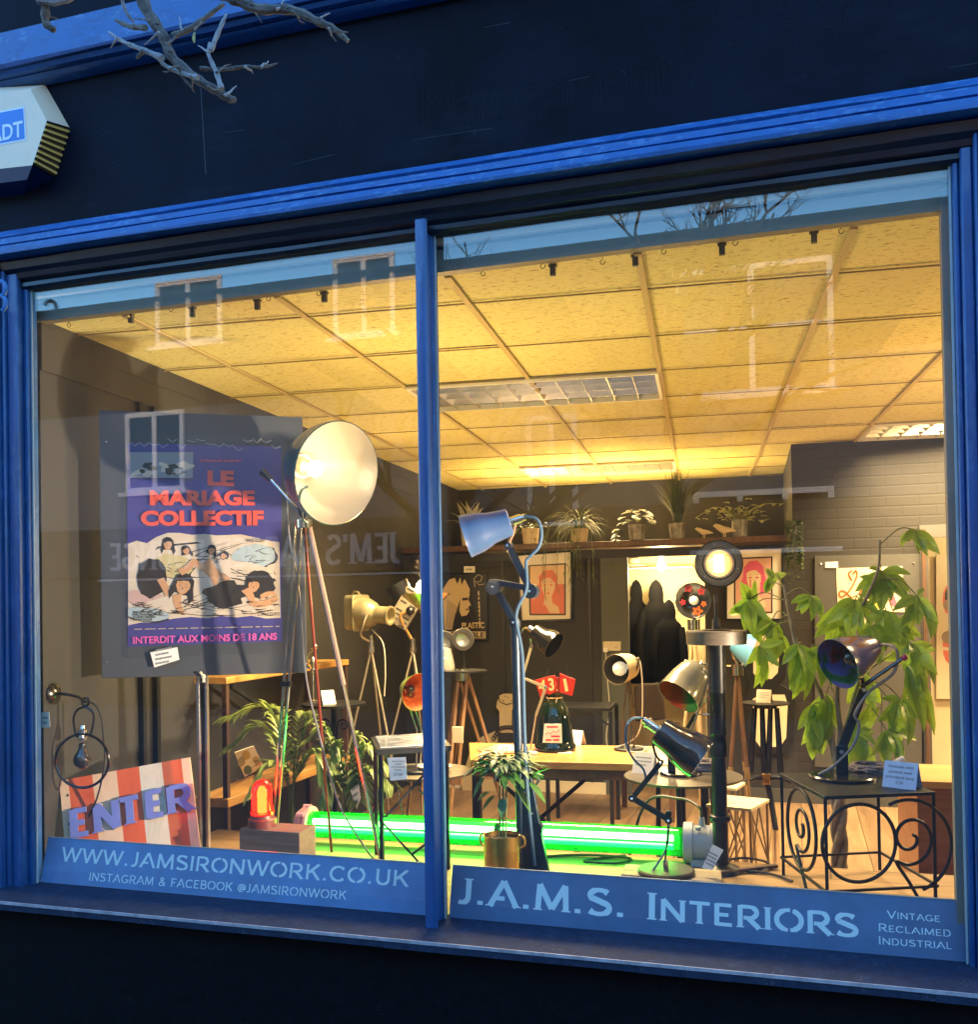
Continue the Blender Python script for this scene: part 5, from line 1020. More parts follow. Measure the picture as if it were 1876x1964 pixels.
zt2 = zt + 13 * k; bk = thing('bulkhead_lamp', 'round black bulkhead lamp, lit behind its lens, on the pedestal top', 'lamp', (cb.x, cb.y, zt2)); MB().lathe((cb.x, cb.y, zt2), (0, 0, 1), [(0, .0001), (0, 28 * k), (2 * k, 28 * k), (3 * k, 8 * k), (22 * k, 7 * k), (22 * k, 3.4 * k), (70 * k, 3.2 * k), (70 * k, .0001)], 28).build('stand', BLKM, bk)
lc = A(1379, 1081); ax = (-CF * .97 - CR * .16 + CU * .04).normalized(); lc2 = lc
MB().lathe(lc2 - ax * 26 * k, ax, [(0, .0001), (0, 26 * k), (12 * k, 42 * k), (22 * k, 46 * k), (27 * k, 46 * k), (30 * k, 43 * k), (31 * k, 32 * k), (34 * k, 29 * k), (34 * k, 25 * k), (20 * k, 23 * k)], 40).build('housing', BLKM, bk)
MB().lathe(lc2 - ax * 8 * k, ax, [(0, .0001), (0, 23 * k), (1 * k, 23 * k), (1 * k, .0001)], 32).build('reflector', mat('amber_reflector', (.4, .2, .08), .4, metal=.6), bk)
MB().cyl(lc2 + ax * 2 * k - V((0, 0, 16 * k)), lc2 + ax * 2 * k + V((0, 0, 16 * k)), 9 * k, 16).build('bulb', emis('bulkhead_glow', (1, .66, .3), 3.5), bk)
MB().lathe(lc2 + ax * 6 * k, ax, [(0, 24.5 * k), (5 * k, 20 * k), (9 * k, 12 * k), (11 * k, .0001)], 32).build('lens', glassy('lens_glass', (1, .93, .84), .12, .12), bk)
mb = MB(); s1 = ax.cross(V((0, 0, 1))).normalized(); s2 = s1.cross(ax)
for i in range(6): a = i * 1.047 + .3; mb.sph(lc2 + ax * 5 * k + (s1 * math.cos(a) + s2 * math.sin(a)) * 38 * k, 1.8 * k, 8)
mb.build('rivet', CHROME, bk); lamp('bulkhead_light', bk, lc2 + ax * 70 * k, .25, (1, .66, .32), .03)
# --- wrought iron side table with scrolls
zt = .88; P1, P2, P3 = atz(1581, 1527, zt), atz(1795, 1518, zt), atz(1495, 1482, zt); P4 = P2 + P3 - P1; k = mpp(P1)
wt = thing('iron_table', 'small black wrought iron table with scroll sides', 'table', V(((P1.x + P4.x) / 2, (P1.y + P4.y) / 2, .5)))
MB().prism([p - V((0, 0, .012)) for p in (P1, P2, P4, P3)], (0, 0, .012)).build('table_top', BLKM, wt, .002)
for p in (P1, P2, P3, P4): q = p.lerp((P1 + P4) / 2, .03); MB().bb((q.x - .0055, q.y - .0055, .5), (q.x + .0055, q.y + .0055, zt - .012)).build('leg', BLKM, wt)
zb = .565; mb = MB()
for a, b_ in ((P1, P2), (P2, P4), (P4, P3), (P3, P1)): mb.bar(V((a.x, a.y, zb)), V((b_.x, b_.y, zb)), .008)
mb.build('rail', BLKM, wt)
def spiral(a, b_, uc, vc, r0, r1, t0, t1, n=40):
    out = []; Xd = (b_ - a); Wd = Xd.length; Hh = zt - .012 - .5
    for i in range(n + 1):
        s_ = i / n; th = t0 + (t1 - t0) * s_; r = r0 + (r1 - r0) * s_; u, v = uc + r * math.cos(th) / (Wd / Hh), vc + r * math.sin(th)
        out.append(a + Xd * u + V((0, 0, -(zt - .5) + .0 + Hh * v)))
    return out
for a, b_, sgn in ((P3, P1, 1), (P1, P2, -1)):
    front = (a is P1)
    sp1 = spiral(a, b_, .5 if not front else .27, .6, .38, .38, 0, 2 * math.pi) if not front else spiral(a, b_, .3, .6, .35, .35, 0, 2 * math.pi)
    MB().tube(sp1[:-1], .0062, 8, True).build('ring_scroll', BLKM, wt)
    cu_ = .5 if not front else .76
    tail = [a + (b_ - a) * (cu_ + (.12 if not front else .1)) + V((0, 0, -(zt - .5))), a + (b_ - a) * (cu_ - .02) + V((0, 0, -(zt - .5) * .78))]
    sp2 = spiral(a, b_, cu_, .62, .26, .04, -2.6, 7.2, 46)
    MB().tube(smooth(tail + sp2[2::2], 3), .006, 8).build('spiral_scroll', BLKM, wt)
    if front: MB().tube(spiral(a, b_, .74, .55, .42, .42, -1.25, 2.0, 24), .006, 8).build('ring_scroll', BLKM, wt)
# --- painted articulated lamp on the iron table
ct = atz(1616, 1492, zt + .001); k = mpp(ct); Ya = ct.y; A = lambda x, y, Y=None: at(x, y, Ya if Y is None else Y)
pa = thing('painted_lamp', 'black articulated lamp with green and violet painted shade on iron table', 'lamp', ct); disc_base(pa, ct, 62 * k, 7 * k, BLK)
MB().box(ct + V((0, 0, 34 * k)), (22 * k, 20 * k, 60 * k)).build('post', BLK, pa, .003); e = A(1657, 1322)
for s_ in (-1, 1): MB().bar(A(1613, 1440) + V((0, s_ * .012, 0)), e + V((0, s_ * .012, 0)), .005, 16 * k).build('arm', BLK, pa, .001)
MB().tube([e, A(1653, 1298), A(1640, 1270)], 4 * k, 8).tube([A(1652, 1318), A(1733, 1262)], 4 * k, 8).build('fork', BLK, pa); MB().sph(A(1735, 1261), 6.5 * k, 12).build('ball_knob', mat('magenta_knob', (.45, .02, .1), .3), pa)
mb = MB()
for q in (A(1614, 1440), e): mb.cyl(q + V((0, -.02, 0)), q + V((0, .02, 0)), 4 * k, 12)
mb.build('pivot', CHROME, pa)
m, n, b = nodes_mat('marbled_paint'); tc = add(n, "ShaderNodeTexCoord"); no = add(n, "ShaderNodeTexNoise"); no.inputs["Scale"].default_value = 7; no.inputs["Detail"].default_value = 2; no.inputs["Distortion"].default_value = 1.2; n.links.new(tc.outputs["Object"], no.inputs["Vector"]); rp = add(n, "ShaderNodeValToRGB"); rp.color_ramp.interpolation = 'EASE'
cr = rp.color_ramp; cr.elements[0].position = .3; cr.elements[0].color = (.004, .004, .006, 1); cr.elements[1].position = .75; cr.elements[1].color = (.02, .22, .06, 1)
for ps, cl_ in ((.42, (0.01, 0.1, 0.03, 1)), (.48, (0.08, 0.1, 0.3, 1)), (.56, (0.1, 0.09, 0.3, 1)), (.6, (0.19, 0.03, 0.06, 1)), (.66, (.005, .005, .008, 1))): x = cr.elements.new(ps); x.color = cl_
n.links.new(no.outputs["Fac"], rp.inputs[0]); n.links.new(rp.outputs[0], b.inputs["Base Color"]); b.inputs["Roughness"].default_value = .2; b.inputs["Coat Weight"].default_value = .6; MARB = m
nk = A(1690, 1240, Ya + .03); ri = A(1607, 1273, Ya - .03); ax = (ri - nk).normalized(); ax = (ax - CF * .35).normalized(); L_ = (ri - nk).length
nk = ri - ax * L_
shade(pa, nk, ax, L_, 13 * k, 50 * k, MARB, MARB, prof=[(0, .28), (.1, .36), (.3, .56), (.5, .72), (.75, .88), (1, 1)]); bulb(pa, nk + ax * L_ * .62, 17 * k, DKBULB, ax)
MB().cyl(nk - ax * 18 * k, nk + ax * 2 * k, 9 * k, 16, 13 * k).build('socket', BLK, pa)
BRAID = mat('braided_cord', (.35, .28, .25), .6, col2=(.1, .12, .16), vscale=160)
cable(pa, [nk - ax * 18 * k, A(1715, 1240), A(1722, 1262), A(1714, 1290), A(1690, 1310, Ya - .02), A(1664, 1330, Ya - .03), A(1640, 1370, Ya - .03), A(1648, 1390, Ya - .02), A(1636, 1430, Ya - .03), A(1600, 1468, Ya - .02), atz(1570, 1486, zt + .014)], 3 * k, BRAID)
mb = MB(); cc = atz(1668, 1482, zt + .004)
for i in range(7): mb.tube([cc + V(((36 + rnd.uniform(-5, 5)) * k * math.cos(a), (20 + rnd.uniform(-4, 4)) * k * 1.6 * math.sin(a), (3 + i * 2.2) * k)) for a in [j * .45 for j in range(14)]], 2.6 * k, 6, True)
tag(mb.build('coiled_cable', BRAID), 'braided multicolour flex coiled behind the painted lamp base', 'cable'); 
q = atz(1716, 1478, zt + .004); tag(MB().box(q + V((0, 0, 9 * k)), (22 * k, 14 * k, 18 * k)).cyl(q + V((.0, 0, 14 * k)), q + V((18 * k, 0, 26 * k)), 6 * k, 12).build('plug', mat('white_plastic', (.75, .75, .75), .35), None, .003), 'white mains plug behind the blue tent card', 'plug')
BCARD = mat('blue_card', (.3, .5, .85), .6)
tent('blue tent card naming the hand painted lamp on the iron table', atz(1692, 1508, zt), atz(1757, 1516, zt), 46 * k, .028, BCARD, txt=("Handmade, hand", "painted steel", "articulated lamp", "£130"))
# --- things lying on the platform
wr = MB(); a, b_ = atz(1395, 1672, .512), atz(1490, 1660, .512); wr.bar(a, b_, .022, .014); hd = a
wr.prism([hd + V((x, y, -.01)) for x, y in ((-.07, -.03), (-.03, -.045), (.01, -.02), (.01, .02), (-.03, .05), (-.07, .03), (-.04, .02), (-.035, -.01))], (0, 0, .02)); tag(wr.build('spanner', mat('rusty_iron', (.09, .05, .035), .75, var=.5, vscale=30, bump=.5), None, .003), 'big rusty spanner lying beside the pedestal foot', 'spanner')
mb = MB(); mb.tube(smooth([atz(1385, 1650, .508), atz(1430, 1645, .508), atz(1475, 1655, .508), atz(1460, 1672, .508), atz(1420, 1668, .508), atz(1480, 1676, .508), atz(1520, 1690, .508)]), .005, 6); tag(mb.build('black_cable', BCORD), 'black cable looping round the pedestal foot on the platform', 'cable')
mb = MB(); mb.tube(smooth([atz(1010, 1660, .507), atz(1030, 1646, .507), atz(1080, 1640, .507), atz(1150, 1640, .507), atz(1210, 1646, .507), atz(1180, 1655, .507), atz(1120, 1650, .507), atz(1200, 1640, .507)]), .005, 6); tag(mb.build('black_cable', BCORD), 'black cable snaking over the planks in front of the green tube', 'cable')
card('narrow white tag leaning at the grey end of the green tube', ((1367, 1619), (1388, 1630), (1366, 1668), (1346, 1664)), .58, rows=4)
# ================================================================ money tree behind the iron table
Yt = 1.12; tb0 = at(1612, 1700, Yt); k = mpp(tb0); mt_ = thing('money_tree', 'tall money tree with braided trunk and bright palmate leaves', 'tree', V((tb0.x, tb0.y, 0)))
MB().lathe((tb0.x, tb0.y, 0), (0, 0, 1), [(0, .0001), (0, .12), (.3, .16), (.31, .15), (.28, .0001)], 24).build('pot', POTB, mt_)
A = lambda x, y, dy=0.0: at(x, y, Yt + dy); TRK = mat('trunk_grey', (.2, .17, .12), .75, var=.4, vscale=24, bump=.6, bscale=80); TGR = mat('stem_green', (.13, .15, .05), .6, var=.3)
mb = MB(); z0, z1 = .28, A(1607, 1470).z
for s_ in range(3):
    pts = []
    for i in range(31): t = i / 30; a = s_ * 2.094 + t * 9; c = V((tb0.x, tb0.y, 0)).lerp(V((A(1607, 1470).x, tb0.y, 0)), t); pts.append(V((c.x + .018 * math.cos(a), c.y + .018 * math.sin(a), z0 + (z1 - z0) * t)))
    mb.tube(pts, .0165, 8)
mb.build('trunk', TRK, mt_)
for nm, pts, r in (('stem', [(1605, 1475), (1592, 1400), (1579, 1340), (1559, 1296), (1529, 1245), (1512, 1170), (1503, 1122)], 6), ('stem', [(1609, 1475), (1612, 1400), (1606, 1323), (1623, 1228), (1657, 1157), (1684, 1092), (1688, 1036)], 6), ('stem', [(1607, 1475), (1622, 1400), (1640, 1330), (1660, 1290), (1700, 1262)], 5)):
    q = smooth([A(x, y, .03 * math.sin(i)) for i, (x, y) in enumerate(pts)], 6); MB().tube(q, [r * k * (1 - .7 * i / len(q)) for i in range(len(q))], 8).build(nm, TRK if r == 6 else TGR, mt_)
m, n, b = nodes_mat('money_leaf'); b.inputs["Base Color"].default_value = (.1, .22, .02, 1); b.inputs["Roughness"].default_value = .38
tc = add(n, "ShaderNodeTexCoord"); no = add(n, "ShaderNodeTexNoise"); no.inputs["Scale"].default_value = 12; n.links.new(tc.outputs["Object"], no.inputs["Vector"]); rp = add(n, "ShaderNodeValToRGB"); rp.color_ramp.elements[0].color = (.17, .36, .02, 1); rp.color_ramp.elements[1].color = (.42, .6, .06, 1); n.links.new(no.outputs["Fac"], rp.inputs[0]); n.links.new(rp.outputs[0], b.inputs["Base Color"])
tl = add(n, "ShaderNodeBsdfTranslucent"); mx = add(n, "ShaderNodeMixShader"); mx.inputs[0].default_value = .35; o = n.nodes["Material Output"]; n.links.new(rp.outputs[0], tl.inputs[0]); n.links.new(b.outputs[0], mx.inputs[1]); n.links.new(tl.outputs[0], mx.inputs[2]); n.links.new(mx.outputs[0], o.inputs[0]); MLEAF = m
VEIN = mat('leaf_vein', (.2, .28, .07), .5)
def leaf_to(mb, base, tip, w, nrm, cup=.22, bend=.12, n=8):
    base, tip = V(base), V(tip); d = tip - base; L = d.length; d.normalize(); sd = d.cross(nrm).normalized(); nn = sd.cross(d); k0 = len(mb.v)
    for i in range(n + 1):
        t = i / n; ww = w * max(.015, (t ** .75) * (1 - t) ** .95 * 2.35); p = base + d * L * t + nn * L * bend * math.sin(math.pi * t); rip = .012 * L * math.sin(t * 30)
        for s_ in (-1, -.5, 0, .5, 1): mb.v.append(p + sd * ww * .5 * s_ + nn * (abs(s_) * cup * ww * .5 + rip * abs(s_)))
    for i in range(n):
        for j in range(4): a = k0 + i * 5 + j; mb._f([a, a + 1, a + 6, a + 5], True)
    cu_ = mb.cur; mb.mt(2); P5 = [mb.v[k0 + i * 5 + 2] + nn * .0008 for i in range(n + 1)]; mb.tube(P5, [.0016 - .0011 * i / n for i in range(n + 1)], 4, cap=False)
    for i in range(1, n - 1):
        for s_ in (0, 4): e = mb.v[k0 + (i + 1) * 5 + s_] * .8 + P5[i] * .2 + nn * .0012; mb.tube([P5[i], P5[i].lerp(e, .5) + nn * .0006, e], .0006, 3, cap=False)
    mb.mt(cu_)
CL = [((1755, 1016), [(1762, 1062), (1803, 1063), (1726, 1040), (1740, 1040)], (1690, 1043)), ((1691, 1096), [(1640, 1135), (1690, 1168), (1748, 1102), (1741, 1142), (1665, 1150), (1666, 1090)], (1684, 1092)), ((1760, 1143), [(1786, 1226), (1801, 1196), (1712, 1172), (1730, 1205), (1760, 1200), (1772, 1128)], (1690, 1110)), ((1748, 1235), [(1702, 1222), (1789, 1238), (1733, 1285), (1772, 1302), (1799, 1295), (1712, 1262)], (1690, 1200)), ((1557, 1142), [(1516, 1158), (1537, 1178), (1577, 1178), (1560, 1185)], (1505, 1142)), ((1436, 1150), [(1420, 1115), (1448, 1112), (1398, 1178), (1474, 1188), (1446, 1224), (1410, 1170), (1455, 1140), (1430, 1212)], (1503, 1150)),
 ((1457, 1238), [(1446, 1320), (1472, 1305), (1504, 1230), (1430, 1275), (1480, 1260)], (1512, 1190)), ((1530, 1235), [(1518, 1310), (1542, 1345), (1500, 1275), (1570, 1290)], (1529, 1240)), ((1585, 1330), [(1560, 1420), (1578, 1448), (1545, 1400), (1610, 1400)], (1600, 1330)), ((1727, 1340), [(1682, 1385), (1742, 1430), (1690, 1340), (1760, 1380)], (1660, 1310)), ((1741, 1269), [(1756, 1370), (1793, 1410), (1730, 1350), (1775, 1340)], (1700, 1262)), ((1640, 1150), [(1600, 1165), (1660, 1230), (1610, 1215), (1690, 1180), (1580, 1200)], (1657, 1157)), ((1650, 1225), [(1600, 1250), (1690, 1275), (1640, 1290), (1590, 1290)], (1630, 1215)), ((1635, 1400), [(1660, 1460), (1640, 1470), (1680, 1430), (1672, 1345)], (1620, 1400)), ((1570, 1240), [(1540, 1270), (1600, 1290), (1575, 1320)], (1545, 1265)), ((1480, 1110), [(1510, 1100), (1470, 1090)], (1503, 1125)), ((1700, 1170), [(1680, 1215), (1725, 1240), (1660, 1200)], (1670, 1140)), ((1610, 1180), [(1580, 1215), (1625, 1235)], (1640, 1190)), ((1655, 1290), [(1625, 1350), (1690, 1350), (1665, 1370)], (1640, 1300)), ((1560, 1350), [(1530, 1400), (1555, 1440), (1590, 1430)], (1590, 1380)), ((1700, 1400), [(1670, 1450), (1735, 1455), (1700, 1470), (1760, 1420)], (1640, 1340)), ((1480, 1190), [(1450, 1215), (1500, 1240), (1470, 1250)], (1510, 1180)), ((1720, 1190), [(1700, 1240), (1755, 1230), (1770, 1190), (1735, 1250)], (1675, 1110)), ((1670, 1200), [(1640, 1250), (1700, 1250), (1665, 1265), (1710, 1215)], (1645, 1190))]
r2 = random.Random(11)
CL += [((a_[0] + r2.uniform(-16, 16), a_[1] + r2.uniform(6, 26)), [(x + r2.uniform(-22, 22), y + r2.uniform(-10, 22)) for x, y in b_], c_) for a_, b_, c_ in CL[1::2]]
for n_, ((cx_, cy_), tips, st_) in enumerate(CL):
    dy = r2.uniform(-.1, .1) + (.09 if n_ > 23 else 0); c = A(cx_, cy_, dy); s0 = A(st_[0], st_[1]); mb = MB(); mb.mt(1); mid = s0.lerp(c, .55) + V((0, 0, .03)); mb.tube(smooth([s0, mid, c], 5), .0024, 5); mb.mt(0)
    ex = [((tips[q_][0] + tips[q_ + 1][0]) / 2 + r2.uniform(-8, 8), (tips[q_][1] + tips[q_ + 1][1]) / 2 + r2.uniform(2, 16)) for q_ in range(0, len(tips) - 1)]
    for tx, ty in list(tips) + ex:
        tp = A(tx, ty, dy + r2.uniform(-.09, .05)); Ln = (tp - c).length; leaf_to(mb, c, tp, min(.08, .018 + Ln * .33), (-CF + V((r2.uniform(-.6, .6), r2.uniform(-.2, .2), r2.uniform(-.1, .8)))).normalized(), bend=r2.uniform(.03, .2))
    mb.build('leaf_cluster', [MLEAF, TGR, VEIN], mt_)
# ================================================================ middle and back of the shop
# --- long oak desk with dark metal legs
zd = .75; F0 = atz(902, 1457, zd); B0_ = atz(900, 1424, zd); F1 = atz(1372, 1466, zd); F1 = V((F1.x, F0.y + (F1.x - F0.x) * .06, zd)); B1 = F1 + (B0_ - F0)
dk = thing('desk', 'long oak topped desk with dark metal cross braced legs', 'desk', V(((F0.x + B1.x) / 2, (F0.y + B1.y) / 2, 0)))
MB().prism([p - V((0, 0, .035)) for p in (F0, F1, B1, B0_)], (0, 0, .035)).build('desk_top', OAK, dk, .002)
gd = lambda u, v, z: V((*(F0 + (F1 - F0) * u + (B0_ - F0) * v)[:2], z))
mb = MB(); mb.bar(gd(.02, .06, zd - .06), gd(.98, .06, zd - .06), .03, .05).bar(gd(.02, .94, zd - .06), gd(.98, .94, zd - .06), .03, .05); mb.build('apron', WDK, dk)
for u in (.03, .97):
    for v in (.08, .92): MB().bb(gd(u, v, 0) - V((.018, .018, 0)), gd(u, v, zd - .08) + V((.018, .018, 0))).build('leg', BLKM, dk)
mb = MB(); mb.bar(gd(.05, .9, zd - .1), gd(.62, .9, .06), .022).bar(gd(.62, .94, zd - .1), gd(.05, .94, .06), .022); mb.build('cross_brace', BLKM, dk)
mb = MB(); c = atz(972, 1437, zd); kx = mpp(c); tm_ = thing('place_mat', 'round red and white mat lying on the oak desk', 'mat', c)
MB().lathe(c + V((0, 0, .0)), (0, 0, 1), [(.001, .0001), (.001, 57 * kx), (.005, 57 * kx), (.006, 55 * kx), (.006, .0001)], 36).build('mat', mat('mat_red', (.6, .12, .06), .5), tm_)
for i in range(5): a = i * .5 - .9; q = c + V((0, 0, .0068)); mb.poly([q + V((-40 * kx, a * 40 * kx, 0)), q + V((10 * kx, a * 30 * kx - 6 * kx, 0)), q + V((38 * kx, a * 20 * kx, 0)), q + V((10 * kx, a * 30 * kx + 8 * kx, 0))])
mb.build('white_stripe', PAPER, tm_)
# --- dark bottle with red number flags
cb = atz(1065, 1438, zd); k = mpp(cb); bo = thing('bottle', 'large black swing top bottle with a white label on the oak desk', 'bottle', cb)
MB().lathe(cb, (0, 0, 1), [(0, .0001), (0, 37 * k), (3 * k, 40 * k), (10 * k, 40 * k), (14 * k, 37 * k), (20 * k, 36 * k), (60 * k, 31 * k), (82 * k, 26 * k), (95 * k, 17 * k), (102 * k, 14 * k), (106 * k, 15.5 * k), (108 * k, 15.5 * k), (109 * k, 13 * k), (100 * k, 11 * k)], 36).build('glass_body', mat('black_green_glass', (.004, .012, .008), .08, coat=.6), bo)
MB().tube(arc(cb + V((0, 0, 101 * k)), 16 * k, 0, 2 * math.pi, 20, Y=V((0, 1, 0)))[:-1], 1.2 * k, 6, True).tube([cb + V((-8 * k, -15 * k, 100 * k)), cb + V((-7 * k, -20 * k, 78 * k)), cb + V((7 * k, -20 * k, 78 * k)), cb + V((8 * k, -15 * k, 100 * k))], 1.1 * k, 6).build('wire_bail', CHROME, bo)
pl = Pl(cb + V((0, -39 * k, 30 * k)), (CP - cb).normalized() * V((1, 1, 0)).length and V((-.05, -1, .09)))
mb = MB(); mb.mt(0).prism([pl.hit(x, y) for x, y in ((1044, 1388), (1077, 1388), (1078, 1425), (1041, 1424))][::-1], (0, .002, 0)); mb.mt(1)
for x0, x1, y in ((1049, 1070, 1394), (1047, 1058, 1419), (1061, 1073, 1419), (1057, 1074, 1412)): mb.poly([pl.hit(x, yy, .001) for x, yy in ((x0, y - 1.6), (x1, y - 1.6), (x1, y + 1.6), (x0, y + 1.6))])
mb.tube([pl.hit(x, y, .001) for x, y in ((1046, 1408), (1052, 1404), (1056, 1407), (1062, 1402), (1066, 1405), (1074, 1400))], .7 * k, 5); mb.build('label', [PAPER, mat('label_red', (.5, .03, .05), .5)], bo)
RFL = mat('flag_red', (.55, .025, .02), .4); YN = mat('numeral_cream', (.8, .68, .35), .5)
nk = cb + V((0, 0, 104 * k))
for lab, num, q4, rod in (('red number 4 flag standing in the bottle neck', '4', ((1026, 1304), (1056, 1296), (1058, 1326), (1036, 1338)), (1052, 1285)), ('red number 3 flag standing in the bottle neck', '3', ((1050, 1297), (1065, 1295), (1067, 1326), (1052, 1333)), (1063, 1286)), ('red number 2 flag seen nearly edge on in the bottle neck', '2', ((1063, 1300), (1071, 1298), (1072, 1328), (1064, 1332)), (1068, 1284)), ('red number 1 flag standing in the bottle neck', '1', ((1074, 1291), (1104, 1303), (1098, 1335), (1073, 1328)), (1086, 1276))):
    i = int(num); ppl = Pl(nk + V((0, -.014 * {2: 1, 3: 3, 4: 2, 1: 4}[i], 0)), (.1 * (i - 2), -1, 0)); t = thing('number_flag', lab, 'flag', nk, 'red number flags in the bottle')
    MB().prism([ppl.hit(*p) for p in q4][::-1], (0, .003, 0)).build('plate', RFL, t, .001); MB().tube([nk - V((0, 0, .05)), ppl.hit((q4[0][0] + q4[1][0]) / 2, (q4[0][1] + q4[2][1]) / 2, -.006), ppl.hit(rod[0], rod[1], -.006)], 1.6 * k, 6).build('rod', BLKM, t)
    cx = sum(p[0] for p in q4) / 4; cy = sum(p[1] for p in q4) / 4; w = {'4': 14, '3': 11, '2': 6, '1': 6}[num]; mb = MB(); text(mb, num, ppl.hit(cx - w / 2 - (3 if num == '4' else 0), cy + 11), ppl.hit(cx + w / 2 - (3 if num == '4' else 0), cy + 10), 23 * k, ppl.n, .0012, bold=.03); mb.build('numeral', YN, t)
tent('white tent card beside the black bottle on the oak desk', atz(1090, 1428, zd), atz(1114, 1430, zd), 28 * k, .03)
q = [atz(x, y, zd + .001) for x, y in ((1068, 1441), (1095, 1440), (1098, 1444), (1070, 1445))]; tag(MB().prism([q[0], q[1], q[2], q[3]], (0, 0, .001)).build('flat_card', PAPER), 'small white card lying flat before the bottle', 'price card')
# --- cream lamp with opal bulb on the desk
c = atz(1206, 1438, zd); k = mpp(c); cl = thing('desk_lamp', 'aged cream desk lamp with a white opal bulb on the oak desk', 'lamp', c); Yl = c.y; A = lambda x, y, dy=0.0: at(x, y, Yl + dy)
disc_base(cl, c, 28 * k, 5 * k, BLKM); ri = A(1182, 1284, -.05); ax = (-CR * .62 - CF * .74 - CU * .08).normalized(); L_ = 48 * k
shade(cl, ri - ax * L_, ax, L_, 14 * k, 29 * k, mat('aged_cream', (.42, .33, .2), .45, var=.2, vscale=10), mat('dark_inside', (.06, .05, .035), .5), prof=[(0, .55), (.05, .68), (.4, .86), (.8, .97), (1, 1)]); bulb(cl, ri - ax * 12 * k, 14 * k, OPAL, ax)
bk_ = ri - ax * L_; MB().tube(smooth([bk_ + ax * 4 * k, bk_ - ax * 6 * k, A(1224, 1262), A(1222, 1280), A(1204, 1310)]), 2.4 * k, 8).tube([A(1204, 1310), A(1196, 1362), A(1194, 1436)], 2 * k, 8).tube([A(1206, 1310), A(1208, 1362), A(1206, 1436)], 2 * k, 8).tube([A(1208, 1310), A(1218, 1362), A(1216, 1436)], 2 * k, 8).build('stand', mat('bronze', (.12, .1, .07), .4, metal=.5), cl)
cable(cl, [bk_ - ax * 4 * k, A(1226, 1266), A(1232, 1310), A(1231, 1380), A(1222, 1410), A(1205, 1424), atz(1180, 1436, zd + .006), atz(1225, 1442, zd + .006), atz(1240, 1434, zd + .006), atz(1205, 1430, zd + .006), atz(1210, 1440, zd + .006)], 1.5 * k, WCORD)
# --- black bell lamp on a zigzag cream arm
c = atz(1016, 1446, zd); k = mpp(c); zl = thing('desk_lamp', 'black bell shade lamp on a cream zigzag arm behind giant post', 'lamp', c); A = lambda x, y, dy=0.0: at(x, y, c.y + dy)
disc_base(zl, c, 16 * k, 4 * k, CREAM); nk = A(1026, 1212); ri = A(1063, 1238, -.03); ax = (ri - nk).normalized(); L_ = (ri - nk).length
shade(zl, nk, ax, L_, 9 * k, 27 * k, BLK, BLK, prof=[(0, .35), (.25, .42), (.45, .58), (.65, .85), (.85, .96), (1, 1)]); MB().cyl(nk - ax * 14 * k, nk + ax * 2 * k, 6 * k, 14).build('socket', CHROME, zl)
IV = mat('ivory_arm', (.55, .47, .34), .45)
for a, b_ in (((1019, 1240), (1003, 1296)), ((1003, 1300), (1047, 1318)), ((1047, 1318), (1028, 1372)), ((1028, 1372), (1017, 1440))): MB().bar(A(*a), A(*b_), .006, 5 * k).build('arm', IV, zl)
MB().tube(smooth([nk - ax * 14 * k, A(1010, 1204), A(1003, 1206), A(1000, 1215)]), 2 * k, 6).tube([nk - ax * 2 * k, A(1017, 1226), A(1020, 1242)], 2 * k, 6).sph(A(1020, 1240), 3.4 * k, 8).sph(A(1003, 1298), 3.4 * k, 8).sph(A(1047, 1318), 3.4 * k, 8).build('joint', CHROME, zl)
# --- small black table at the back
zt = .86; c = atz(1065, 1351, zt); hw = .28; q = [atz(1000, 1350, zt), atz(1092, 1360, zt)]
a, b_, c2, d = atz(1022, 1357, zt), atz(1130, 1352, zt), atz(1092, 1345, zt), atz(998, 1348, zt); a = V((a.x, 3.3, zt)); b_ = V((a.x + .42, 3.35, zt)); c2 = b_ + V((-.03, .4, 0)); d = a + V((-.03, .4, 0))
pz = at(1022, 1357, 3.3).z; sh2 = V((0, 0, pz - zt)); a, b_, c2, d = a + sh2, b_ + sh2, c2 + sh2, d + sh2
bt = thing('side_table', 'plain black square table at the back behind the bottle', 'table', V(((a.x + c2.x) / 2, (a.y + c2.y) / 2, 0))); MB().prism([p - V((0, 0, .02)) for p in (a, b_, c2, d)], (0, 0, .02)).build('table_top', BLKM, bt)
for p in (a, b_, c2, d): MB().bb((p.x - .012, p.y - .012, 0), (p.x + .012, p.y + .012, pz - .02)).build('leg', BLKM, bt)
mb = MB(); mb.bar(a + V((0, 0, -.12)), a.lerp(b_, .3) - V((0, 0, .03)), .012).bar(b_ + V((0, 0, -.12)), b_.lerp(a, .3) - V((0, 0, .03)), .012); mb.build('brace', BLKM, bt)
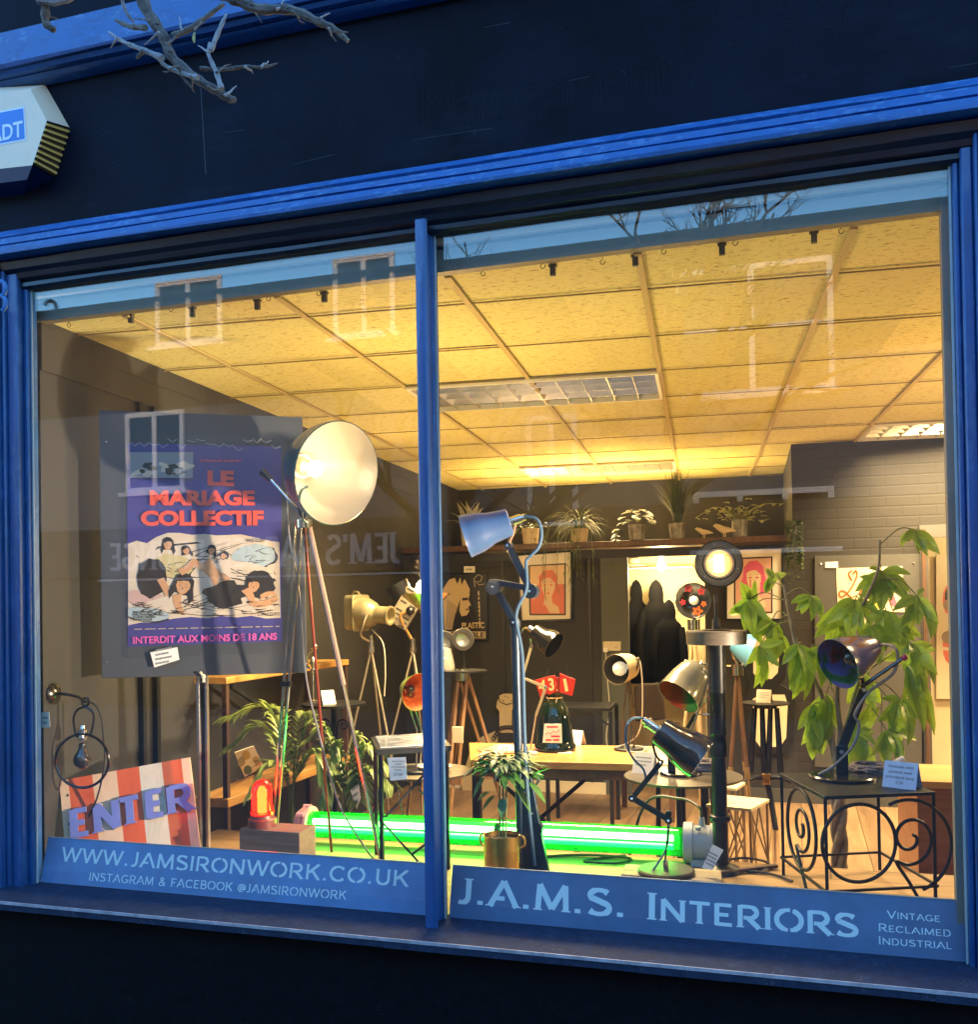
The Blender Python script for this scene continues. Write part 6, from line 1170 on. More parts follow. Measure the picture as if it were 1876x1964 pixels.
# --- flat painted bottle cut-out leaning on the partition
PC = Pl((0, BW - .09, 0), (0, -1, 0)); co = thing('bottle_cutout', 'big flat painted bottle cut-out with cork and rope leaning on partition', 'cut-out', V((PC.hit(960, 1400).x, BW - .09, 0)))
CT = mat('cutout_cream', (.42, .34, .21), .6, var=.08); outline = mat('cutout_line', (.02, .017, .014), .6)
def cut(name, pts, m=CT, off=0.0, th=.014, line=2.0):
    cx = sum(p[0] for p in pts) / len(pts); cy = sum(p[1] for p in pts) / len(pts)
    ob_ = [(cx + (x - cx) * (1 + line / max(8, math.hypot(x - cx, y - cy))), cy + (y - cy) * (1 + line / max(8, math.hypot(x - cx, y - cy)))) for x, y in pts]
    mb = MB(); mb.mt(1).prism([PC.hit(x, y, off) for x, y in ob_][::-1], (0, th, 0)); mb.mt(0).prism([PC.hit(x, y, off + .0025) for x, y in pts][::-1], (0, .002, 0)); return mb.build(name, [m, outline], co)
cut('bottle', [(954, 1344), (958, 1338), (984, 1338), (986, 1344), (987, 1352), (982, 1362), (982, 1400), (992, 1412), (1000, 1440), (1000, 1545), (925, 1545), (890, 1530), (884, 1500), (905, 1430), (925, 1412), (945, 1404), (958, 1398), (958, 1364), (952, 1356)])
cut('cork', [(958, 1334), (966, 1330), (980, 1330), (988, 1334), (986, 1346), (972, 1350), (960, 1345)], off=.006)
mb = MB()
for i in range(7): x = 955 + i * 5.2; mb.tube([PC.hit(x + 4.5 * math.cos(a), 1394 - 3.2 * math.sin(a) + (3 - i) * (1.2 if i < 3 else 0), .012) for a in [j * .63 for j in range(10)]], .0035, 5, True)
for i in range(4): x = 948 + i * 3; y = 1415 - i * 4.5; mb.tube([PC.hit(x + 3.5 * math.cos(a), y - 4 * math.sin(a), .012) for a in [j * .63 for j in range(10)]], .0035, 5, True)
mb.build('painted_rope', outline, co); cut('band', [(958, 1406), (984, 1406), (985, 1422), (957, 1422)], outline, .008)
mb = MB()
for x, y in ((966, 1343), (976, 1337), (982, 1343), (970, 1335)): mb.poly([PC.hit(a, b_, .0115) for a, b_ in blob(x, y, 1.6, 1.2, 8, .2)])
mb.build('cork_spot', outline, co)
# --- twin headlamp tripod by the mullion
Yh = 2.5; ct = at(888, 1288, Yh); k = mpp(ct); ht_ = thing('headlamp_stand', 'wooden tripod table carrying two black rimmed headlamps by the mullion', 'lamp', V((ct.x, ct.y, 0)))
MB().lathe(ct, (0, 0, 1), [(0, .0001), (0, 46 * k), (3 * k, 46 * k), (3 * k, .0001)], 36).build('tray', BLKM, ht_)
for x, y, r in ((852, 1232, 23), (889, 1226, 22)):
    h_ = at(x, y, Yh); ax = (-CF - CR * .1).normalized(); lh = MB().lathe(h_ - ax * .03, ax, [(0, .0001), (0, r * .5 * k), (8 * k, r * .9 * k), (14 * k, r * k), (20 * k, r * .95 * k), (20 * k, r * .62 * k), (16 * k, r * .55 * k), (14 * k, .0001)], 32); lh.build('headlamp', mat('tyre_black', (.02, .018, .017), .6), ht_)
    MB().lathe(h_ - ax * .03, ax, [(17 * k, .0001), (18 * k, r * .5 * k), (19 * k, r * .62 * k)], 28).build('lens', mat('fluted_glass', (.35, .36, .36), .12, metal=.7, bump=.5, bscale=70), ht_); MB().tube([h_ - V((0, 0, r * k)), V((h_.x, h_.y, ct.z + 3 * k))], 2 * k, 6).build('stem', BLKM, ht_)
feet = [V((ct.x - .03, ct.y - .28, 0)), V((ct.x + .3, ct.y + .1, 0)), V((ct.x - .25, ct.y + .16, 0))]
tripod(ht_, ct - V((0, 0, 6 * k)), feet, 4.5 * k, WMD, m2=WMD, split=9 * k)
q = at(878, 1409, Yh - .2); MB().box(q, (21 * k, .012, 30 * k)).build('fixing_plate', CREAM, ht_, .002)
lq = at(856, 1275, Yh - .02); tag(MB().lathe(V((lq.x, lq.y, ct.z + 3 * k)), (0, 0, 1), [(0, .0001), (0, 16 * k), (8 * k, 17 * k), (42 * k, 11 * k), (44 * k, .0001)], 18).build('glass_shade', mat('cut_glass', (.45, .42, .36), .15, metal=.4, bump=1, bscale=60)), 'cut glass shade standing on the headlamp tray', 'lamp shade')
# --- art on the partition
PW = Pl((0, BW - .02, 0), (0, -1, 0))
def frame(label, quad, w, shapes, mats, fm, mm=None, inner=None, extra=None, name='framed_print'):
    t = thing(name, label, 'picture', PW.hit(*[(quad[3][i] + quad[2][i]) / 2 for i in (0, 1)])); c_ = [PW.hit(*p) for p in quad]; mb = MB(); th = .022
    for i in range(4): a, b_ = c_[i], c_[(i + 1) % 4]; cc = sum(c_, V()) / 4; ia, ib = a.lerp(cc, w), b_.lerp(cc, w); mb.prism([p + V((0, -th, 0)) for p in (a, b_, ib, ia)], (0, th + .0, 0))
    mb.build('frame', fm, t); cc = sum(c_, V()) / 4; MB().prism([p.lerp(cc, w * .9) + V((0, -.008, 0)) for p in c_], (0, .006, 0)).build('mount', mm or PAPER, t)
    art(t, PW, shapes, mats, 'print', .0095)
    return t
def face(x, y, s, hair_i, skin_i, ink_i, curl=False, beret=False):
    """a generic stylised woman's head in flat colours"""
    o = []; f = lambda pts: [(x + a * s, y + b_ * s) for a, b_ in pts]
    hair = [(-.5, -.1), (-.46, -.55), (-.2, -.85), (.15, -.88), (.42, -.62), (.5, -.2), (.62, .2), (.5, .6), (.3, .7), (.3, .2), (-.3, .25), (-.35, .7), (-.6, .55), (-.62, .2)] if curl else [(-.42, -.1), (-.45, -.5), (-.2, -.8), (.2, -.82), (.45, -.52), (.42, -.12), (.34, .1), (-.34, .12)]
    o.append((hair_i, f(hair))); o.append((skin_i, f([(-.16, .4), (.16, .4), (.2, .75), (.5, .95), (.55, 1.25), (-.6, 1.25), (-.5, .95), (-.2, .78)]))); o.append((skin_i, f([(-.33, -.3), (-.2, -.5), (.1, -.52), (.32, -.32), (.33, .05), (.2, .38), (.02, .55), (-.16, .42), (-.31, .08)])))
    o.append((hair_i, f([(-.36, -.28), (-.3, -.62), (.1, -.7), (.38, -.4), (.34, -.2), (.1, -.44), (-.14, -.42)])))
    for e in (-.16, .15): o.append((ink_i, f([(e - .1, -.1), (e, -.15), (e + .1, -.1), (e, -.05)]))); o.append((ink_i, f([(e - .12, -.22), (e, -.27), (e + .12, -.23), (e, -.24)])))
    o.append((ink_i, f([(-.1, .29), (0, .25), (.1, .28), (0, .35)]))); o.append((ink_i, f([(.0, .12), (.05, .1), (.03, .15), (-.03, .15)]))); o.append((ink_i, f([(-.19, -.02), (-.13, -.02), (-.12, .3), (-.15, .42), (-.18, .3)])))
    return o
CORAL = mat('print_coral', (.66, .15, .1), .5); PEACH = mat('print_peach', (.7, .5, .34), .5); PINK = mat('print_pink', (.65, .1, .25), .5); IVO = mat('print_ivory', (.72, .62, .44), .5)
frame('framed coral print of a woman with short hair on the partition', ((992, 1063), (1098, 1055), (1098, 1190), (1000, 1193)), .055, [(3, [(1014, 1084), (1086, 1080), (1086, 1180), (1016, 1180)]), (0, [(1017, 1086), (1083, 1083), (1083, 1177), (1019, 1177)]), (1, [(1017, 1086), (1083, 1083), (1083, 1120), (1018, 1122)])] + face(1052, 1126, 40, 0, 1, 0) + [(0, [(1019, 1177), (1030, 1155), (1046, 1160), (1056, 1177)])], [CORAL, PEACH, IVO, PBK], BLK)
frame('framed pink print of a woman with wavy hair behind the tree', ((1392, 1052), (1502, 1049), (1502, 1190), (1392, 1190)), .055, [(3, [(1408, 1070), (1482, 1067), (1482, 1176), (1408, 1176)]), (1, [(1411, 1073), (1479, 1070), (1479, 1173), (1411, 1173)])] + face(1446, 1112, 42, 0, 2, 0, curl=True), [PINK, mat('print_blush', (.7, .42, .36), .5), IVO, PBK], BLK)
t = frame('black poster with a blonde profile and bold straw coloured lettering', ((838, 1100), (937, 1098), (937, 1229), (838, 1227)), .03, [(0, [(841, 1102), (934, 1100), (934, 1226), (841, 1224)])] + [(1, [(852, 1190), (850, 1130), (862, 1112), (878, 1106), (893, 1112), (902, 1130), (901, 1140), (893, 1142), (886, 1140), (880, 1160), (874, 1180), (868, 1207), (853, 1207)]), (0, [(872, 1106), (878, 1120), (884, 1106), (886, 1122), (892, 1110), (880, 1104)]), (1, [(884, 1141), (902, 1139), (899, 1150), (904, 1160), (899, 1164), (901, 1172), (896, 1180), (886, 1182), (882, 1172)]), (0, [(887, 1147), (899, 1146), (898, 1151), (888, 1152)]), (0, [(893, 1168), (901, 1167), (897, 1171)]), (1, [(846, 1211), (932, 1211), (932, 1224), (846, 1223)])] + [(0, [(860 + i * 4, 1150 + i * 3), (861 + i * 4, 1150 + i * 3), (857 + i * 3, 1205), (856 + i * 3, 1205)]) for i in range(5)], [mat('poster_ink', (.008, .008, .008), .4), mat('poster_straw2', (.55, .44, .27), .5)], BLK, name='poster', mm=PBK)
kx = mpp(PW.hit(900, 1160))
def wt_(body, a, b_, h, mi=0, **kw): mb = MB(); text(mb, body, PW.hit(*a), PW.hit(*b_), h * kx, PW.n, .0128, bold=.03, **kw); mb.build('lettering', MATS['poster_ink'] if mi else MATS['poster_straw2'], t)
wt_("PLASTIC", (887, 1205), (930, 1204), 11); wt_("EXPLODING", (918, 1134), (920, 1197), 12, up=CR); wt_("INEVITABLE", (848, 1222), (930, 1222), 9.5, 1); mb = MB(); mb.tube([PW.hit(x, y, .013) for x, y in ((912, 1126), (910, 1110), (918, 1102), (926, 1106), (922, 1116), (912, 1114), (920, 1122), (930, 1120))], .003, 5)
mb.build('signature_mark', MATS['poster_straw2'], t)
card('small cream card pinned above the black and straw poster', ((890, 1086), (911, 1086), (911, 1098), (890, 1098)), 0, rows=1, pl=PW)
# --- wall socket, doorway with coats, leather chair
sk = thing('wall_socket', 'cream double wall socket with plug on the dark panel by doorway', 'socket', PW.hit(1173, 1248)); PS = Pl((0, BW + .008, 0), (0, -1, 0)); mb = MB(); mb.prism([PS.hit(*p) for p in ((1157, 1230), (1191, 1230), (1191, 1248), (1157, 1248))][::-1], (0, -.012, 0)); mb.build('plate', CREAM, sk, .002); MB().box(PS.hit(1163, 1246, .03), (.032, .03, .035)).build('plug', WHITE, sk, .004); mb = MB()
for x, y in ((1183, 1238), (1181, 1242), (1185, 1242), (1172, 1236)): mb.box(PS.hit(x, y, .0125), (.005, .002, .007))
mb.build('pin_slots', PBK, sk); cable(sk, [PS.hit(1163, 1250, .03), PS.hit(1166, 1300, .02), PS.hit(1170, 1360, .02), PS.hit(1164, 1410, .02), PS.hit(1168, 1440, .02)], .004, WCORD)
YB2 = 5.55; rl = thing('coat_rail', 'cream shelf with hook rail high in the bright back room', 'shelf', at(1262, 1095, YB2)); MB().bb(at(1196, 1092, YB2 - .1), at(1332, 1087, YB2 + .06)).build('shelf', WHITE, rl); mb = MB()
for x in (1221, 1248, 1262, 1304): p = at(x, 1135, YB2 - .02); mb.tube([p + V((0, .06, .03)), p + V((0, .0, .03)), p + V((0, -.03, .0)), p + V((0, -.04, .03))], .006, 6)
mb.build('hook', BRASS, rl)
mb = MB(); q = at(1217, 1078, YB2); mb.lathe(V((q.x, q.y, at(1196, 1087, YB2).z)), (0, 0, 1), [(0, .0001), (0, .1), (.01, .1), (.03, .06), (.07, .05), (.075, .0001)], 20); tag(mb.build('straw_hat', CREAM), 'pale hat lying on the back room shelf', 'hat')
COAT = mat('black_coat', (.004, .0038, .004), .85, var=.3, vscale=6, bump=.4, bscale=18, spec=.12)
def coat(lab, x, ytop, wd, ybot, dy, seed, lean=0):
    r2 = random.Random(seed); p = at(x, ytop, YB2 - .1 - dy); k = mpp(p); t = thing('coat', lab, 'coat', at(x, ybot, YB2 - .1 - dy), 'coats hanging in the back room'); mb = MB(); n = 22; K = len(mb.v); H = (ybot - ytop)
    prof = [(0, .03), (.025, .13), (.07, .2), (.14, .235), (.19, .22), (.225, .27), (.26, .4), (.31, .47), (.42, .44), (.6, .44), (.8, .47), (.97, .49), (1, .45)]
    for t_, w in prof:
        for j in range(n):
            a = 2 * math.pi * j / n; rip = 1 + .1 * math.sin(a * 5 + t_ * 6 + seed) * t_ ; mb.v.append(p + CR * (wd * w * k * math.cos(a) * rip + lean * t_ * k) + V((0, -1, 0)) * (wd * .3 * (w + .1) * k * math.sin(a) * rip) - V((0, 0, t_ * H * k)))
    for i in range(len(prof) - 1):
        for j in range(n): j2 = (j + 1) % n; mb._f([K + i * n + j, K + (i + 1) * n + j, K + (i + 1) * n + j2, K + i * n + j2], True)
    mb.build('body', COAT, t)
    for s_ in (-1, 1):
        if s_ * seed == 99: continue
        sl_ = [p + CR * (s_ * wd * .4 * k) - V((0, 0, H * .3 * k)), p + CR * (s_ * wd * .52 * k) - V((0, .05, H * .55 * k)), p + CR * (s_ * wd * .5 * k) - V((0, .07, H * .82 * k))]; MB().tube(smooth(sl_, 6), [wd * .13 * k] * 13, 10).build('sleeve', COAT, t)
coat('narrow black hooded coat hanging beside the dark door jamb', 1220, 1112, 52, 1310, 0, 1); coat('black hooded padded coat hanging in the middle of the rail', 1258, 1112, 62, 1318, .12, 2); coat('black coat hanging lowest, beside the empty hanger', 1283, 1150, 56, 1330, .2, 3)
hg = at(1306, 1150, YB2 - .05); tag(MB().tube(smooth([hg + V((0, 0, .1)), hg + V((.01, 0, .05)), hg, hg + V((-.13, 0, -.08)), hg + V((.13, 0, -.08)), hg]), .005, 6).build('coat_hanger', BRASS), 'empty brass coloured hanger beside the lowest coat', 'hanger')
Yc = 4.15; cb = at(1247, 1400, Yc); k = mpp(cb); ch = thing('chair', 'dark leather backed chair standing in front of the doorway', 'chair', V((cb.x, cb.y, 0))); LEA = mat('dark_leather', (.03, .018, .013), .4, var=.3, bump=.3, bscale=60)
mb = MB(); pts = [(1216, 1318), (1228, 1311), (1262, 1310), (1272, 1318), (1276, 1380), (1219, 1384)]; mb.prism([at(x, y, Yc) for x, y in pts][::-1], (0, .04, 0)); mb.build('backrest', LEA, ch, .012)
zs_ = .46; MB().bb((cb.x - .22, Yc - .42, zs_ - .05), (cb.x + .22, Yc + .04, zs_)).build('seat', LEA, ch, .012)
for sx in (-.2, .2):
    for sy in (-.39, .02): MB().bb((cb.x + sx - .018, Yc + sy - .018, 0), (cb.x + sx + .018, Yc + sy + .018, zs_ - .05 if sy < 0 else at(1247, 1384, Yc).z)).build('leg', WDK, ch)
lr = thing('bare_bulb_light', 'bare warm bulb under the ceiling of the coat room', 'lamp', (dl + .2, BW + .5, 1.78)); MB().sph((dl + .2, BW + .5, 1.8), .04, 12).cyl((dl + .2, BW + .5, 1.83), (dl + .2, BW + .5, 1.898), .02, 10).build('bulb', emis('room_bulb', (1, .8, .5), 1.2), lr); lamp('room_lamp', lr, (dl + .2, BW + .5, 1.74), 3.0, (1, .72, .36), .05)
# --- flower painted dish lamp on a pale tripod
Yd = 2.5; c = at(1330, 1152, Yd); k = mpp(c); fd = thing('dish_lamp', 'black dish lamp painted with red flowers on a pale wooden tripod', 'lamp', V((c.x, c.y, 0))); ax = (-CF * .93 - CR * .36 - CU * .05).normalized()
FL = MB().lathe(c - ax * 18 * k, ax, [(0, .0001), (0, 8 * k), (4 * k, 20 * k), (12 * k, 31 * k), (18 * k, 35 * k), (19 * k, 34 * k), (12 * k, 29 * k), (5 * k, 18 * k), (3 * k, .0001)], 36); FL.build('dish', BLK, fd); pf = Pl(c - ax * 3 * k, ax); mb = MB()
for i, (x, y, r, mi) in enumerate(((1338, 1172, 11, 0), (1320, 1128, 9, 1), (1345, 1134, 8, 1), (1310, 1155, 7, 1), (1350, 1158, 6, 0))):
    mb.mt(mi)
    pts = []
    for j in range(30): a = j / 30 * 6.283; rr = r * (.78 + .22 * math.cos(a * 5 + i)); pts.append((x + rr * math.cos(a), y + rr * math.sin(a)))
    mb.poly([pf.hit(a, b_, .001 + i * .0002 - .00003 * ((a - 1330) ** 2 + (b_ - 1152) ** 2) * 0) for a, b_ in pts]); mb.mt(2).poly([pf.hit(a, b_, .003 + i * .0002) for a, b_ in blob(x, y, r * .2, r * .2, 8)])
mb.build('painted_flowers', [mat('flower_orange', (.55, .1, .02), .35), mat('flower_red', (.3, .02, .03), .35), PBK], fd); bulb(fd, c - ax * 6 * k, 9 * k, OPAL, ax)
apx = c - V((0, 0, 46 * k)); MB().tube([c - ax * 16 * k, c - ax * 22 * k - V((0, 0, 20 * k)), apx], 3 * k, 8).build('neck', BLKM, fd); PAL = wood('pale_ash', (.5, .36, .2), (.34, .22, .11), 2, 8, .45)
tripod(fd, apx, [V((at(1290, 1500, Yd).x, c.y - .1, 0)), V((at(1362, 1500, Yd).x, c.y - .15, 0)), V((c.x, c.y + .3, 0))], 4 * k, PAL)
# --- grey lamp with red and green inside, on a round table
ct = at(1310, 1487, 1.3); k = mpp(ct); zt = ct.z; rt = thing('round_table', 'round dark table in front of the desk holding a lamp and tent card', 'table', V((ct.x, ct.y, 0)))
MB().lathe(ct, (0, 0, 1), [(0, .0001), (0, 112 * k), (-4 * k, 112 * k), (-4 * k, .0001)], 48).build('table_top', mat('bronze_top', (.11, .095, .075), .35, metal=.6, var=.2), rt)
for i in range(3): a = i * 2.094 + .5; MB().tube([ct + V((math.cos(a) * 60 * k, math.sin(a) * 60 * k, -4 * k)), V((ct.x + math.cos(a) * 66 * k, ct.y + math.sin(a) * 66 * k, 0))], 5 * k, 8).build('leg', BLKM, rt)
tent('white tent card on the dark round table', atz(1212, 1482, zt), atz(1252, 1486, zt), 40 * k, .03)
gl_ = thing('task_lamp', 'grey task lamp with red and green inside on the round table', 'lamp', atz(1306, 1483, zt)); A = lambda x, y, dy=0.0: at(x, y, 1.3 + dy); disc_base(gl_, atz(1306, 1484, zt + .001), 40 * k, 5 * k, BLK); MB().box(A(1288, 1455) + V((0, 0, 0)), (14 * k, 10 * k, 52 * k)).build('post', BLK, gl_, .002)
m, n, b = nodes_mat('red_green_inside'); tc = add(n, "ShaderNodeTexCoord"); gr = add(n, "ShaderNodeSeparateXYZ"); n.links.new(tc.outputs["Object"], gr.inputs[0]); rp = add(n, "ShaderNodeValToRGB"); rp.color_ramp.elements[0].color = (.6, .07, .02, 1); rp.color_ramp.elements[1].color = (.05, .25, .06, 1)
mm_ = add(n, "ShaderNodeMapRange"); n.links.new(gr.outputs[0], mm_.inputs[0]); n.links.new(mm_.outputs[0], rp.inputs[0]); n.links.new(rp.outputs[0], b.inputs["Base Color"]); b.inputs["Roughness"].default_value = .3
nk = A(1342, 1283, .05); ri = A(1301, 1336, -.03); ax = (ri - nk).normalized(); ax = (ax - CF * .1).normalized(); L_ = (ri - nk).length; xo = ri.x - ROOT[gl_.name].x; mm_.inputs[1].default_value = xo + .0; mm_.inputs[2].default_value = xo + .035
shade(gl_, ri - ax * L_, ax, L_, 15 * k, 43 * k, mat('grey_enamel', (.24, .23, .19), .2, coat=.5), m, prof=[(0, .45), (.06, .6), (.3, .78), (.6, .9), (1, 1)]); MB().cyl(nk - ax * 14 * k, nk + ax * 3 * k, 8 * k, 14).build('socket', CHROME, gl_)
for s_ in (-1, 1): MB().bar(A(1334, 1370) + V((0, s_ * .008, 0)), A(1298, 1430) + V((0, s_ * .008, 0)), .004, 7 * k).build('arm', BLKM, gl_)
MB().tube(smooth([nk + ax * 10 * k, A(1360, 1310), A(1356, 1340), A(1334, 1370)]), 2 * k, 6).tube([A(1334, 1370), A(1372, 1370)], 1.6 * k, 6).build('shade_bracket', CHROME, gl_); cable(gl_, [nk - ax * 14 * k, A(1350, 1272), A(1362, 1280), A(1362, 1300), A(1352, 1325, -.03), A(1345, 1350, -.03), A(1330, 1390, -.03), A(1318, 1420, -.02), A(1330, 1450, -.02)], 2 * k, BRAID)
mb = MB(); cc = atz(1352, 1478, zt + .004)
for i in range(6): mb.tube([cc + V(((30 + rnd.uniform(-4, 4)) * k * math.cos(a), (26 + rnd.uniform(-4, 4)) * k * math.sin(a), (3 + i * 3) * k)) for a in [j * .45 for j in range(14)]], 2.3 * k, 6, True)
tag(mb.build('coiled_cable', BRAID), 'braided flex coiled on the dark round table', 'cable')
# --- pair of pale wire tables
PTOP = mat('pale_tile', (.6, .54, .36), .5, col2=(.45, .42, .26), vscale=7); GWIRE = mat('gold_wire', (.3, .22, .12), .4, metal=.6)
def wire_table(lab, pts, Y0, th=.014):
    p0 = at(pts[0][0], pts[0][1], Y0); z = p0.z; q = [atz(x, y, z) for x, y in pts]; q[3] = q[0] + q[2] - q[1]; c = (q[0] + q[2]) / 2; t = thing('wire_table', lab, 'table', V((c.x, c.y, 0)), 'small pale topped wire tables'); MB().prism([p - V((0, 0, th)) for p in q], (0, 0, th)).build('table_top', [PTOP], t, .001)
    for p in q: r = p.lerp(c, .08); MB().tube([r - V((0, 0, th)), V((r.x, r.y, 0))], .006, 8).build('leg', GWIRE, t)
    mb = MB()
    for i in range(4): a, b_ = q[i].lerp(c, .08), q[(i + 1) % 4].lerp(c, .08); m_ = (a + b_) / 2; mb.tube([V((a.x, a.y, z * .5)), V((m_.x, m_.y, z - th))], .004, 6).tube([V((b_.x, b_.y, z * .5)), V((m_.x, m_.y, z - th))], .004, 6).tube([V((a.x, a.y, z * .5)), V((m_.x, m_.y, .06))], .004, 6).tube([V((b_.x, b_.y, z * .5)), V((m_.x, m_.y, .06))], .004, 6)
    mb.build('brace', GWIRE, t)
wire_table('pale topped wire table nearest the pedestal column', [(1441, 1551), (1476, 1532), (1392, 1524), (1352, 1540)], 1.55); wire_table('taller pale topped wire table behind the pedestal column', [(1412, 1512), (1430, 1500), (1362, 1492), (1345, 1505)], 2.1)
# --- blue and pink cone lamp on wooden tripod
Yb = 2.6; ap = at(1414, 1285, Yb); k = mpp(ap); bl = thing('cone_lamp', 'blue cone lamp with pink rim on a dark wooden tripod behind tree', 'lamp', V((ap.x, ap.y, 0))); nk = at(1404, 1232, Yb); ax = (CR * .88 - CU * .36 - CF * .25).normalized()
shade(bl, nk, ax, 40 * k, 13 * k, 34 * k, mat('sky_blue_enamel', (.12, .36, .6), .3, coat=.4), mat('pink_inside', (.65, .2, .18), .4), bell=.8); MB().tube(smooth([nk + V((0, 0, -8 * k)), at(1406, 1258, Yb), at(1414, 1272, Yb), ap]), 2.2 * k, 6).tube([at(1394, 1276, Yb), at(1420, 1278, Yb)], 2 * k, 6).build('bracket', CHROME, bl)
tripod(bl, ap, [V((at(1388, 1500, Yb).x, ap.y - .15, 0)), V((at(1452, 1500, Yb).x, ap.y - .12, 0)), V((ap.x + .05, ap.y + .3, 0))], 4 * k, WDK, m2=mat('brass_tube', (.55, .42, .22), .3, metal=.9))
# --- round topped stool on black splayed legs
Ys = 2.75; c = at(1468, 1347, Ys); k = mpp(c); so_ = thing('tall_stool', 'round black topped stand on black splayed tripod legs with cast foot', 'stool', V((c.x, c.y, 0))); MB().lathe(c, (0, 0, 1), [(0, .0001), (0, 45 * k), (-3 * k, 44 * k), (-3 * k, .0001)], 36).build('top', BLKM, so_); MB().lathe(c - V((0, 0, 3 * k)), (0, 0, 1), [(-7 * k, .0001), (-7 * k, 22 * k), (0, 22 * k)], 20).build('collar', BLK, so_)
for x0, x1 in ((1448, 1440), (1462, 1466), (1478, 1474), (1490, 1498)): MB().tube([at(x0, 1358, Ys), at(x1, 1482, Ys - .05)], [5 * k, 6.5 * k], 10).build('leg', BLK, so_)
sp_ = at(1470, 1492, Ys - .05)
for x1, y1 in ((1425, 1502), (1520, 1500), (1488, 1590)): MB().tube(smooth([sp_, at((1470 + x1) / 2, (1490 + y1) / 2 - 4, Ys - .06), at(x1, y1, Ys - .1)]), 5.5 * k, 10).build('foot_arm', BLKM, so_)
MB().box(sp_ + V((0, -.02, 0)), (14 * k, .03, 20 * k)).build('bracket', BRASS, so_, .002); MB().tube([at(1488, 1590, Ys - .1), V((at(1488, 1590, Ys - .1).x, Ys - .1, 0.0))], 7 * k, 10).build('foot', CHROME, so_)
tent('cream tent card on the round black stand', atz(1450, 1347, c.z), atz(1478, 1348, c.z), 24 * k, .03, IVO)
# --- black outlined letter board
t = thing('letter_board', 'large black outlined cream letter board on the partition behind stand', 'sign', PW.hit(1480, 1440)); PL2 = Pl((0, BW - .05, 0), (0, -1, 0))
MB().prism([PL2.hit(x, y) for x, y in ((1428, 1228), (1440, 1200), (1500, 1196), (1512, 1230), (1506, 1300), (1496, 1312), (1520, 1325), (1527, 1345), (1522, 1425), (1508, 1446), (1450, 1446), (1432, 1420), (1430, 1330), (1438, 1312), (1428, 1296))][::-1], (0, .03, 0)).build('outline', BLKM, t, .003)
art(t, PL2, [(0, [(1445, 1250), (1452, 1220), (1490, 1218), (1496, 1240), (1492, 1290), (1480, 1302), (1452, 1300), (1445, 1290)]), (0, [(1444, 1340), (1460, 1332), (1505, 1332), (1511, 1350), (1508, 1415), (1496, 1432), (1458, 1432), (1446, 1415)])], [IVO], 'cream_face')
# --- grey board with script poster, doors and prints at the right
PR = Pl((0, BW - .012, 0), (0, -1, 0)); dg = thing('notice_board', 'dark grey panelled board on the brick wall behind the tree', 'board', PR.hit(1665, 1450)); MB().prism([PR.hit(x, y, .004) for x, y in ((1563, 1066), (1768, 1062), (1768, 1480), (1563, 1470))][::-1], (0, .014, 0)).build('panel', GREYD, dg); mb = MB()
for x in (1600, 1640, 1690, 1730): mb.prism([PR.hit(xx, y, .0055) for xx, y in ((x, 1330), (x + 2, 1330), (x + 2, 1470), (x, 1470))][::-1], (0, .001, 0))
mb.build('groove', DARKB, dg); mb = MB()
for x, y in ((1752, 1080), (1575, 1082)): mb.sph(PR.hit(x, y, .006), .007, 8)
mb.build('stud', CHROME, dg)
lp = thing('script_poster', 'white poster with orange script lettering pinned on the grey board', 'poster', PR.hit(1668, 1172)); MB().prism([PR.hit(x, y, .008) for x, y in ((1604, 1090), (1731, 1086), (1735, 1174), (1607, 1170))][::-1], (0, .002, 0)).build('sheet', IVO, lp); mb = MB(); SP = lambda *pts: smooth([PR.hit(x, y, .009) for x, y in pts], 6)
mb.tube(SP((1636, 1100), (1642, 1094), (1644, 1104), (1636, 1122), (1626, 1136), (1614, 1144), (1610, 1136), (1618, 1132), (1630, 1142), (1640, 1152), (1652, 1148)), .006, 6).tube(SP((1634, 1112), (1628, 1100), (1634, 1094)), .006, 6).tube(SP((1658, 1128), (1650, 1134), (1654, 1144), (1662, 1140), (1660, 1128), (1668, 1130)), .006, 6).tube(SP((1672, 1126), (1674, 1142), (1684, 1138), (1686, 1126), (1688, 1142), (1694, 1140)), .006, 6); mb.build('lettering', mat('script_orange', (.65, .13, .03), .5), lp)
art(lp, PR, [(0, [(1690, 1108), (1702, 1106), (1712, 1130), (1718, 1150), (1724, 1166), (1708, 1160), (1704, 1138)]), (1, [(1668, 1150), (1690, 1150), (1690, 1166), (1666, 1166)])], [mat('script_pink', (.65, .12, .2), .5), mat('script_yellow', (.7, .5, .08), .5)], 'pink_shape', .0095)
card('small blank white card at the corner of the script poster', ((1583, 1078), (1607, 1077), (1608, 1089), (1583, 1089)), 0, rows=0, pl=Pl(PR.o + PR.n * .01, PR.n))
df = thing('door_frame', 'dark brown timber door frame beside the script poster board', 'door frame', (.88, BW, 0)); mb = MB(); a = PR.hit(1772, 1400).x; mb.bb((a, BW - .03, 0), (.9, BW - .001, 2.03)).bb((.9, BW - .03, 1.94), (1.8, BW - .001, 2.03)).build('frame', GREYD, df); MB().bb((.86, BW - .045, 0), (.885, BW - .031, 2.0)).build('stop_bead', WDK, df)
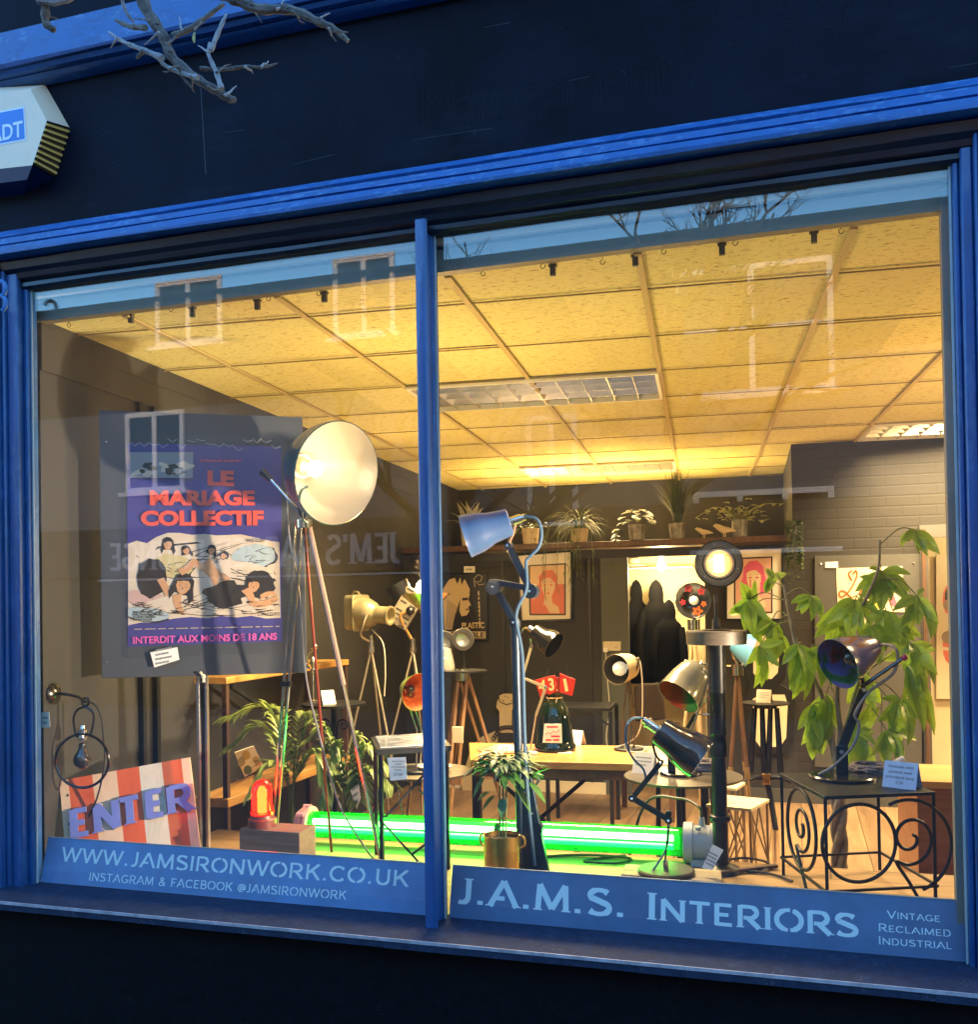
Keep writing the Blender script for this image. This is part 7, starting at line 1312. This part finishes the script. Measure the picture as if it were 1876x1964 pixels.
P6 = Pl((0, 5.2, 0), (0, -1, 0)); po2 = thing('wall_poster', 'tall cream poster with red and black curved shapes beyond the door frame', 'poster', P6.hit(1815, 1340)); MB().prism([P6.hit(x, y) for x, y in ((1796, 1064), (1850, 1064), (1850, 1340), (1796, 1340))][::-1], (0, .01, 0)).build('sheet', IVO, po2); art(po2, P6, [(0, blob(1822, 1150, 14, 30)), (1, blob(1820, 1145, 8, 18)), (2, blob(1818, 1160, 9, 10)), (0, blob(1824, 1240, 16, 34)), (2, blob(1818, 1222, 12, 12)), (3, [(1806, 1240), (1838, 1244), (1838, 1250), (1806, 1246)])], [CORAL, PBK, mat('taupe', (.3, .22, .16), .6), IVO], 'print')
struct(MB().bb((.6, 5.24, 0), (2.6, 5.3, 2.5)).build('wall_side_room', MATS['cream_plaster'])); lr2 = thing('bare_bulb_light', 'bare warm bulb lighting the room with the tall cream poster', 'lamp', (1.5, 4.75, 2.1)); MB().sph((1.5, 4.75, 2.15), .05, 12).cyl((1.5, 4.75, 2.19), (1.5, 4.75, 2.5), .01, 8).build('bulb', MATS['room_bulb'], lr2); lamp('room_lamp', lr2, (1.5, 4.72, 2.05), 2.0, (1, .72, .36), .05)
# --- oak counter at the right
zt = .75; a, b_ = atz(1745, 1497, zt), atz(1706, 1463, zt); dkr = thing('counter', 'oak topped counter with brown side panel behind the iron table', 'counter', V((a.x + .5, a.y, 0))); e = V((a.x + 1.0, a.y + .02, zt)); f_ = V((b_.x + 1.05, b_.y + .02, zt)); MB().prism([p - V((0, 0, .03)) for p in (a, e, f_, b_)], (0, 0, .03)).build('counter_top', OAK, dkr, .002)
MB().prism([V((*p[:2], 0)) for p in (a + V((.03, .02, 0)), e + V((0, .02, 0)), f_ - V((0, .03, 0)), b_ + V((.03, -.03, 0)))], (0, 0, zt - .03)).build('side_panel', wood('counter_brown', (.28, .12, .05), (.17, .065, .025), 0, 5, .35), dkr)
# ================================================================ plants along the shelf
Ypl = BW - .05; zS = zsh
TER = mat('cream_pot', (.55, .47, .34), .6, var=.1); MRB = mat('marbled_pot', (.05, .055, .06), .35, col2=(.3, .3, .29), vscale=18); PLV = mat('shelf_leaf', (.05, .1, .025), .45, col2=(.13, .17, .06), vscale=16); GRS = mat('grass_leaf', (.05, .075, .025), .5, var=.5, vscale=20); LIL = mat('pale_lily', (.33, .33, .24), .5, var=.2); VG = mat('lime_variegated', (.1, .16, .03), .45, col2=(.4, .42, .2), vscale=40)
def pot(t, x, w, y0, m, taper=.82):
    b0 = at(x, 1033, Ypl); k = mpp(b0); h_ = (1038 - y0) * k; MB().lathe(V((b0.x, b0.y, zS + .001)), (0, 0, 1), [(0, .0001), (0, w * taper * k), (h_, w * k), (h_, w * .9 * k), (h_ * .8, .0001)], 24).build('pot', m, t); return V((b0.x, b0.y, zS + h_)), k
def plant(lab, x, w, y0, m, fol, mats):
    b0 = at(x, 1033, Ypl); t = thing('house_plant', lab, 'plant', V((b0.x, b0.y, zS)), 'house plants along the high shelf'); o, k = pot(t, x, w, y0, m); mb = MB(); fol(mb, o, k); mb.build('foliage', mats, t)
r2 = random.Random(21)
def f_lily(mb, o, k):
    for i in range(34): a = r2.uniform(0, 6.28); e = r2.uniform(.1, 1.2); mb.leaf(o + V((r2.uniform(-.05, .05), 0, .02)), (math.cos(a) * math.cos(e), math.sin(a) * math.cos(e) * .6, math.sin(e)), r2.uniform(.12, .24), .034, droop=.5, n=6)
def f_trail(mb, o, k):
    for i in range(120): mb.leaf(o + V((r2.gauss(0, .06), r2.gauss(0, .04), abs(r2.gauss(0, .04)) - r2.random() * (.28 if r2.random() < .6 else .02))), (r2.uniform(-1, 1), r2.uniform(-1, .4), r2.uniform(-.6, .4)), .03, .02, droop=.6, n=3)
def f_spider(mb, o, k):
    for i in range(110):
        a = r2.uniform(0, 6.28); e = r2.uniform(.25, 1.3); mb.leaf(o + V((r2.uniform(-.03, .03), r2.uniform(-.02, .02), 0)), (math.cos(a) * math.cos(e), math.sin(a) * math.cos(e) * .6 - .15, math.sin(e)), r2.uniform(.14, .34), .008, droop=r2.uniform(1.0, 2.6), n=7, tip=.9)
    for i in range(10): x = r2.uniform(-.22, .12); L = r2.uniform(.25, .55); pts = [o + V((x * .3, -.05, .03)), o + V((x, -.13, .02)), o + V((x * 1.2, -.14, -L * .5)), o + V((x * 1.25, -.14, -L))]; mb.tube(smooth(pts, 4), .0025, 4); [mb.leaf(p, (r2.uniform(-1, 1), -.4, -.6), .07, .008, droop=.5, n=3) for p in smooth(pts, 4)[5:]]
def f_pep(mb, o, k):
    for i in range(46): a = r2.uniform(0, 6.28); e = r2.uniform(-.1, 1.2); q = o + V((math.cos(a) * .09 * math.cos(e) * 1.2 + .0, math.sin(a) * .05, .02 + .1 * math.sin(e))); mb.leaf(q, (math.cos(a), -.6 + math.sin(a) * .4, .3 * math.sin(e) - .2), .065, .05, droop=.8, fold=.1, n=5)
    for i in range(14): q = o + V((-.13 - .03 * r2.random(), -.04, -.02 - .1 * r2.random())); mb.leaf(q, (r2.uniform(-1, .3), -.6, -.3), .06, .045, droop=.6, n=4)
def f_grass(mb, o, k):
    for i in range(150): a = r2.uniform(0, 6.28); s_ = abs(r2.gauss(0, .32)); mb.leaf(o + V((r2.uniform(-.03, .03), r2.uniform(-.03, .03), 0)), (math.cos(a) * s_, math.sin(a) * s_ * .7 - .05, 1), r2.uniform(.22, .5), .006, droop=r2.uniform(0, .5) * (1 + s_ * 3), n=6, tip=.9)
def f_ivy(mb, o, k):
    for i in range(50): a = r2.uniform(0, 6.28); q = o + V((r2.gauss(0, .09), r2.gauss(0, .04), abs(r2.gauss(0.02, .06)) - .02)); mb.leaf(q, (math.cos(a), -.5, r2.uniform(-.5, .6)), .06, .042, droop=.6, n=4)
    for i in range(5): L = smooth([o, o + V((.08 * (i - 2), -.06, .1)), o + V((.16 * (i - 2), -.1, .02 + .02 * i))], 5); mb.tube(L, .002, 4); [mb.leaf(p, (r2.uniform(-1, 1), -.5, -.2), .05, .036, n=4) for p in L[4::2]]
plant('pale spiky lily like plant half behind the blue lamp shade', 900, 17, 998, TER, f_lily, [LIL]); plant('small leaved trailing plant in cream pot beside the blue shade', 1018, 17, 1008, TER, f_trail, [PLV]); plant('wispy spider plant trailing from a cream pot on the shelf', 1112, 17, 1012, TER, f_spider, [PLV]); plant('lime variegated plant in a marbled dark pot on the shelf', 1222, 17, 1008, MRB, f_pep, [VG]); plant('tall grass in a squat dark glass pot on the shelf', 1300, 17, 1008, MRB, f_grass, [GRS]); plant('ivy like variegated plant in a marbled pot behind the bulkhead lamp', 1420, 16, 1005, MRB, f_ivy, [VG])
sp0 = at(1521, 985, Ypl - .05); t = thing('hanging_plant', 'string of leaves plant hanging from the end of the shelf', 'plant', V((sp0.x, sp0.y, zS))); MB().lathe(V((sp0.x, sp0.y, zS)), (0, 0, 1), [(0, .0001), (0, .05), (.07, .055), (.07, .0001)], 18).build('pot', POTB, t); mb = MB()
for i in range(14):
    x = r2.uniform(-.055, .055); L = r2.uniform(.15, .36); pts = smooth([V((sp0.x + x * .6, sp0.y - .02, zS + .07)), V((sp0.x + x, sp0.y - .1, zS + .08)), V((sp0.x + x, sp0.y - .13, zS - L * .5)), V((sp0.x + x * 1.1, sp0.y - .13, zS - L))], 7); mb.tube(pts, .0016, 4)
    for p in pts[5:]: mb.leaf(p, (r2.uniform(-1, 1), -.5, r2.uniform(-.4, .3)), .022, .018, n=3); mb.leaf(p, (r2.uniform(-1, 1), -.5, r2.uniform(-.4, .3)), .022, .018, n=3)
mb.build('foliage', PLV, t)
def bird(lab, x, y, flip, s=1.0):
    b0 = at(x, y, Ypl - .06); k = mpp(b0) * s; o = V((b0.x, b0.y, zS + 12 * k)); f = -1 if flip else 1; mb = MB(); mb.tube([o + V((f * 20 * k, 0, -2 * k)), o + V((f * 10 * k, 0, 0)), o, o + V((-f * 8 * k, 0, 5 * k)), o + V((-f * 13 * k, 0, 8 * k)), o + V((-f * 17 * k, 0, 7.5 * k))], [1.2 * k, 4 * k, 6.4 * k, 5 * k, 3.6 * k, .6 * k], 10); mb.tube([o + V((0, 0, -5 * k)), o + V((0, 0, -12 * k))], .8 * k, 5).tube([o + V((3 * k, 0, -5 * k)), o + V((3 * k, 0, -12 * k))], .8 * k, 5); return tag(mb.build('bird_ornament', TER), lab, 'ornament', 'bird ornaments on the shelf')
bird('smaller cream bird ornament, nearer the tall grass on the shelf', 1349, 1026, False, .9); bird('larger cream bird ornament beside the ivy plant on shelf', 1388, 1024, False, 1.15)
# ================================================================ across the street (seen in the glass)
def mir(x, y, Y): p = at(x, y, Y); return V((p.x, -p.y, p.z))
YO = 9.5
ob = thing('opposite_building', 'pale rendered building across the street with dark barber shop fascia', 'building', (-3, -YO, 0))
RENDER = mat('pale_render', (.13, .15, .18), .8, var=.12, vscale=1.2); DARKF = mat('dark_fascia', (.03, .028, .026), .5); WIN = mat('dark_glazing', (.02, .025, .03), .08); WFR = mat('window_white', (.72, .74, .76), .5)
zf1 = mir(500, 1003, YO).z; zf0 = mir(500, 1100, YO).z
zm = mir(500, 770, YO).z
MB().bb((-14, -YO - 6, zf1), (9, -YO, zm)).build('wall', RENDER, ob)
MB().bb((-14, -YO - 6, zm), (9, -YO - .02, 6.1)).build('upper_wall', mat('dark_street_brick', (.055, .05, .05), .8, var=.3, vscale=4), ob)
MB().bb((-14, -YO - 6, zf0), (9, -YO + .06, zf1)).build('fascia', DARKF, ob)
MB().bb((-14, -YO - 6, 0), (9, -YO - .1, zf0)).build('shop_window', mat('dim_shop', (.05, .045, .04), .3), ob)
MB().prism([V((-14, -YO + .25, 6.1)), V((-14, -YO - 3, 7.3)), V((-14, -YO - 6, 6.1))], (23, 0, 0)).build('roof', mat('slate_roof', (.07, .075, .085), .7, var=.3), ob)
lt = MB()
A = mir(810, 1078, YO); B = mir(214, 1068, YO)
glyphs(lt, "JEM'S BARBER LOUNGE", V((A.x - .3, -YO + .062, A.z)) , V((B.x, -YO + .062, A.z)), .42, V((0, 1, 0)), t=.17, serif=.09)
lt.bb((min(A.x, B.x) - .2, -YO + .06, A.z - .16), (max(A.x, B.x) + .4, -YO + .075, A.z - .13))
lt.build('lettering', mat('white_letter', (.42, .45, .5), .5), ob)
def owin(x0, y0, x1, y1, nx, ny=1, name='window'):
    a = mir(x0, y1, YO); b = mir(x1, y0, YO); xa, xb = min(a.x, b.x), max(a.x, b.x); za, zb = min(a.z, b.z), max(a.z, b.z); w = .07
    fr = MB().bb((xa, -YO, za), (xb, -YO + .04, za + w)).bb((xa, -YO, zb - w), (xb, -YO + .04, zb))
    for i in range(nx + 1): x = xa + (xb - xa - w) * i / nx; fr.bb((x, -YO + .002, za + w), (x + w, -YO + .042, zb - w))
    for j in range(1, ny): z = za + (zb - za) * j / ny; fr.bb((xa + w, -YO + .003, z), (xb - w, -YO + .038, z + .04))
    fr.bb((xa - .08, -YO, za - .06), (xb + .08, -YO + .12, za - .002))
    f = fr.build(name, WFR, ob); MB().bb((xa + .02, -YO + .001, za + .02), (xb - .02, -YO + .012, zb - .02)).build('pane', WIN, f)
owin(243, 940, 356, 795, 2); owin(300, 655, 428, 545, 2); owin(1290, 745, 1602, 525, 2, 2); owin(1010, 1000, 1110, 800, 2); owin(1330, 1048, 1602, 945, 3)
owin(640, 640, 760, 500, 2)
TW = mat('bark', (.06, .05, .045), .85, var=.3)
def grow(mb, p, d, L, r, dep, up=.12):
    pts = [V(p)]; d = V(d).normalized(); k = 4
    for i in range(k):
        d = (d + V((rnd.uniform(-.2, .2), rnd.uniform(-.2, .2), rnd.uniform(-.12, .2) + up * .3))).normalized(); pts.append(pts[-1] + d * (L / k))
    mb.tube(pts, [r * (1 - .38 * i / k) for i in range(k + 1)], 6 if r > .02 else 4, cap=False)
    if dep <= 0: return
    for i in range(3 if dep > 2 else 2 + (rnd.random() < .5)):
        q = pts[rnd.randint(2, k)]; a = rnd.uniform(.35, .85); s_ = V((rnd.uniform(-1, 1), rnd.uniform(-1, 1), rnd.uniform(-.3, .6))).normalized()
        grow(mb, q, (d * (1 - a) + s_ * a * .9).normalized(), L * rnd.uniform(.55, .78), r * .55, dep - 1)
def street_tree(x, y, h, seed, label):
    global rnd
    keep = rnd; rnd = random.Random(seed)
    t = thing('street_tree', label, 'tree', (x, y, 0), 'bare trees in the street'); tr = MB(); pts = [V((x, y, 0)), V((x + .05, y, h * .3)), V((x - .04, y + .05, h * .6)), V((x + .02, y, h))]
    tr.tube(smooth(pts, 4), [.13 - .004 * i for i in range(13)], 8); tr.build('trunk', TW, t)
    cr = MB()
    for i in range(9): 
        a = i * 2.4; z = h * (.55 + .05 * i); grow(cr, (x, y, z), (math.cos(a), math.sin(a), .45 + .05 * i), 1.25 - .05 * i, .05, 4)
    cr.build('crown', TW, t); rnd = keep
p = mir(885, 900, 5.5); street_tree(p.x, p.y, 3.4, 3, 'shorter bare street tree nearer the shop window')
p = mir(1290, 450, 7.0); street_tree(p.x, p.y, 4.6, 5, 'taller bare street tree by the far kerb')
# ---- the twig that hangs into the top left of the picture
br = thing('bare_branch', 'bare knobbly tree branch hanging in front of the black fascia', 'branch', at(270, -60, -1.1))
BARK = mat('grey_bark', (.045, .04, .038), .8, var=.45, vscale=30, col2=(.2, .19, .18), bump=1.0, bscale=120); TWG = mat('pale_twig', (.26, .27, .29), .75, var=.3, vscale=40, bump=.5, bscale=150)
def P(*pts, Y=-1.1): return [at(x, y, Y + (i * .012)) for i, (x, y) in enumerate(pts)]
u = mpp(at(300, 80, -1.1))
def twig(name, pts, r0, r1, m, Y=-1.1):
    mb = MB(); q = smooth(P(*pts, Y=Y), 5); k = len(q)
    rr = [(r0 + (r1 - r0) * i / (k - 1)) * (1 + .16 * math.sin(i * 1.9)) * u for i in range(k)]; rr[-1] *= .7; rr[-2] *= .9
    mb.tube(q, rr, 8); 
    for i in range(2, k - 1, 6): mb.sph(q[i] + V((rr[i] * .5, -rr[i] * .4, 0)), rr[i] * .62, 6)
    return mb.build(name, m, br)
twig('bough', [(262, -40), (280, 18), (312, 68), (330, 110), (375, 150), (415, 175), (440, 190), (452, 192)], 12.5, 6, BARK)
twig('bough', [(420, -14), (455, 2), (500, 18), (560, 20), (610, 42), (640, 56), (668, 80)], 11, 5.5, BARK, -1.16)
twig('twig', [(330, 70), (365, 55), (400, 30), (430, 8)], 6, 4, BARK, -1.08); twig('twig', [(312, 112), (270, 95), (235, 80), (208, 62)], 6, 2.6, TWG)
twig('twig', [(384, 132), (430, 134), (470, 128), (505, 130), (532, 122)], 4.2, 2, BARK); twig('twig', [(425, 172), (415, 140), (400, 105), (402, 82)], 5.5, 2.6, TWG, -1.12)
twig('twig', [(404, 98), (420, 60), (434, 28)], 5, 3, TWG, -1.12); twig('twig', [(380, 150), (345, 140), (315, 125), (300, 108)], 5, 3, TWG)
twig('twig', [(280, 54), (252, 52), (222, 40)], 6, 4, BARK); twig('twig', [(275, 98), (262, 112)], 4, 3, BARK); twig('twig', [(340, 122), (352, 150), (366, 168)], 4, 2.5, BARK)
twig('twig', [(232, -10), (240, 20), (256, 44)], 4, 3, TWG); twig('bough', [(70, -20), (86, 10), (88, 45), (106, 60)], 9, 6, BARK, -1.3); twig('twig', [(72, 0), (110, 4), (150, -8)], 8, 5, TWG, -1.3)
r3 = random.Random(5)
for bx, by, dx, dy in ((305, 62, -30, 22), (318, 86, 30, -26), (345, 128, -34, 12), (365, 146, 10, 34), (398, 166, 34, 10), (430, 184, 26, -16), (250, 86, -26, -14), (226, 74, -16, 18), (480, 12, 24, 30), (530, 19, 20, -24), (560, 22, 26, 24), (600, 38, 34, -10), (630, 54, 12, 26), (470, 128, 18, 12), (500, 130, 14, -14), (415, 140, 26, -18), (402, 100, -22, -10), (640, 60, 30, 4), (350, 60, -8, -30), (290, 40, -34, -6), (90, 30, 22, 6), (372, 60, 16, -22)):
    pts = [(bx, by)]
    for k in range(3): pts.append((bx + dx * (k + 1) / 3 + r3.uniform(-3, 3), by + dy * (k + 1) / 3 + r3.uniform(-3, 3)))
    twig('twig', pts, 2.6, .9, TWG if r3.random() < .5 else BARK, -1.1 - r3.uniform(0, .06))
mb = MB(); q = at(450, 8, -1.15); mb.leaf(q, (1, 0, .1), .03, .02); mb.leaf(at(372, 84, -1.1), (.1, 0, 1), .032, .013); mb.build('bud', mat('bud_green', (.3, .4, .2), .6), br)
# ---- alarm box
ab = thing('alarm_box', 'cream hexagonal burglar alarm box with blue sticker on black fascia', 'alarm box', at(60, 300, -.05))
CRM = mat('aged_cream_plastic', (.8, .62, .45), .45, var=.08, vscale=4); YEL = mat('yellowed_louvre', (.75, .48, .12), .5, var=.15)
YB = -.13; fr = [(-62, 182), (-20, 166), (86, 163), (102, 178), (134, 245), (105, 345), (62, 318), (-70, 330)]
front = [(-62, 192), (0, 178), (58, 172), (90, 232), (62, 318), (-70, 332)]
out = [(-70, 170), (0, 155), (92, 153), (140, 246), (103, 342), (-78, 348)]
Fp = [at(x, y, YB) for x, y in front]; Bp = [V((q.x, -.036, q.z)) for q in [at(x, y, -.036) for x, y in [(-66, 176), (0, 162), (86, 162), (133, 245), (104, 342), (-74, 345)]]]
mb = MB(); mb.poly(Fp)
for i in (0, 1, 2, 5): mb.poly([Fp[i], Fp[(i + 1) % 6], Bp[(i + 1) % 6], Bp[i]])
mb.build('housing', CRM, ab, .003)
sq = [Fp[3].lerp(Fp[4], .03), Bp[3].lerp(Bp[4], .03), Bp[4].lerp(Bp[3], .03), Fp[4].lerp(Fp[3], .03)]; sn = (sq[1] - sq[0]).cross(sq[3] - sq[0]).normalized()
if sn.x < 0: sn = -sn
MB().poly([p + sn * .0012 for p in sq]).build('vent', mat('vent_dark', (.05, .03, .012), .7), ab); mb = MB()
for i in range(8): t = (i + .4) / 8; mb.bar(sq[0].lerp(sq[3], t) + sn * .005, sq[1].lerp(sq[2], t) + sn * .005, .008, .0065, up=sn)
mb.build('louvre', YEL, ab)
mb = MB(); q6 = [Fp[5], Fp[4], Bp[4] + V((0, -.001, 0)), at(45, 374, -.05), at(-60, 386, -.05)]; mb.poly([Fp[5] + V((0, -.001, -.0)), Fp[4] + V((0, -.001, 0)), at(52, 345, -.12), at(-62, 360, -.12)]); mb.poly([at(-62, 360, -.12), at(52, 345, -.12), at(45, 374, -.037), at(-60, 388, -.037)]); mb.poly([Fp[4] + V((0, -.001, 0)), Bp[4], at(45, 374, -.037), at(52, 345, -.12)]); mb.build('base', mat('alarm_base_blue', (.006, .02, .07), .4), ab)
ps = Pl((0, YB, 0), (0, -1, 0)); mb = MB(); mb.mt(0).poly([ps.hit(x, y, .0012) for x, y in [(-60, 225), (47, 205), (51, 270), (-56, 290)]]); mb.mt(1).poly([ps.hit(x, y, .002) for x, y in [(-57, 228), (45, 209), (48, 267), (-53, 286)]])
mb.mt(0); text(mb, "ADT", ps.hit(-16, 275), ps.hit(45, 262), .058, (0, -1, 0), .003, bold=.02); mb.build('sticker', [mat('sticker_white', (.7, .75, .82), .5), mat('sticker_blue', (.01, .16, .55), .4)], ab)
